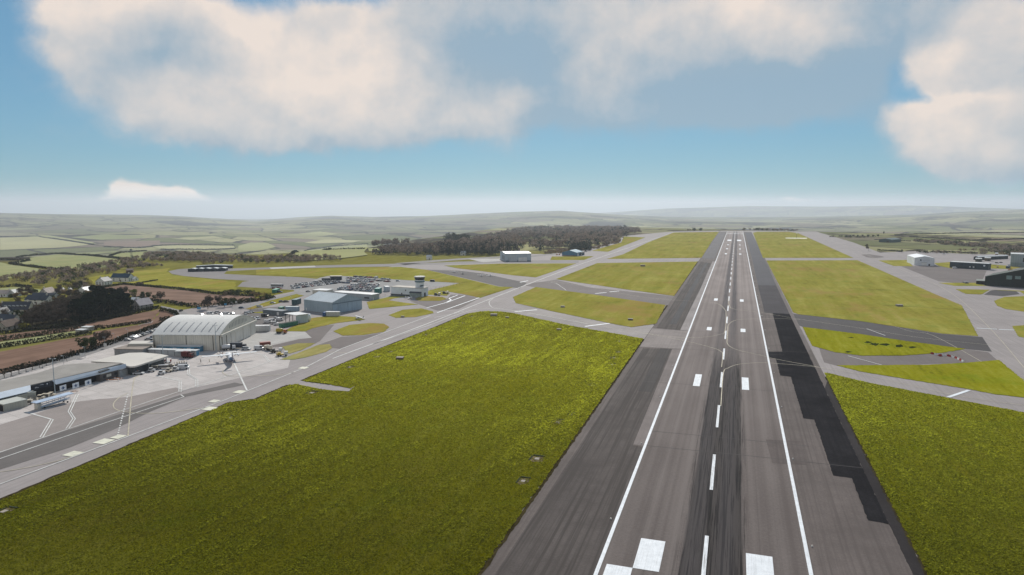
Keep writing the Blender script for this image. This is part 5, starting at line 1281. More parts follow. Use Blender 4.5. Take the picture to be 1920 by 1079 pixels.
def plant(kind, px, py, h, label, group=None, sxy=1.0, pick=None):
    pr = PROTO[kind]; i = (pick if pick is not None else int(px * 7 + py * 3)) % len(pr); p = pr[i]
    o = p if (kind, i) not in USED else copy_tree(p); USED.add((kind, i))
    base = {'pine': 16, 'bare': 13, 'sapling': 5, 'leafy': 9, 'lime': 8, 'rust': 8, 'bush': 3.2, 'yellow': 3.0}[kind]
    s = h / base; o.location = G(px, py); o.scale = (s * sxy, s * sxy, s); o.rotation_euler = (0, 0, (px * 1.7 + py) % 6.28)
    o['label'] = label
    if group: o['group'] = group
    return o


ORD = ['first', 'second', 'third', 'fourth', 'fifth', 'sixth', 'seventh', 'eighth', 'ninth', 'tenth', 'eleventh', 'twelfth', 'thirteenth', 'fourteenth', 'fifteenth', 'sixteenth', 'seventeenth', 'eighteenth', 'nineteenth', 'twentieth',
       'twenty-first', 'twenty-second', 'twenty-third', 'twenty-fourth', 'twenty-fifth', 'twenty-sixth', 'twenty-seventh', 'twenty-eighth', 'twenty-ninth', 'thirtieth', 'thirty-first', 'thirty-second', 'thirty-third', 'thirty-fourth', 'thirty-fifth', 'thirty-sixth', 'thirty-seventh', 'thirty-eighth', 'thirty-ninth', 'fortieth']
def ordered(items): return sorted(items, key=lambda q: q[0])


for row, its in (('front edge', [(143, 609, 14), (158, 606, 15), (170, 603.5, 16), (182, 601, 17), (195, 598.5, 17), (207, 596, 16), (219, 593, 15), (231, 590, 14), (241, 587, 12)]),
                 ('middle', [(150, 600, 15), (163, 597, 17), (176, 594, 18), (189, 591, 18), (201, 589, 17), (213, 586.5, 16), (225, 584, 15), (236, 581, 13)]),
                 ('back edge', [(172, 586, 17), (185, 583, 19.5), (197, 581, 17), (209, 579, 16), (221, 577, 15), (232, 575, 13)])):
    for k, (x, y, h) in enumerate(ordered(its)):
        plant('pine', x, y, h, 'dark pine, %s from left along the pine wood %s above ploughed field' % (ORD[k], row), 'pines of the dark wood', 1.05)
for row, its in (('front edge', [(50, 617, 10), (61, 616, 11), (72, 615, 11.5), (84, 614, 12), (96, 613, 12), (108, 611.5, 12.5), (120, 610, 13), (132, 608, 13)]),
                 ('middle', [(56, 611, 11), (68, 609, 12), (80, 607, 13), (92, 605, 14), (104, 603, 14), (116, 601, 14.5), (128, 599.5, 14.5), (139, 598, 14)]),
                 ('back edge', [(78, 600, 12), (90, 597, 13), (102, 594, 13.5), (114, 591.5, 13.5), (126, 589, 13.5), (138, 586.5, 13), (149, 584, 13), (160, 580, 12)])):
    for k, (x, y, h) in enumerate(ordered(its)):
        plant('bare', x, y, h, 'bare brown tree, %s from left along the leafless wood %s by the village' % (ORD[k], row), 'bare trees of the dark wood', 1.0)
for kind, x, y, h, lab in [
    ('lime', 249, 563, 9.5, 'fresh green tree behind the grey stone house'), ('leafy', 268, 561, 6.5, 'dark round tree on the left of a pair in the brown field'), ('leafy', 279, 562, 6.5, 'dark round tree on the right of a pair in the brown field'),
    ('leafy', 290, 563, 4.5, 'smaller dark round tree right of the pair in the brown field'), ('bare', 302, 567, 9, 'thin leafless tree in front of the brown field'), ('bare', 233, 556, 9, 'leafless tree rising behind the pines'),
    ('bare', 390, 580, 12, 'wide leafless tree in front of the brown field beside the arched hangar roof'), ('leafy', 421, 576, 7.5, 'dark leafy tree right of the wide leafless tree'), ('leafy', 436, 574, 7, 'dark leafy tree nearest the car park road junction'), ('bare', 410, 573, 8, 'leafless tree between wide leafless tree and dark leafy tree'),
    ('leafy', 157, 660, 8, 'dark round tree on the verge above the terminal'), ('leafy', 176, 655, 7, 'second dark round tree on the verge above the terminal'), ('bare', 188, 651, 9, 'leafless tree on the verge left of the office block'), ('bare', 200, 646, 8, 'leafless tree behind the blue and white board'),
    ('lime', 309, 570, 3.5, 'pale green bush in the corner of the brown field'), ('yellow', 46, 616, 3.8, 'yellow bush in front of the bare wood'), ('yellow', 28, 597, 3.0, 'yellow green bush on the village lawn'), ('rust', 179, 549, 7.5, 'orange brown tree behind the pines'),
    ('rust', 186, 545, 5.5, 'small orange brown tree at the corner of the brown field'), ('leafy', 151, 540, 7, 'dark green tree left of the white farmhouse'), ('leafy', 201, 531, 7.5, 'dark round tree on the green slope edge'), ('bush', 262, 536, 4, 'dark bush in front of the dark blue roofed house')]:
    plant(kind, x, y, h, lab)
vt = [(24, 558), (31, 561), (38, 556), (46, 559), (52, 552), (58, 556), (66, 549), (40, 548), (108, 556), (115, 560), (122, 556), (130, 560), (138, 556), (145, 560), (112, 549), (134, 549), (142, 545), (98, 568), (106, 570), (116, 572), (126, 574), (136, 571), (148, 568), (158, 562), (166, 556), (30, 598), (10, 600), (44, 600), (34, 575)]
for k, (x, y) in enumerate(ordered(vt)):
    kd = ('bare', 'bush', 'leafy', 'rust', 'bare')[k % 5]; nm = {'bare': 'leafless tree', 'bush': 'low bush', 'leafy': 'dark leafy tree', 'rust': 'rusty brown tree'}[kd]
    plant(kd, x, y, {'bare': 8, 'bush': 3.6, 'leafy': 6.5, 'rust': 6}[kd], '%s among the village gardens, %s from the left of the garden trees' % (nm, ORD[k]), 'garden trees of the village')
st = [(8, 710), (22, 706), (36, 702), (49, 698), (61, 694), (74, 690), (87, 687), (100, 682), (112, 678), (124, 674), (136, 669)]
for k, (x, y) in enumerate(ordered(st)): plant('sapling', x, y, 4.4, 'slim leafless roadside tree above the terminal roof, %s from left' % ORD[k], 'roadside trees above the terminal')
b_ = plant('bare', 1629, 470.5, 13, 'lone windblown leafless tree leaning left beyond the right taxiway', None, .62); b_.rotation_euler = (0.0, -.42, 0.3)
plant('leafy', 1657, 441, 10, 'round tree on the skyline field behind the dark green barn', None, .5)
plant('leafy', 1691, 473.5, 5, 'dark bush on the edge of the apron left of the white hangar')
for k, (x, y, h) in enumerate([(1600, 445.5, 7), (1608, 445, 6), (1617, 445.5, 7), (1628, 446, 8), (1637, 445.5, 6), (1646, 445, 7)]):
    plant('leafy', x, y, h, 'dark tree of the far farm clump beyond the right taxiway, %s from left' % ORD[k], 'trees of the far farm')


def inside(P, poly):
    x, y = P[:, 0], P[:, 1]; r = np.zeros(len(P), bool); n = len(poly); j = n - 1
    for i in range(n):
        xi, yi = poly[i][:2]; xj, yj = poly[j][:2]
        c = ((yi > y) != (yj > y)) & (x < (xj - xi) * (y - yi) / (yj - yi + 1e-12) + xi); r ^= c; j = i
    return r


def scatter(poly, dens, rng):
    p = np.array([q[:2] for q in poly]); lo, hi = p.min(0), p.max(0); n = int((hi - lo).prod() * dens)
    P = rng.uniform(lo, hi, (n, 2)); return P[inside(P, poly)]


def wood(name, label, px, mats, dens, h, r, n, size, seed, kinds, cat='wood', zfun=True, world=None):
    """a wood that reads as one mass: one object of many merged crowns"""
    rng = np.random.RandomState(seed); P = scatter(world or GL(px), dens, rng); P = P[vnoise(P[:, 0] / 70 + seed, P[:, 1] / 110) > (.26 if dens < 1 / 100. else .12)]; z = terrain_z(P[:, 0], P[:, 1])
    Vs, Qs, Ts, Ms = [], [], [], []; k = 0
    for i in range(len(P)):
        q = rng.randint(len(kinds)); kd = kinds[q]; s = rng.uniform(.7, 1.2)
        C, tint, d = crown_pts(rng, n, h * s, r * s, 'round' if kd == 'bare' else kd); S = size * rng.uniform(.6, 1.4, n)
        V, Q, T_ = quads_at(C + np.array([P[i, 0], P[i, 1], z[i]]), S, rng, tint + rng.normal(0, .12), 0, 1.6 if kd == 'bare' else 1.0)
        Vs.append(V); Qs.append(Q + k); Ts.append(T_); Ms.append(np.full(n, q)); k += len(V)
    o = np_obj(name, np.concatenate(Vs), np.concatenate(Qs), [mats[kd] if isinstance(mats, dict) else mats[i] for i, kd in enumerate(kinds)], attr=np.concatenate(Ts), mi=np.concatenate(Ms))
    return tag(o, label, cat, kind='stuff')


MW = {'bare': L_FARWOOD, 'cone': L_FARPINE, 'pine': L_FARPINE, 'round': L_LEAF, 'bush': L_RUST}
wood('valley_wood', 'long brown belt of scrub and bare trees in the valley left of the airfield',
     [(-120, 545), (0, 538), (32, 528), (70, 538), (110, 540), (140, 527), (200, 515), (237, 508), (278, 503), (325, 501), (375, 497), (430, 496), (480, 495), (560, 494), (640, 490), (640, 484), (560, 483), (480, 485), (400, 480), (340, 472), (280, 472), (268, 486), (225, 491), (140, 506), (107, 510), (60, 517), (0, 523), (-120, 530)],
     MW, 1 / 70., 6.5, 4.2, 70, 1.0, 21, ['bare', 'bare', 'bush', 'round', 'bare'])
wood('valley_wood', 'low brown scrub around the village gardens', [(95, 552), (110, 541), (140, 531), (165, 527), (172, 538), (170, 552), (150, 566), (120, 566), (104, 560)], MW, 1 / 60., 4.5, 3.4, 80, .7, 22, ['bare', 'bush', 'round'])
wood('conifer_wood', 'dark belt of tall conifers behind the far hangar', [(820, 478.5), (900, 480), (935, 479.5), (1000, 478.5), (1022, 476.5), (1018, 470), (960, 469), (880, 470), (830, 471)], MW, 1 / 32., 18, 3.6, 60, 1.5, 23, ['cone', 'cone', 'cone', 'cone', 'bare'])
wood('broadleaf_wood', 'brown leafless wood left of the conifer belt', [(690, 478), (760, 479.5), (830, 479.5), (830, 472), (800, 469), (760, 469.5), (720, 473)], MW, 1 / 60., 13, 5, 80, 1.4, 24, ['bare', 'bare', 'bare', 'cone'])
wood('broadleaf_wood', 'grey brown copse standing alone on the far field left of the conifers', [(694, 463), (770, 460.5), (776, 458.5), (700, 459.5)], MW, 1 / 60., 13, 5, 70, 1.5, 25, ['bare'])
wood('pine_wood', 'rounded dark pines rising behind the leafless wood', [(830, 461), (878, 458), (876, 453), (838, 455)], MW, 1 / 75., 18, 7, 90, 1.7, 26, ['pine'])
wood('broadleaf_wood', 'wide leafless wood covering the ridge beside the main taxiway',
     [(800, 468), (830, 470.5), (880, 469.5), (1018, 469), (1060, 468), (1105, 466.5), (1135, 462), (1160, 455), (1164, 446), (1180, 441), (1215, 436), (1170, 431), (1120, 430), (1040, 430), (985, 432), (950, 438), (900, 449), (840, 458)], MW, 1 / 240., 13, 8.0, 60, 2.3, 27, ['bare', 'bare', 'bare', 'bare', 'bare', 'pine'])
wood('scrub', 'tawny scrub below the ridge wood behind the bright blue building', [(1015, 477), (1050, 476), (1110, 469), (1160, 457), (1164, 451), (1130, 461), (1100, 466), (1040, 470)], MW, 1 / 60., 4.5, 3.8, 60, 1.0, 28, ['bush', 'bare', 'bush'])
wood('conifer_wood', 'cluster of dark conifers right behind the bright blue building', [(1065, 474), (1105, 471.5), (1108, 466), (1075, 467)], MW, 1 / 70., 14, 4.5, 70, 1.5, 29, ['cone', 'pine'])
wood('scrub', 'broad band of olive scrub beyond the right hand apron', [(1705, 452), (1760, 453), (1850, 460), (1905, 463), (2000, 470), (2000, 482), (1895, 481), (1850, 474), (1790, 470.5), (1850, 471), (1855, 467), (1790, 461), (1730, 456)], MW, 1 / 75., 5.5, 4.6, 60, 1.2, 30, ['bare', 'round', 'bush', 'bare'])
wood('scrub', 'low scrub line along the far edge of the right hand apron', [(1715, 475), (1790, 476), (1840, 478), (1855, 476.5), (1790, 473.5), (1715, 472.5)], MW, 1 / 40., 3.5, 3, 60, .9, 31, ['bare', 'round'])
wood('treeline', 'thin dark line of trees along the horizon past the runway end', [(1290, 433.2), (1440, 432.2), (1480, 432.6), (1560, 433.6), (1560, 432.4), (1440, 431.0), (1290, 431.8)], MW, 1 / 420., 6, 6.5, 40, 2.4, 32, ['bare', 'round'])
wood('treeline', 'short dark tree row beside the right taxiway end', [(1557, 445.2), (1600, 446.2), (1640, 446), (1640, 445.2), (1600, 445.2), (1557, 444.4)], MW, 1 / 90., 4, 5, 40, 1.4, 33, ['round', 'bare'])
wood('shrubs', 'dark mounds of shrubs beside the road at the end of the brown field', [(412, 553), (440, 549), (470, 551), (505, 556), (512, 561), (480, 566), (455, 567), (500, 559), (470, 556), (430, 557)], MW, 1 / 22., 3.6, 3.2, 120, .7, 34, ['round', 'bush', 'round'])


def hedge(label, px, h, w, mat=None, seed=0, per=9, size=.8, gaps=.0, flat=True):
    rng = np.random.RandomState(seed * 50 + 1000 + int(px[0][0])); P = np.array([q[:2] for q in (GL(px) if flat else [T(*p) for p in px])]); C = []; T_ = []
    for a, b_ in zip(P[:-1], P[1:]):
        L_ = np.linalg.norm(b_ - a); n = int(L_ * per); t_ = rng.uniform(0, 1, n); d = (b_ - a) / L_; nn = np.array([-d[1], d[0]])
        q = a + (b_ - a) * t_[:, None]; hh = h * (.72 + .5 * vnoise(q[:, 0] * .07, q[:, 1] * .07)); off = rng.normal(0, w * .3, n)
        zz = hh * rng.uniform(0.02, 1, n) ** .8 * np.clip(1.15 - np.abs(off) / w, .3, 1)
        keep = vnoise(q[:, 0] * .05 + 7, q[:, 1] * .05) > gaps
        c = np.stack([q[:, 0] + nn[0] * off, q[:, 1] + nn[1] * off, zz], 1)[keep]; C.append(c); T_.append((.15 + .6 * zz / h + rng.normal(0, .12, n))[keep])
    C = np.concatenate(C); T_ = np.concatenate(T_)
    if not flat: C[:, 2] += terrain_z(C[:, 0], C[:, 1])
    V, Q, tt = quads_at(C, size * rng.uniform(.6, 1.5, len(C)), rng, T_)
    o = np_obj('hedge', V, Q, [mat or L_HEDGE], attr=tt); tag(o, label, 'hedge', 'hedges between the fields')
    return o


def draped(name, px, mat, dz=1.2, nx=26, ny=14):
    """a field laid over the rolling ground"""
    xs = [p[0] for p in px]; ys = [p[1] for p in px]; V = {}; mb = MB()
    def cut(y):          # the field's left and right edge on one level
        c = []
        for i in range(len(px)):
            (xa, ya), (xb, yb) = px[i], px[(i + 1) % len(px)]
            if (ya <= y) != (yb <= y): c.append(xa + (y - ya) / (yb - ya) * (xb - xa))
        return (min(c), max(c)) if len(c) >= 2 else None
    rows = []
    for j in range(ny + 1):
        y = min(ys) + (max(ys) - min(ys)) * (j + .02) / (ny + .04); c = cut(y)
        if c: rows.append([T(c[0] + (c[1] - c[0]) * i / nx, y, dz) for i in range(nx + 1)])
    for r0, r1 in zip(rows[:-1], rows[1:]):
        for i in range(nx): mb.quad(r1[i], r1[i + 1], r0[i + 1], r0[i], mat)
    o = mb.build(name); tag(o, kind='structure'); return o


VF = [(f'valley_field_{k}', c) for k, c in enumerate(((.31, .31, .15), (.37, .35, .19), (.25, .26, .12), (.23, .17, .13)))]
VM = [M(n_, c, 1.0, .14, .03, 0, 0, aniso=(.02, .05, 1)) for n_, c in VF]
for px, k in (([(528, 489), (545, 480), (575, 471), (620, 464), (688, 459.5), (690, 466), (682, 474), (690, 480), (640, 486), (570, 491)], 0), ([(284, 463), (330, 461.2), (438, 462), (440, 466), (380, 468.5), (300, 468)], 1), ([(446, 474), (447, 462), (470, 456), (500, 456), (518, 464), (490, 471)], 0),
              ([(0, 446), (70, 445), (172, 460), (110, 466), (0, 470)], 1), ([(20, 443), (90, 442), (172, 455), (182, 459), (100, 447)], 0), ([(195, 455), (300, 452), (300, 461), (260, 465), (195, 463)], 3), ([(130, 446), (200, 440), (270, 444), (268, 448), (190, 451)], 2), ([(320, 449), (400, 444), (420, 447), (360, 451)], 1), ([(130, 477), (220, 472), (218, 474), (170, 479)], 2), ([(525, 443), (600, 435), (640, 440), (590, 445)], 0), ([(570, 456), (610, 450), (680, 452), (660, 456), (590, 458)], 1), ([(690, 467), (780, 464), (786, 468), (740, 470), (692, 473)], 0)):
    draped('field', px, VM[k])
for lab, px in (('hedge crossing the middle of the wide pale valley field', [(572, 471.5), (620, 469.5), (684, 468.6)]), ('hedge around the far side of the wide pale valley field', [(530, 487), (546, 479), (576, 470), (621, 463), (690, 458.6)]), ('hedge above the long pale strip field in the valley', [(284, 462.4), (330, 460.6), (440, 461.2)]), ('hedge below the long pale strip field in the valley', [(300, 469), (380, 469.6), (442, 467)]),
                ('hedge along the top of the leftmost pale hillside field', [(-20, 444.6), (70, 444.2), (176, 460)]), ('hedge along the foot of the brown hillside field', [(195, 464), (262, 466), (304, 461.5)])):
    hedge(lab, px, 3.5, 4.0, seed=77, per=4, size=1.8, flat=False)
for k, (lab, px, h, w) in enumerate([
    ('hedge with shrubs on the near edge of the ploughed field along the airport road', [(-60, 722), (0, 701.5), (50, 689), (100, 678), (150, 663.5), (200, 648), (217, 643), (250, 629), (302, 611), (318, 601)], 2.6, 2.6),
    ('dark hedge along the lower side of the pale grass strip', [(-60, 670), (0, 653), (60, 643.5), (120, 634), (172, 627)], 2.6, 2.2),
    ('dark hedge along the upper side of the pale grass strip', [(-60, 650), (0, 640), (80, 629.5), (150, 618.5), (160, 617)], 2.8, 2.2),
    ('narrow hedge dividing the two ploughed fields left of the arched hangar', [(175, 619), (220, 613), (284, 604.5)], 2.8, 2.2),
    ('dark hedge below the pine wood and the village', [(-60, 632), (0, 627), (60, 620), (110, 616), (173, 604), (240, 592), (299, 578)], 3.0, 2.6),
    ('curved hedge around the end of the ploughed field behind the arched hangar', [(300, 583.5), (318, 585.5), (331, 590), (334, 595)], 2.8, 2.0),
    ('low hedge on top of the brown field below the white houses', [(186, 542), (205, 538), (232, 533.8), (262, 536.3), (350, 544.5), (400, 551.5), (475, 556)], 2.2, 2.0),
    ('hedge along the near side of the brown field above the car park', [(250, 559), (280, 565), (312, 569), (370, 577.5), (412, 573), (440, 570), (478, 563.5)], 3.2, 2.6),
    ('dark hedge right of the road leading to the far car park', [(415, 573.5), (450, 570), (480, 565.5), (515, 558.5)], 2.6, 2.4),
    ('short hedge stub between the ploughed fields close to the arched hangar', [(300, 602), (319, 598.5)], 2.6, 2.0),
    ('hedge on the near side of the pale meadow left of the village', [(-60, 543), (0, 539.5), (30, 537.4), (60, 540)], 2.6, 2.4),
    ('hedge running between the two large valley meadows', [(17, 495.5), (60, 501), (100, 506), (140, 509)], 3.0, 3.0),
    ('hedge zigzag at the left end of the valley meadows', [(-60, 489), (0, 488), (56, 489), (40, 492.5), (17, 495)], 3.0, 3.0),
    ('hedge along the far side of the larger valley meadow', [(30, 484), (70, 479), (107, 476.5), (175, 480.5), (236, 487)], 3.0, 3.0),
    ('hedge beside the small valley meadow left of the lattice mast', [(205, 481), (226, 474.5), (275, 471.5)], 2.8, 2.8),
    ('field hedge sloping across the green slope right of the white house', [(256, 531.5), (275, 529.5), (295, 526)], 1.2, 1.2),
    ('hedge on the far right beyond the scrub running to the picture edge', [(1705, 444.6), (1770, 448.5), (1825, 452), (1870, 450.5), (1990, 447)], 3.0, 3.4),
    ('upper hedge on the far right running to the picture edge', [(1677, 441.6), (1720, 439.8), (1800, 438.2), (1990, 436)], 3.0, 3.4),
    ('dark low hedge in the field left of the white hangar', [(1645, 470.5), (1668, 471), (1692, 473.2)], 2.6, 2.4),
    ('hedge behind the dark green barn', [(1640, 450), (1676, 452), (1708, 453)], 2.0, 2.6)]):
    hedge(lab, px, h, w, seed=k, per=20 if px[0][1] > 560 else 9, size=.75 if px[0][1] > 560 else 1.1)
# ------------------------------------------------------------------ vehicles
def car_paint(name, col, rough=.42):
    m, t, b = new_mat(name); b.inputs['Base Color'].default_value = (*col, 1); b.inputs['Roughness'].default_value = rough; b.inputs['Specular IOR Level'].default_value = .35
    b.inputs['Coat Weight'].default_value = .1; return m
PAINTS = {'white': car_paint('car_paint_white', (.52, .53, .54)), 'silver': car_paint('car_paint_silver', (.44, .46, .48)), 'black': car_paint('car_paint_black', (.015, .016, .018)),
          'dark blue': car_paint('car_paint_blue', (.02, .04, .10)), 'grey': car_paint('car_paint_grey', (.11, .12, .13)), 'red': car_paint('car_paint_red', (.22, .02, .02)), 'pale blue': car_paint('car_paint_pale_blue', (.17, .27, .34))}
LAMP = M('lamp_lens', (.5, .45, .4), .3); TAIL = M('tail_lens', (.25, .01, .01), .3)


def car_body(mb, L_, w, h, paint, glass, kind):
    """a car facing +x: sills, bonnet and boot in one shell, glasshouse with roof above"""
    z0, zs = .28, h * .60
    x0, x1 = -L_ / 2, L_ / 2
    bon = x1 - L_ * (.24 if kind != 'van' else .10); boot = x0 + (L_ * .12 if kind == 'saloon' else .10)
    prof = [(x0, z0), (x1, z0), (x1 + .02, z0 + .28), (x1 - .12, zs - .18), (bon, zs), (boot, zs), (x0 + .02, zs - .10), (x0 - .03, z0 + .3)]
    mb.hull([(p[0], -w / 2, p[1]) for p in prof], [(p[0], w / 2, p[1]) for p in prof], paint)
    A = [(bon + .05, -w / 2 + .04, zs), (boot - .02, -w / 2 + .04, zs), (boot - .02, w / 2 - .04, zs), (bon + .05, w / 2 - .04, zs)]
    ft = bon - (.85 if kind != 'van' else .35); bt = boot + (.55 if kind == 'saloon' else .22)
    B = [(ft, -w / 2 + .2, h - .06), (bt, -w / 2 + .2, h - .06), (bt, w / 2 - .2, h - .06), (ft, w / 2 - .2, h - .06)]
    mb2 = (A, B); n = 4
    return A, B


def small_car(kind, colour):
    # sizes
    L_, w, h = {'hatchback': (4.0, 1.75, 1.48), 'saloon': (4.6, 1.8, 1.44), 'estate': (4.7, 1.84, 1.66), 'van': (5.2, 1.95, 2.2)}[kind]
    mb = MB(); A, B = car_body(mb, L_, w, h, PAINTS[colour], GLASS, kind)
    mb.hull(A, B, GLASS, ends=False); mb.add([(p[0], p[1], p[2]) for p in B] + [(p[0], p[1], p[2] + .06) for p in B], [(0, 1, 5, 4), (1, 2, 6, 5), (2, 3, 7, 6), (3, 0, 4, 7), (4, 5, 6, 7)], PAINTS[colour])
    if kind == 'van':
        mb.box((-.75, 0, .9), (L_ * .62, w + .01, h - .98), PAINTS[colour])
    for x in (-L_ * .31, L_ * .31):
        for y in (-w / 2 + .08, w / 2 - .08): mb.lathe([(.33, -.1), (.33, .1)], BLACK, (x, y, .33), 'y', 8)
    for y in (-.6, .6):
        mb.box((L_ / 2 + .0, y, .62), (.06, .3, .14), LAMP); mb.box((-L_ / 2 - .02, y, .7), (.06, .25, .16), TAIL)
    return mb.mesh('parked_car')


CARM = {}
ROWRNG = random.Random(11)


def row_of_cars(rowname, p0, p1, colours, group, spacing=2.9, face=None, skip=.06, jitter=.18):
    a, b_ = Vector(G(*p0)[:2]), Vector(G(*p1)[:2]); d = b_ - a; n = max(2, int(d.length / spacing)); d.normalize()
    ang = math.atan2(d.y, d.x) + math.pi / 2 if face is None else face; k = 0
    for i in range(n):
        if ROWRNG.random() < skip: continue
        c = ROWRNG.choice(colours); kind = ROWRNG.choice(['hatchback', 'hatchback', 'saloon', 'estate', 'estate'] + (['van'] if c == 'white' and ROWRNG.random() < .3 else []))
        if (kind, c) not in CARM: CARM[(kind, c)] = small_car(kind, c)
        o = bpy.data.objects.new('parked_car', CARM[(kind, c)]); COL.objects.link(o)
        q = a + d * (i + .5) * spacing; o.location = (q.x + ROWRNG.uniform(-jitter, jitter), q.y + ROWRNG.uniform(-jitter, jitter), .07)
        o.rotation_euler = (0, 0, ang + (math.pi if ROWRNG.random() < .4 else 0) + ROWRNG.gauss(0, .03))
        tag(o, '%s %s, %s from left, %s' % (c, kind, ORD[min(k, 39)], rowname), 'car', group); k += 1


def one_car(kind, colour, px, py, ang, label, z=.07):
    if (kind, colour) not in CARM: CARM[(kind, colour)] = small_car(kind, colour)
    o = bpy.data.objects.new('parked_van' if kind == 'van' else 'parked_car', CARM[(kind, colour)]); COL.objects.link(o); p = G(px, py)
    o.location = (p[0], p[1], z); o.rotation_euler = (0, 0, ang); return tag(o, label, 'van' if kind == 'van' else 'car')


MIXC = ['white', 'silver', 'silver', 'white', 'grey', 'silver', 'dark blue', 'red', 'white', 'black', 'pale blue']
LIGHTC = ['white', 'white', 'silver', 'silver', 'black', 'grey']
FP = 'cars in the far car park'
for nm, p0, p1, cs in [
    ('left block front row, far car park', (548, 542), (633, 531.5), MIXC), ('left block second row, far car park', (546, 538), (630, 528), LIGHTC),
    ('left block third row, far car park', (555, 534.6), (620, 526.5), LIGHTC), ('short row right of the left block', (624, 529.4), (655, 532.2), ['black', 'grey', 'dark blue']),
    ('row right behind the pale grey shed', (612, 548.2), (634, 550), ['black', 'dark blue', 'grey', 'silver']), ('right block front row, far car park', (634, 543.5), (700, 547.5), MIXC),
    ('right block second row, far car park', (637, 540.8), (703, 544.5), MIXC), ('right block third row, far car park', (645, 538.2), (706, 541.6), MIXC),
    ('right block fourth row, far car park', (658, 535.6), (708, 538.8), MIXC), ('lower top row, far car park', (648, 525.5), (700, 530), MIXC),
    ('middle top row, far car park', (650, 522.4), (706, 526.5), MIXC), ('topmost row in the far car park', (664, 519.6), (708, 522.4), MIXC), ('lowest top row, far car park', (652, 527.6), (690, 530.8), MIXC), ('fifth row of the right block, far car park', (670, 533.6), (712, 536.4), MIXC), ('right end row, far car park', (706, 527), (734, 529.4), ['black', 'red', 'grey', 'silver']),
    ('upper right end row, far car park', (714, 523.8), (735, 525.6), MIXC)]:
    row_of_cars(nm, p0, p1, cs, FP, 2.75, skip=.06)
row_of_cars('row along the hedge left of the arched hangar', (237, 640), (299, 618.5), ['white', 'white', 'silver', 'white', 'black', 'grey'], 'cars beside the hedge', 3.0, skip=.03)
for a in [('saloon', 'silver', 279, 637.5, .5, 'silver saloon beside the left wall of the arched hangar'), ('hatchback', 'dark blue', 288, 635, .4, 'dark blue hatchback beside the left wall of the arched hangar'), ('hatchback', 'black', 289, 640, .4, 'black hatchback behind the office block'),
          ('hatchback', 'white', 290, 644, .4, 'white hatchback nearest the office block upper roof'),
          ('hatchback', 'silver', 463, 588, .3, 'silver hatchback leftmost in the upper line of the staff car park'), ('saloon', 'white', 467, 587.4, .3, 'white saloon second in the upper line of the staff car park'), ('hatchback', 'black', 472, 586.6, .3, 'black hatchback right end of the upper line of the staff car park'),
          ('hatchback', 'white', 461, 593, -.6, 'white hatchback just behind the right end of the arched roof'), ('van', 'black', 497, 594.5, .1, 'black van alone in the middle of the staff car park'),
          ('hatchback', 'silver', 473, 598.2, -.5, 'silver hatchback in the short line nearest the arched hangar gable'), ('saloon', 'white', 478.5, 599.6, -.5, 'white saloon in the short line nearest the arched hangar gable'), ('estate', 'silver', 484, 599, -.5, 'silver estate right end of the short line near the gable'), ('hatchback', 'white', 474.5, 603.6, -.5, 'white hatchback lowest in the staff car park'),
          ('saloon', 'white', 518, 597.6, .4, 'white saloon beside the yellow edge of the staff car park'), ('van', 'white', 502, 606, .5, 'white van above the long portable cabin, left of two'), ('van', 'white', 510, 603.8, .5, 'white van above the long portable cabin, right of two'), ('estate', 'white', 516, 608, .5, 'white estate squeezed beside the green metal container'), ('van', 'white', 524, 602, .6, 'white van in the open sided store yard'), ('saloon', 'silver', 520, 610.5, .5, 'silver saloon left of the green metal container'),
          ('estate', 'white', 487, 576.5, .3, 'white estate on the road verge behind the staff car park'), ('saloon', 'silver', 511.5, 569.4, .2, 'silver saloon alone on the asphalt left of the dark teal container'), ('estate', 'grey', 528, 567, .5, 'grey estate left of two beside the dark teal container'), ('estate', 'black', 537, 567.2, .4, 'black estate right next to the dark teal container'),
          ('saloon', 'dark blue', 453, 578.6, .3, 'dark blue saloon at the road junction'), ('saloon', 'grey', 578, 548, .4, 'grey saloon driving on the road below the far car park'), ('estate', 'dark blue', 525, 549, .3, 'dark blue estate beside the green and white cabin'), ('saloon', 'black', 339.5, 584, 2.0, 'black saloon driving on the lane behind the arched hangar'),
          ('saloon', 'silver', 378, 592.5, .1, 'silver saloon behind the arched roof, leftmost'), ('van', 'white', 394, 590.5, .1, 'white van behind the arched hangar roof'), ('hatchback', 'silver', 402, 588.6, .8, 'silver hatchback right of the white van behind the arched roof'), ('hatchback', 'white', 408.5, 587, .8, 'white hatchback second right of the white van behind the arched roof'), ('saloon', 'silver', 414, 592, .1, 'silver saloon just above the arched roof ridge'), ('van', 'white', 424, 591.2, .1, 'long white van in the line above the arched roof ridge'), ('hatchback', 'white', 436, 590, .1, 'white hatchback right end of the line above the arched roof'),
          ('van', 'black', 811, 528.5, .2, 'dark van standing beyond the control tower'), ('hatchback', 'pale blue', 746, 528, .4, 'pale blue hatchback alone on the empty asphalt left of the tower cab'), ('saloon', 'silver', 708, 534, .3, 'silver saloon alone between the two parked blocks'),
          ('estate', 'grey', 1869, 494, .2, 'grey estate between the long black shed and the navy building'), ('hatchback', 'black', 1877, 493.5, .2, 'black hatchback below the long black shed'), ('van', 'white', 1790, 503.8, .1, 'white van at the left end of the navy building'), ('estate', 'white', 1893, 498.8, .1, 'white estate at the foot of the tall grey hangar'),
          ('estate', 'red', 515, 542.3, .1, 'red estate left of two below the coach'), ('estate', 'red', 523.5, 541.9, .1, 'red estate right of two below the coach')]: one_car(*a)


def root_parts(name, label, cat, px, py, rz, group=None, z=.06):
    p = G(px, py); return thing(name, label, cat, (p[0], p[1], z), rz, group)


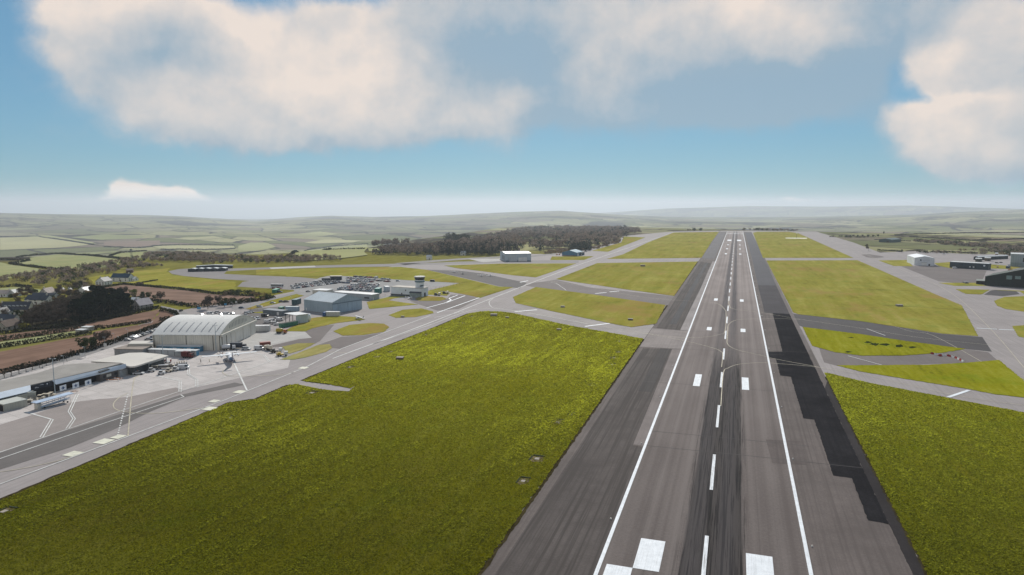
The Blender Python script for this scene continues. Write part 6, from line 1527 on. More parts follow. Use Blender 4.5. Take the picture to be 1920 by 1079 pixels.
def wheels(r, xs, w, rad=.38):
    for x in xs:
        for y in (-w / 2, w / 2): mb = MB(); mb.lathe([(rad, -.13), (rad, .13)], BLACK, (x, y, rad), 'y', 10); mb.build('wheel', r)


CREAMP = car_paint('cream_vehicle_paint', (.58, .52, .42)); YELP = car_paint('yellow_vehicle_paint', (.42, .30, .03)); ORAP = car_paint('orange_vehicle_paint', (.36, .11, .02)); NAVP = car_paint('navy_vehicle_paint', (.015, .022, .04))


def apron_car(label, px, py, rz, paint, kind='estate', light=False, rear=None):
    r = root_parts('service_car', label, 'car', px, py, rz); mb = MB(); L_, w, h = (4.8, 1.9, 1.75) if kind == 'estate' else (5.4, 2.0, 2.3)
    A, B = car_body(mb, L_, w, h, paint, GLASS, kind); mb.add(B + [(p[0], p[1], p[2] + .07) for p in B], [(0, 1, 5, 4), (1, 2, 6, 5), (2, 3, 7, 6), (3, 0, 4, 7), (4, 5, 6, 7)], paint)
    if kind == 'van': mb.box((-.8, 0, .95), (L_ * .62, w + .01, h - 1.02), paint)
    mb.build('body', r); mb = MB(); mb.hull(A, B, GLASS, ends=False); mb.build('window', r); wheels(r, (-L_ * .31, L_ * .31), w - .1, .36)
    if rear: mb = MB(); mb.box((-L_ / 2 - .03, 0, .5), (.06, w - .2, .7), rear); mb.build('rear_marking', r)
    if light: mb = MB(); mb.box((-.3, 0, h + .02), (.25, 1.1, .16), ORAP); mb.build('light_bar', r)
    return r


def tug(label, px, py, rz, paint):
    r = root_parts('baggage_tug', label, 'tug', px, py, rz, 'baggage tugs on the apron'); mb = MB(); mb.box((0, 0, .35), (3.0, 1.5, .75), paint); mb.box((1.0, 0, 1.1), (.9, 1.4, .22), paint); mb.build('body', r)
    mb = MB(); mb.box((-.35, 0, 1.1), (1.3, 1.4, .75), GLASS); mb.build('window', r); mb = MB(); mb.box((-.35, 0, 1.85), (1.5, 1.5, .12), paint); mb.build('cab_roof', r); wheels(r, (-1.0, 1.0), 1.4, .34); return r


def cart(label, px, py, rz, paint, cover=True, L_=2.8):
    r = root_parts('baggage_cart', label, 'cart', px, py, rz, 'baggage carts on the apron'); mb = MB(); mb.box((0, 0, .45), (L_, 1.5, .18), STEEL); mb.build('deck', r)
    for x in (-L_ / 2 + .1, L_ / 2 - .1):
        mb = MB(); mb.box((x, 0, .63), (.08, 1.45, 1.15), paint); mb.build('end_frame', r)
    if cover: mb = MB(); mb.box((0, 0, 1.78), (L_ + .1, 1.6, .14), paint); mb.build('roof', r); mb = MB(); mb.box((0, 0, .64), (L_ - .3, 1.2, .8), M('luggage_grey', (.16, .15, .14), .8, .4, 1.2)); mb.build('load', r)  # load box in a mottled grey luggage colour
    wheels(r, (-L_ * .33, L_ * .33), 1.3, .26); return r


tug('cream tug left of two in front of the dark terminal sign', 77, 749.5, .35, CREAMP); tug('cream tug right of two in front of the dark terminal sign', 97, 744.5, .35, CREAMP)
cart('covered cream cart between the two cream tugs', 87, 746.8, .35, CREAMP); cart('covered cream cart nearest the beige shed', 54, 758.5, .5, CREAMP); cart('open cart between beige shed and left cream tug', 64, 754.5, .5, CREAMP, False)
apron_car('white estate with yellow rear parked in front of the cream roofed hall', 260, 702.5, .45, PAINTS['white'], 'estate', True, YELP)
tug('white tug behind the white estate at the head of the cart line', 284.5, 697.5, .5, PAINTS['white']); tug('white tug lowest in the crowd of carts in front of the hall', 303, 702.5, .45, PAINTS['white']); tug('cream tug in the middle of the crowd of carts in front of the hall', 317, 698, .45, CREAMP); tug('white tug right of the cream tug in the crowd of carts', 329.5, 695.5, .45, PAINTS['white'])
cart('covered cream cart directly behind the white tug near the estate', 291, 693, .5, CREAMP); cart('second covered cream cart behind the white tug near the estate', 281, 692.5, .5, CREAMP); cart('long grey covered cart in the crowd of carts', 310, 691.5, .55, M('grey_canvas', (.36, .38, .41), .7), True, 6.5); cart('cream cart beside the long grey covered cart', 322, 691, .5, CREAMP)
for k in range(5): cart('empty upright cart frame behind the white van, %s from left' % ORD[k], 330 + k * 4.4, 685.6 - k * .75, .9, CREAMP, False, 1.6)
apron_car('white van at the right end of the crowd of carts', 344, 692.5, .45, PAINTS['white'], 'van')
cart('red tool cart beside the right corner of the cream roofed hall', 315, 681, .3, PAINTS['red'], False, 3.2)


def lorry(label, px, py, rz, L_, cab, load, kind, name='lorry', cat='lorry'):
    r = root_parts(name, label, cat, px, py, rz); mb = MB(); mb.box((L_ / 2 - .9, 0, .6), (1.8, 2.3, 1.9), cab, taper=.93); mb.build('cab', r)
    mb = MB(); mb.box((L_ / 2 + .0, 0, 1.5), (.08, 2.0, .75), GLASS); mb.build('windscreen', r); mb = MB(); mb.box((-.3, 0, .5), (L_ - .6, 1.6, .35), BLACK); mb.build('chassis', r)
    if kind == 'tank':
        mb = MB(); R = 1.15; mb.lathe([(R * .75, -L_ * .36), (R, -L_ * .33), (R, L_ * .20), (R * .75, L_ * .23)], load, (-.9, 0, 1.95), 'x', 14); mb.build('tank', r, True)
    elif kind == 'box': mb = MB(); mb.box((-1.1, 0, .9), (L_ - 2.4, 2.45, 2.5), load); mb.build('box_body', r)
    else:
        mb = MB(); mb.box((-1.1, 0, .9), (L_ - 2.4, 2.3, .3), load); mb.box((-L_ / 2 + .3, 0, 1.2), (.15, 2.3, .9), load); mb.build('flat_bed', r); mb = MB(); mb.box((-1.4, 0, 1.2), (1.6, 1.9, .9), load); mb.build('load', r)
    wheels(r, (L_ / 2 - 1.0, -L_ / 2 + 1.2, -L_ / 2 + 2.4), 2.1, .48); return r


lorry('white fuel tanker lorry beside the arched hangar doors', 429, 656.5, .75, 7.2, PAINTS['white'], PAINTS['white'], 'tank', 'fuel_bowser', 'tanker')
lorry('dark navy box lorry with pale roof beside the white fuel tanker', 447, 654, .30, 8.6, NAVP, M('navy_box_body', (.03, .04, .06), .6), 'box')
apron_car('silver grey pickup between navy lorry and red container', 462, 656.5, .2, PAINTS['silver']); apron_car('white van in front of the rust red container', 486, 656, .2, PAINTS['white'], 'van')
lorry('cream tanker lorry beside the rust red container', 503, 657, 2.7, 6.2, CREAMP, CREAMP, 'tank', 'fuel_bowser', 'tanker')
lorry('white flatbed lorry at the grass edge below the cream tanker', 518, 661.5, .5, 6.4, PAINTS['white'], M('dark_flat_bed', (.07, .07, .07), .7), 'flat')
lorry('white pickup with yellow sprayer load closest to the dry grass', 529, 668, .55, 6.0, PAINTS['white'], YELP, 'flat')
lorry('yellow and orange airfield tractor truck on the pale concrete', 528, 625.5, .15, 7.0, ORAP, YELP, 'tank', 'airfield_tender', 'tender')
lorry('dark red fire engine under the small white canopy', 352, 671.5, .1, 6.0, M('deep_red_paint', (.10, .012, .012), .4), M('deep_red_paint', (.10, .012, .012)), 'box', 'fire_engine', 'fire engine')
lorry('small orange digger lorry between far hangar and bright blue building', 1046, 478.5, .2, 7.0, ORAP, ORAP, 'flat', 'digger', 'digger')
lorry('small orange tractor on the grass left of the huge green hangar', 1894, 508.5, .2, 4.6, YELP, ORAP, 'flat', 'tractor', 'tractor')
for k, (x, y) in enumerate(((820, 554.3), (835.5, 551.3))):
    lorry('cream pickup with dark bed on the grass right of the tower, %s one' % ('lower left', 'upper right')[k], x, y, .15, 5.6, CREAMP, M('dark_pickup_bed', (.05, .05, .045), .7), 'flat', 'pickup', 'pickup')
# coach
r = root_parts('coach', 'white coach with dark window band beside the far car park', 'coach', 519.5, 540, .18); mb = MB(); mb.box((0, 0, .4), (12, 2.5, 3.3), PAINTS['white'], taper=.97); mb.build('body', r)
mb = MB(); mb.box((-.2, 0, 2.1), (11.2, 2.53, 1.1), GLASS); mb.build('window', r); mb = MB(); mb.box((6.0, 0, 1.4), (.08, 2.2, 1.9), GLASS); mb.build('windscreen', r); mb = MB(); mb.box((0, 0, .7), (9, 2.56, .45), M('teal_band', (.05, .16, .20), .5)); mb.build('stripe', r); wheels(r, (-3.6, 3.8), 2.4, .5)
nn = root_parts('storage_shed', 'dark navy shed with pale roof at the back of the far car park', 'shed', 630, 525.5, 0); nn.rotation_euler = (0, 0, .38)
mb = MB(); mb.box((0, 0, 0), (12, 5, 4.2), NAVY); mb.build('wall', nn); mb = MB(); mb.box((0, 0, 4.21), (12.4, 5.4, .3), R_CREAM); mb.build('roof', nn)
nn = root_parts('storage_shed', 'lower dark shed joined left of the navy shed in the far car park', 'shed', 612, 527.5, .38); mb = MB(); mb.box((0, 0, 0), (9, 4, 3), M('dark_slate_shed', (.05, .06, .075), .7)); mb.build('wall', nn); mb = MB(); mb.box((0, 0, 3.01), (9.3, 4.3, .25), R_SLATE); mb.build('roof', nn)

# ------------------------------------------------------------------ aircraft
AW = car_paint('aircraft_white', (.70, .71, .72)); AN = car_paint('aircraft_navy', (.012, .020, .065), .25)
p0, p1 = Vector(G(437, 687)[:2]), Vector(G(428.5, 673)[:2])
HD = math.atan2((p1 - p0).y, (p1 - p0).x)
def airliner():
    d = Vector((math.cos(HD), math.sin(HD))); c = p0 + d * 12.5
    r = thing('turboprop_airliner', 'white and navy high wing turboprop airliner with T tail parked nose towards the arched hangar', 'aircraft', (c.x, c.y, .06), HD)
    def ring(x, rr, zc, n=20, sq=1.0): return [(x, rr * math.cos(2 * math.pi * i / n), zc + rr * sq * math.sin(2 * math.pi * i / n)) for i in range(n)]
    sec = [(-12.8, .15, 2.9), (-12.0, .45, 2.75), (-9.5, .95, 2.45), (-6.5, 1.35, 2.15), (-4.0, 1.42, 2.08), (6.5, 1.42, 2.08), (8.5, 1.30, 2.0), (9.8, 1.0, 1.85), (10.6, .6, 1.7), (10.9, .2, 1.6)]
    def body(lo, hi, mat, nm):
        mb = MB(); n = 20; rs = [ring(*s) for s in sec]; V = [p for rg in rs for p in rg]
        Fc = [(j * n + i, j * n + (i + 1) % n, (j + 1) * n + (i + 1) % n, (j + 1) * n + i) for j in range(len(sec) - 1) for i in range(n) if lo(j, i)]
        mb.add(V, Fc, mat); return mb.build(nm, r, True)
    isnavy = lambda j, i: (i >= 11 and i <= 18) or j <= 2
    mb = MB(); n = 20; V = [p for s in sec for p in ring(*s)]
    for navy in (0, 1):
        Fc = [(j * n + i, j * n + (i + 1) % n, (j + 1) * n + (i + 1) % n, (j + 1) * n + i) for j in range(len(sec) - 1) for i in range(n) if isnavy(j, i) == bool(navy)]
        mb.add(V, Fc, AN if navy else AW)
    mb.build('fuselage', r, True)
    for s in (-1, 1):
        mb = MB(); mb.hull([(1.4, 0, 3.45), (-1.3, 0, 3.42), (-1.3, 0, 3.6), (1.0, 0, 3.78)], [(.75, s * 13.2, 3.75), (-.65, s * 13.2, 3.75), (-.65, s * 13.2, 3.83), (.6, s * 13.2, 3.9)], AW); mb.build('wing', r)
        mb = MB(); mb.lathe([(.2, -2.4), (.5, -1.6), (.62, 0), (.62, 2.4), (.45, 3.2), (.2, 3.5)], AW, (.3, s * 4.05, 3.15), 'x', 12); e = mb.build('engine', r, True)
        mb = MB(); mb.lathe([(.25, 0), (.05, .5)], CHROME, (3.8, s * 4.05, 3.15), 'x', 8)
        for k in range(6):
            a = k * math.pi / 3 + .3; c_, s_ = math.cos(a), math.sin(a); w = .14
            mb.add([(3.95, s * 4.05 - s_ * w, 3.15 + c_ * w), (3.95, s * 4.05 + s_ * w, 3.15 - c_ * w), (3.98, s * 4.05 + c_ * 1.9 + s_ * w, 3.15 + s_ * 1.9 - c_ * w), (3.98, s * 4.05 + c_ * 1.9 - s_ * w, 3.15 + s_ * 1.9 + c_ * w)], [(0, 1, 2, 3)], CHROME)
        mb.build('propeller', e)
        mb = MB(); mb.lathe([(.45, -.2), (.45, .2)], BLACK, (-.4, s * 2.0, .45), 'y', 12); mb.build('wheel', r)
        mb = MB(); mb.tube((-.4, s * 1.9, .5), (-.3, s * 1.3, 1.3), .12, .2, AW, 6); mb.build('landing_gear', r)
        mb = MB(); mb.hull([(-12.2, 0, 7.25), (-13.6, 0, 7.25), (-13.6, 0, 7.35), (-12.4, 0, 7.4)], [(-12.6, s * 3.7, 7.3), (-13.6, s * 3.7, 7.3), (-13.6, s * 3.7, 7.38), (-12.7, s * 3.7, 7.4)], AW); mb.build('tailplane', r)
        mb = MB()
        for k in range(16): mb.box((5.6 - k * .72, s * 1.395, 2.25), (.28, .06, .36), GLASS)
        mb.build('window', r)
    mb = MB(); mb.hull([(-7.5, -.14, 2.9), (-12.8, -.08, 3.0), (-12.8, .08, 3.0), (-7.5, .14, 2.9)], [(-12.0, -.08, 7.25), (-13.6, -.05, 7.25), (-13.6, .05, 7.25), (-12.0, .08, 7.25)], AN); mb.build('fin', r)
    mb = MB(); mb.lathe([(.3, -.12), (.3, .12)], BLACK, (8.6, 0, .3), 'y', 10); mb.tube((8.6, 0, .3), (8.6, 0, 1.2), .08, .08, STEEL, 6); mb.build('nose_wheel', r)
    mb = MB(); mb.hull([(9.5, -.7, 2.35), (10.3, -.4, 2.1), (10.3, .4, 2.1), (9.5, .7, 2.35)], [(9.2, -.6, 2.75), (9.7, -.35, 2.5), (9.7, .35, 2.5), (9.2, .6, 2.75)], GLASS); mb.build('windscreen', r)
    return r
airliner()


def light_plane(label, px, py, rz, high, paint, name='light_aircraft', z=.06):
    r = root_parts(name, label, 'aircraft', px, py, rz, 'light aircraft on the airfield', z); n = 10
    mb = MB(); mb.lathe([(.12, -3.9), (.3, -2.4), (.55, -.6), (.58, .9), (.48, 1.9), (.2, 2.4)], paint, (0, 0, 1.1), 'x', 10); mb.build('fuselage', r, True)
    zw = 1.9 if high else .85
    mb = MB(); mb.hull([(.9, -5.2, zw + .05), (-.5, -5.2, zw + .05), (-.5, 5.2, zw + .05), (.9, 5.2, zw + .05)], [(.8, -5.2, zw + .2), (-.5, -5.2, zw + .12), (-.5, 5.2, zw + .12), (.8, 5.2, zw + .2)], paint); mb.build('wing', r)
    mb = MB(); mb.box((-3.5, 0, 1.2), (.9, 3.0, .08), paint); mb.build('tailplane', r)
    mb = MB(); mb.hull([(-2.8, -.05, 1.3), (-3.9, -.05, 1.3), (-3.9, .05, 1.3), (-2.8, .05, 1.3)], [(-3.5, -.04, 2.4), (-4.0, -.04, 2.4), (-4.0, .04, 2.4), (-3.5, .04, 2.4)], paint); mb.build('fin', r)
    mb = MB(); mb.box((.35, 0, 1.4), (1.3, .9, .5), GLASS, taper=.8); mb.build('canopy', r)
    mb = MB(); mb.box((2.42, 0, 1.1), (.05, .14, 1.7), CHROME, base=False); mb.build('propeller', r)
    for (x, y) in ((1.6, 0), (-.3, -1.1), (-.3, 1.1)): mb = MB(); mb.lathe([(.22, -.08), (.22, .08)], BLACK, (x, y, .22), 'y', 8); mb.tube((x, y, .22), (x, y * .6, .9), .05, .05, STEEL, 5); mb.build('wheel', r)
    return r
light_plane('small white aeroplane on the short path in front of the control tower', 768, 560.5, .2, False, PAINTS['white'])
light_plane('white high wing aeroplane in front of the steel blue hangar', 673, 599.5, -2.2, True, PAINTS['white'])
light_plane('white low wing aeroplane leftmost on the dark taxiway', 851.5, 511.8, -1.2, False, PAINTS['white'])
light_plane('small dark and white aeroplane second from left on the dark taxiway', 868, 515, -1.0, True, PAINTS['grey'])
light_plane('bright white aeroplane on the dark taxiway nearest the grass', 903, 519, -1.2, True, PAINTS['white']); light_plane('white aeroplane rightmost on the dark taxiway', 919.5, 518.5, -.9, False, PAINTS['white'])
light_plane('tiny white aeroplane parked in front of the scrub on the right apron', 1770, 477.5, .5, False, PAINTS['white']); light_plane('grey aeroplane on the grass edge left of the huge green hangar', 1812, 533, .3, True, PAINTS['grey'], z=.2)
# ------------------------------------------------------------------ masts, lamps, signs, people, covers
def mast(label, px, py, h, name='floodlight_mast', heads=2, arm=1.0, col=STEEL, r0=.22, group='floodlight masts on the apron'):
    p = G(px, py); r = thing(name, label, 'lamp post', (p[0], p[1], .05), .4, group); mb = MB(); mb.tube((0, 0, 0), (0, 0, h), r0, r0 * .55, col, 8); mb.build('pole', r)
    mb = MB(); mb.tube((-arm, 0, h), (arm, 0, h), .06, .06, col, 5); mb.build('arm', r)
    for k in range(heads): x = -arm + 2 * arm * k / max(1, heads - 1); mb = MB(); mb.box((x, 0, h - .1), (.7, .45, .25), M('lamp_head', (.40, .42, .44), .5)); mb.build('lamp', r)
    return r
PALEST = M('pale_mast_paint', (.30, .36, .40), .5)
mast('tall pale mast in front of the dark terminal front', 103.5, 740, 15.5, col=PALEST); mast('tall mast in front of the cream roofed hall', 306.5, 679, 13.5, col=PALEST); mast('tall mast in front of the arched hangar doors', 405.5, 659, 14.5, col=PALEST)
for k, (x, y, h) in enumerate([(215, 645, 6), (240, 636, 6), (264, 628, 6), (197, 652, 6), (373, 588, 6), (436, 583, 6.5), (452, 597, 6), (470, 573, 6), (547, 570, 6), (640, 553, 6), (590, 545, 6), (700, 556, 6), (160, 672, 6), (120, 690, 6)]):
    mast('slender street lamp %s' % ['on the hedge row opposite office block', 'midway along the hedge row', 'near the top of the hedge row', 'beside the blue and white board', 'behind the arched roof beside the blue sign', 'at the car park road junction', 'inside the staff car park', 'beside the road bend above the staff car park', 'left of the dark teal container', 'behind the steel blue hangar', 'on the road below the far car park', 'at the right end of the pale grey shed', 'on the road behind the terminal roof', 'on the roadside behind the left terminal roof'][k], x, y, h, 'street_lamp', 1, .7, group='street lamps along the car parks', r0=.09)
def sign(label, px, py, w, h, z0, mat, rz=.2):
    p = G(px, py); r = thing('road_sign', label, 'sign', (p[0], p[1], .05), rz); mb = MB(); mb.box((0, 0, z0), (w, .12, h), mat); mb.build('panel', r)
    for x in (-w * .3, w * .3): mb = MB(); mb.tube((x, .1, 0), (x, .1, z0 + h), .06, .06, STEEL, 5); mb.build('post', r)
SKYB = M('bright_blue_sign', (.05, .25, .45), .5)
sign('bright blue road sign standing behind the arched hangar roof', 373.5, 588, 2.8, 1.8, 3.0, SKYB); sign('blue and white board beside the hedge above the office block', 197.5, 654, 1.8, 1.7, 1.2, W_WHITE); sign('white board beside the road above the cream roofed hall', 155, 672, 2.6, 1.8, .8, W_WHITE, .5); sign('white board at the right end of the hedge row', 222, 640, 1.6, 1.3, 1.5, W_WHITE)
sign('small teal sign beside the road junction', 423, 578, 2.0, 1.4, 2.2, SKYB); sign('white sign at the road junction', 443, 573, 1.6, 1.4, 2.0, W_WHITE)
# lattice mast in the valley
p = G(247, 492); r = thing('lattice_mast', 'grey lattice mast rising from the valley meadows', 'mast', p); mb = MB(); H = 19
LG = M('mast_steel', (.22, .23, .24), .6)
for (a, b_) in ((-1, -1), (1, -1), (1, 1), (-1, 1)): mb.tube((a * 1.6, b_ * 1.6, 0), (a * .5, b_ * .5, H), .14, .10, LG, 5)
mb.build('leg', r); mb = MB()
for k in range(9):
    z0, z1 = k * H / 9, (k + 1) * H / 9; w0 = 1.6 - 1.1 * k / 9; w1 = 1.6 - 1.1 * (k + 1) / 9
    for q in ((-1, -1, 1, -1), (1, -1, 1, 1), (1, 1, -1, 1), (-1, 1, -1, -1)): mb.tube((q[0] * w0, q[1] * w0, z0), (q[2] * w1, q[3] * w1, z1), .07, .07, LG, 4)
mb.build('lattice', r); mb = MB(); mb.box((0, 0, H - 2.5), (2.2, 2.2, 2.2), LG); mb.build('dish_box', r)
# thin poles out by the runway end and a wind sock
p = G(1493.5, 447); r = thing('navigation_mast', 'thin dark mast standing on the pale patch left of the right taxiway end', 'mast', p); mb = MB(); mb.tube((0, 0, 0), (0, 0, 12), .35, .2, M('mast_dark', (.08, .08, .09), .6), 6); mb.build('pole', r); mb = MB(); mb.box((0, 0, 11), (1.6, 1.6, 1.2), W_WHITE); mb.build('head', r)
flat_poly('concrete_pad', GL([(1473, 446.2), (1513, 446.6), (1513, 448.2), (1473, 447.6)]), .24, YELLOW)
# grassed-in covers and pits
COVER = M('weathered_concrete_cover', (.30, .27, .23), .9, .15)
pits = [(1007, 862, 'nearest but one to the bottom of the runway edge'), (981, 904, 'lowest along the left grass edge of the runway'), (1046, 793, 'left of a pair below the middle of the runway edge'), (1074, 779, 'right of a pair below the middle of the runway edge'), (1111, 724.5, 'alone beside the middle of the runway edge'), (1147, 685, 'lowest of three near the taxiway corner'), (1152, 672.5, 'middle of three near the taxiway corner'), (1161, 661.5, 'highest of three near the taxiway corner'), (1162, 641, 'in a dark slot near the taxiway corner'),
        (656, 690, 'close to the stub path on the left grass'), (708, 670, 'beside the low block on the left grass'), (734, 661, 'second above the low block on the left grass'), (798, 629, 'left of three up the left grass edge'), (817, 625, 'middle of three up the left grass edge'), (834, 619.5, 'right of three up the left grass edge'), (866, 607, 'near the top of the left grass edge'), (886, 594.5, 'topmost on the left grass edge'), (430, 786, 'near the apron edge on the left grass'), (8, 961, 'at the far left edge of the big grass'), (585, 738, 'just below the stub path')]
for k, (x, y, w) in enumerate(pits):
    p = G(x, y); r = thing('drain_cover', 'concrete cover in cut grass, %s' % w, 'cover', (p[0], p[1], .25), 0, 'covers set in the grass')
    rg = random.Random(k); n = 14; sx_, sy_ = rg.uniform(1.6, 2.5), rg.uniform(2.2, 3.4)
    mb = MB(); mb.add([(sx_ * math.cos(6.283 * i / n) * rg.uniform(.75, 1.1), sy_ * math.sin(6.283 * i / n) * rg.uniform(.75, 1.1), .012) for i in range(n)], [tuple(range(n))], EARTH); mb.build('bare_patch', r)
    mb = MB(); mb.box((0, 0, .02), (rg.uniform(1.1, 1.7), rg.uniform(1.2, 1.8), .10), COVER); mb.build('slab', r)
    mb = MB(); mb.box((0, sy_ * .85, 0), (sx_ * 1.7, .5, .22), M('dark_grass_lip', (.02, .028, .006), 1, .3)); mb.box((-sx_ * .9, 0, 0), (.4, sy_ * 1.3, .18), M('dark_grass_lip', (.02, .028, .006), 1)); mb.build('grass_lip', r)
for k, (x, y, s_, lab) in enumerate([(750, 674.5, 2.4, 'low brown concrete block on the left grass'), (926, 593, 3.0, 'brown block on the grass tip below the taxiway bend'), (951, 597, 1.6, 'small brown block right of the block on the grass tip'), (1048, 620, 1.8, 'small grey block on the grass below the pale link taxiway'), (1055, 577, 2.2, 'brown block on the grass between the two link taxiways'), (1182, 601, 2.2, 'small pale block on the grass right above the pale link taxiway'), (1205, 500, 4.0, 'brown cabinet on the grass below the crossing taxiway'), (1686, 575, 3.0, 'small white and dark box on the grass right of the runway'), (755, 595.5, 1.6, 'small dark block on the oval island')]):
    p = G(x, y); r = thing('equipment_block', lab, 'block', (p[0], p[1], .2), .2); mb = MB(); mb.box((0, 0, 0), (s_ * 1.5, s_, s_ * .45), M('block_brown_%d' % (k % 3), [(.15, .11, .075), (.24, .22, .19), (.12, .10, .085)][k % 3], .9)); mb.build('body', r); mb = MB(); mb.box((0, 0, s_ * .45 + .003), (s_ * 1.6, s_ * 1.1, .1), COVER); mb.build('lid', r)
# dark drainage slots and scuffs in the right hand grass
DARKG = grass_mat('rank_dark_grass', 0, dark=(.012, .016, .004), mid=(.02, .028, .006), light=(.05, .06, .012), dry=(.05, .05, .02))
for k, (pts, w) in enumerate([([(1440, 502), (1500, 504), (1560, 505.5), (1655, 508.5)], .7), ([(1592, 541.5), (1640, 543.5), (1745, 548)], .8), ([(1655, 573.5), (1680, 574.5), (1700, 575.5), (1808, 581.5)], .9), ([(905, 671), (1010, 688), (1130, 690)], .5)]):
    mb = MB(); strip(mb, smooth_line(GL(pts), 8), w, .245, DARKG); tag(mb.build('drain_slot'), kind='structure')
rngp = random.Random(9); mb = MB()
for (x, y, rx, ry) in [(1628, 643, 8, 2), (1640, 646.5, 10, 3), (1660, 647, 10, 2.5), (1685, 650, 10, 3.5), (1710, 652, 9, 2), (1595, 634, 6, 1), (1590, 661, 7, 1.5)]:
    c = Vector(G(x, y)); k_ = [Vector(G(x + rx * math.cos(a * .4488) * rngp.uniform(.5, 1.2), y + ry * math.sin(a * .4488) * rngp.uniform(.5, 1.2))) for a in range(14)]
    mb.add([(q.x, q.y, .246) for q in k_], [tuple(range(14))], DARKG)
tag(mb.build('rank_grass'), kind='stuff')
# runway edge lamps
rl = None; LW = M('runway_lamp_lens', (.85, .80, .70), .3, .05)
def lamp_unit():
    r = thing('runway_lamp', '', 'runway lamp'); mb = MB(); mb.lathe([(.22, 0), (.20, .12)], STEEL, n=10); mb.build('base', r); mb = MB(); mb.lathe([(.16, .12), (.17, .34), (.08, .42)], LW, n=10); mb.build('lens', r); return r
pl = lamp_unit(); n = 0; firstlamp = True
for side, xl in (('left', -24.0), ('right', 24.0)):
    for k in range(22):
        y = 172 + k * 60.5
        o = pl if firstlamp else copy_tree(pl); firstlamp = False
        o.location = (xl, y, .11); o.scale = (1, 1, 1) if y < 500 else (1.5, 1.5, 1.5)
        o['label'] = 'small white lamp on the %s runway edge line, %s from near end' % (side, ORD[k]); o['group'] = 'lamps along the runway edges'
# red and white barrier blocks
def block(colm):
    r = thing('barrier_block', '', 'barrier'); mb = MB(); mb.hull([(-1.0, -.35, 0), (1.0, -.35, 0), (1.0, .35, 0), (-1.0, .35, 0)], [(-.95, -.16, .95), (.95, -.16, .95), (.95, .16, .95), (-.95, .16, .95)], colm); mb.build('body', r); mb = MB(); mb.box((0, 0, .951), (1.2, .2, .08), BLACK); mb.build('handle', r); return r
BR, BW = block(M('barrier_red', (.34, .03, .02), .5)), block(M('barrier_white', (.70, .70, .68), .5))
line = smooth_line(GL([(1748, 664.6), (1764, 668.5), (1770, 667.5), (1790, 671.5), (1808, 680)]), 4); k = 0; ub = [False, False]
acc_ = 0; last = Vector(line[0])
pts = [last]
for q in line[1:]:
    v = Vector(q); 
    while (v - last).length > 2.5: last = last + (v - last).normalized() * 2.5; pts.append(last)
for k, q in enumerate(pts):
    pr = (BR, BW)[k % 2]; o = pr if not ub[k % 2] else copy_tree(pr); ub[k % 2] = True
    nx = pts[min(k + 1, len(pts) - 1)] - pts[max(0, min(k, len(pts) - 2))]; o.location = (q.x, q.y, .07); o.rotation_euler = (0, 0, math.atan2(nx.y, nx.x))
    o['label'] = '%s barrier block, %s from left in the row closing the right taxiway' % (('red', 'white')[k % 2], ORD[k]); o['group'] = 'red and white barrier blocks'
# orange and white plank barriers on the apron
for (x, y, L_, rz, lab) in ((213, 715, 6, .9, 'orange and white plank barrier in front of the bay wall'), (140, 737, 3, .9, 'short orange barrier beside the boarding ramp end'), (222, 712, 5, .5, 'pale plank barrier right of the orange barrier')):
    p = G(x, y); r = thing('plank_barrier', lab, 'barrier', (p[0], p[1], .06), rz - .4); mb = MB(); mb.box((0, 0, .55), (L_, .08, .3), M('barrier_orange', (.45, .17, .05), .6)); mb.build('plank', r)
    for s in (-1, 1): mb = MB(); mb.box((s * L_ * .35, 0, 0), (.12, .7, .9), W_WHITE); mb.build('foot', r)
# fences
def fence(label, px, h, every=6, mat=M('fence_mesh_grey', (.06, .07, .07), .7)):
    P = [Vector(G(*q)) for q in px]; r = thing('fence', label, 'fence', P[0], 0); o0 = P[0]
    for a, b_ in zip(P[:-1], P[1:]):
        d = b_ - a; n = max(1, int(d.length / every)); mb = MB()
        for zz in (.15, h * .5, h - .1): mb.tube((a - o0) + Vector((0, 0, zz)), (b_ - o0) + Vector((0, 0, zz)), .035, .035, mat, 4)
        mb.build('rail', r)
        for k in range(n): q = a - o0 + d * (k / n); mb = MB(); mb.box((q.x, q.y, 0), (.10, .10, h), mat); mb.build('post', r)
fence('wire fence between the steel blue hangar and the control tower', [(690, 564), (705, 560.5), (722, 556), (742, 553.5)], 2.2)
fence('wire fence along the near edge of the empty asphalt right of the tower', [(800, 546), (832, 541), (862, 535), (876, 531.5)], 2.2)
fence('green fence behind the staff car park', [(452, 580.5), (470, 582), (497, 584), (530, 586.5)], 2.2, 5, M('fence_green', (.03, .08, .07), .7))
fence('roadside fence above the terminal roof', [(20, 708), (60, 697), (100, 686), (150, 672)], 1.6, 6)
fence('black fence beside the white storage tank', [(556, 609), (580, 601.5)], 2.0, 3)
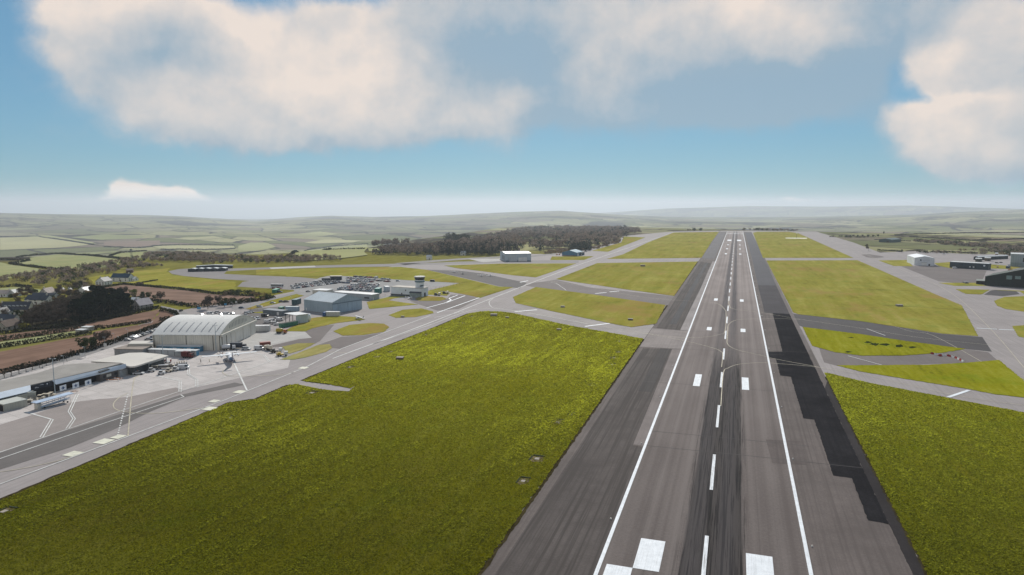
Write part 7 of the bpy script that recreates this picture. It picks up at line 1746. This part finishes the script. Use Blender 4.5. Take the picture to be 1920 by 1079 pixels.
# people
SKIN = M('skin', (.42, .26, .19), .6)
def person(label, px, py, rz, top, legs, stride=.18, arms=.12, z=.06):
    p = G(px, py); r = thing('person', label, 'person', (p[0], p[1], z), rz)
    v = [(0, 0, .98), (0, 0, 1.18), (0, 0, 1.42), (0, 0, 1.56), (0, 0, 1.72), (0, .20, 1.42), (arms, .26, 1.14), (arms + .12, .25, .90), (0, -.20, 1.42), (-arms, -.26, 1.14), (-arms + .08, -.25, .90), (.02, .10, .92), (stride * .6, .11, .50), (stride, .11, .06), (stride + .15, .11, .04), (.02, -.10, .92), (-stride * .4, -.11, .50), (-stride, -.11, .06), (-stride + .15, -.11, .04)]
    e = [(0, 1), (1, 2), (2, 3), (3, 4), (2, 5), (5, 6), (6, 7), (2, 8), (8, 9), (9, 10), (0, 11), (11, 12), (12, 13), (13, 14), (0, 15), (15, 16), (16, 17), (17, 18)]
    rad = [.16, .15, .17, .065, .10, .075, .05, .04, .075, .05, .04, .10, .07, .05, .045, .10, .07, .05, .045]
    me = bpy.data.meshes.new('body'); me.from_pydata(v, e, []); o = bpy.data.objects.new('body', me); COL.objects.link(o); o.parent = r
    md = o.modifiers.new('skin', 'SKIN'); md.use_smooth_shade = True
    for i, x in enumerate(me.skin_vertices[0].data): x.radius = (rad[i], rad[i]); x.use_root = i == 0
    o.modifiers.new('sub', 'SUBSURF').levels = 1; o.modifiers['sub'].render_levels = 1
    m, t, b = new_mat('clothes_' + label[:10].replace(' ', '_')); x_, y_, z_ = t.sep(t.obj())
    c = t.mix(t.math('GREATER_THAN', z_, .95), legs, top); c = t.mix(t.math('GREATER_THAN', z_, 1.52), c, (.42, .26, .19)); t.l.new(c, b.inputs['Base Color']); me.materials.append(m)
    mb = MB(); mb.lathe([(.05, 1.66), (.115, 1.72), (.12, 1.80), (.06, 1.86)], M('dark_hair', (.03, .022, .018), .8), n=10); mb.build('hair', r, True)
    return r
person('person in dark clothes walking on the apron left of the airliner', 376.5, 681, .3, (.03, .03, .035), (.03, .03, .04)); person('person in yellow high visibility jacket walking towards the airliner', 392.5, 680, 1.0, (.42, .45, .05), (.04, .04, .06))
person('person in orange vest standing under the left wing of the airliner', 417.5, 669, .2, (.50, .16, .05), (.05, .05, .07), .04); person('person in dark clothes standing on the grass edge in front of the steel blue hangar', 677, 600.5, .2, (.03, .03, .03), (.03, .03, .04), .04)
# ------------------------------------------------------------------ standing grass of the two near fields
def tuft_mat(name, lo, hi, near_shade):
    m = bpy.data.materials.new(name); m.use_nodes = True; t = NT(m.node_tree); t.n.remove(t.n['Principled BSDF'])
    a = t.n.new('ShaderNodeAttribute'); a.attribute_type = 'GEOMETRY'; a.attribute_name = 'tint'
    c = t.mix(a.outputs['Fac'], lo, hi); y = t.sep(t.obj())[1]; k = t.ramp(y, near_shade[0], near_shade[1], near_shade[2], 1.0, False)  # nearer tufts dimmed in the colour to paint in their shaded sides
    kc = t.n.new('ShaderNodeCombineColor'); [t.l.new(k, kc.inputs[i]) for i in range(3)]
    c = t.mix(1.0, c, kc.outputs[0], 'MULTIPLY')
    d = t.n.new('ShaderNodeBsdfDiffuse'); tr2 = t.n.new('ShaderNodeBsdfTranslucent'); mx = t.n.new('ShaderNodeMixShader'); mx.inputs[0].default_value = .55
    t.l.new(c, d.inputs[0]); t.l.new(c, tr2.inputs[0]); t.l.new(d.outputs[0], mx.inputs[1]); t.l.new(tr2.outputs[0], mx.inputs[2]); t.l.new(mx.outputs[0], t.n['Material Output'].inputs[0]); return m


def tufts(label, poly, seed, mat, rot, n0):
    rng = np.random.RandomState(seed); p = np.array([q[:2] for q in poly]); lo, hi = p.min(0), p.max(0); lo[1] = max(lo[1], 40); hi[1] = min(hi[1], 520)
    P = rng.uniform(lo, hi, (n0, 2)); P = P[inside(P, poly)]
    dx, dy = P[:, 0] - CAMX, P[:, 1]; dep = -dx * math.sin(YAW) + dy * math.cos(YAW); lat = dx * math.cos(YAW) + dy * math.sin(YAW)
    k = (np.abs(lat) < dep * .80) & (dep > 118); P, dep = P[k], dep[k]
    keep = rng.rand(len(P)) < np.clip((170.0 / dep) ** 1.7, 0, 1); P, dep = P[keep], dep[keep]
    ca, sa = math.cos(rot), math.sin(rot); u = P[:, 0] * ca - P[:, 1] * sa; v = P[:, 0] * sa + P[:, 1] * ca
    st = fbm(u * .34, v * .04, 4); pt = fbm(P[:, 0] * .02, P[:, 1] * .02, 3); cl = fbm(P[:, 0] * .16 + 50, P[:, 1] * .16, 3)
    w = (st - .47) * 1.9 + (pt - .45) * 1.7 + (cl - .47) * .8
    keep = rng.rand(len(P)) < np.clip(.85 + w * .3, .5, 1); P, dep, w, pt = P[keep], dep[keep], w[keep], pt[keep]
    n = len(P); s = rng.uniform(.20, .55, n) * (dep / 200.0) ** .7; h = s * rng.uniform(.30, .62, n) * np.clip(.9 + w, .5, 1.5)
    a = rng.uniform(0, math.pi, n); ex = np.stack([np.cos(a), np.sin(a), 0 * a], 1) * (s * .5)[:, None]; ln = (rng.normal(0, .75, (n, 2)) + np.array([.1, -.5])) * h[:, None]
    base = np.stack([P[:, 0], P[:, 1], np.full(n, .235)], 1); top = base + np.stack([ln[:, 0], ln[:, 1], h], 1)
    V = np.stack([base - ex * .7, base + ex * .7, top + ex, top - ex * .8], 1).reshape(-1, 3)
    o = np_obj('grass_tufts', V, np.arange(n * 4).reshape(n, 4), [mat], attr=np.clip(.46 + w * .40 + rng.normal(0, .24, n), 0, 1)); tag(o, label, 'grass', kind='stuff'); return o
tufts('standing grass of the large field left of the runway', BIGP, 5, tuft_mat('grass_blades', (.125, .128, .004), (.59, .60, .045), (140, 330, .52)), .06, 2000000)
tufts('standing grass of the field right of the runway', R5, 6, tuft_mat('grass_blades_right', (.115, .122, .004), (.55, .57, .045), (140, 330, .48)), -.12, 2500000)
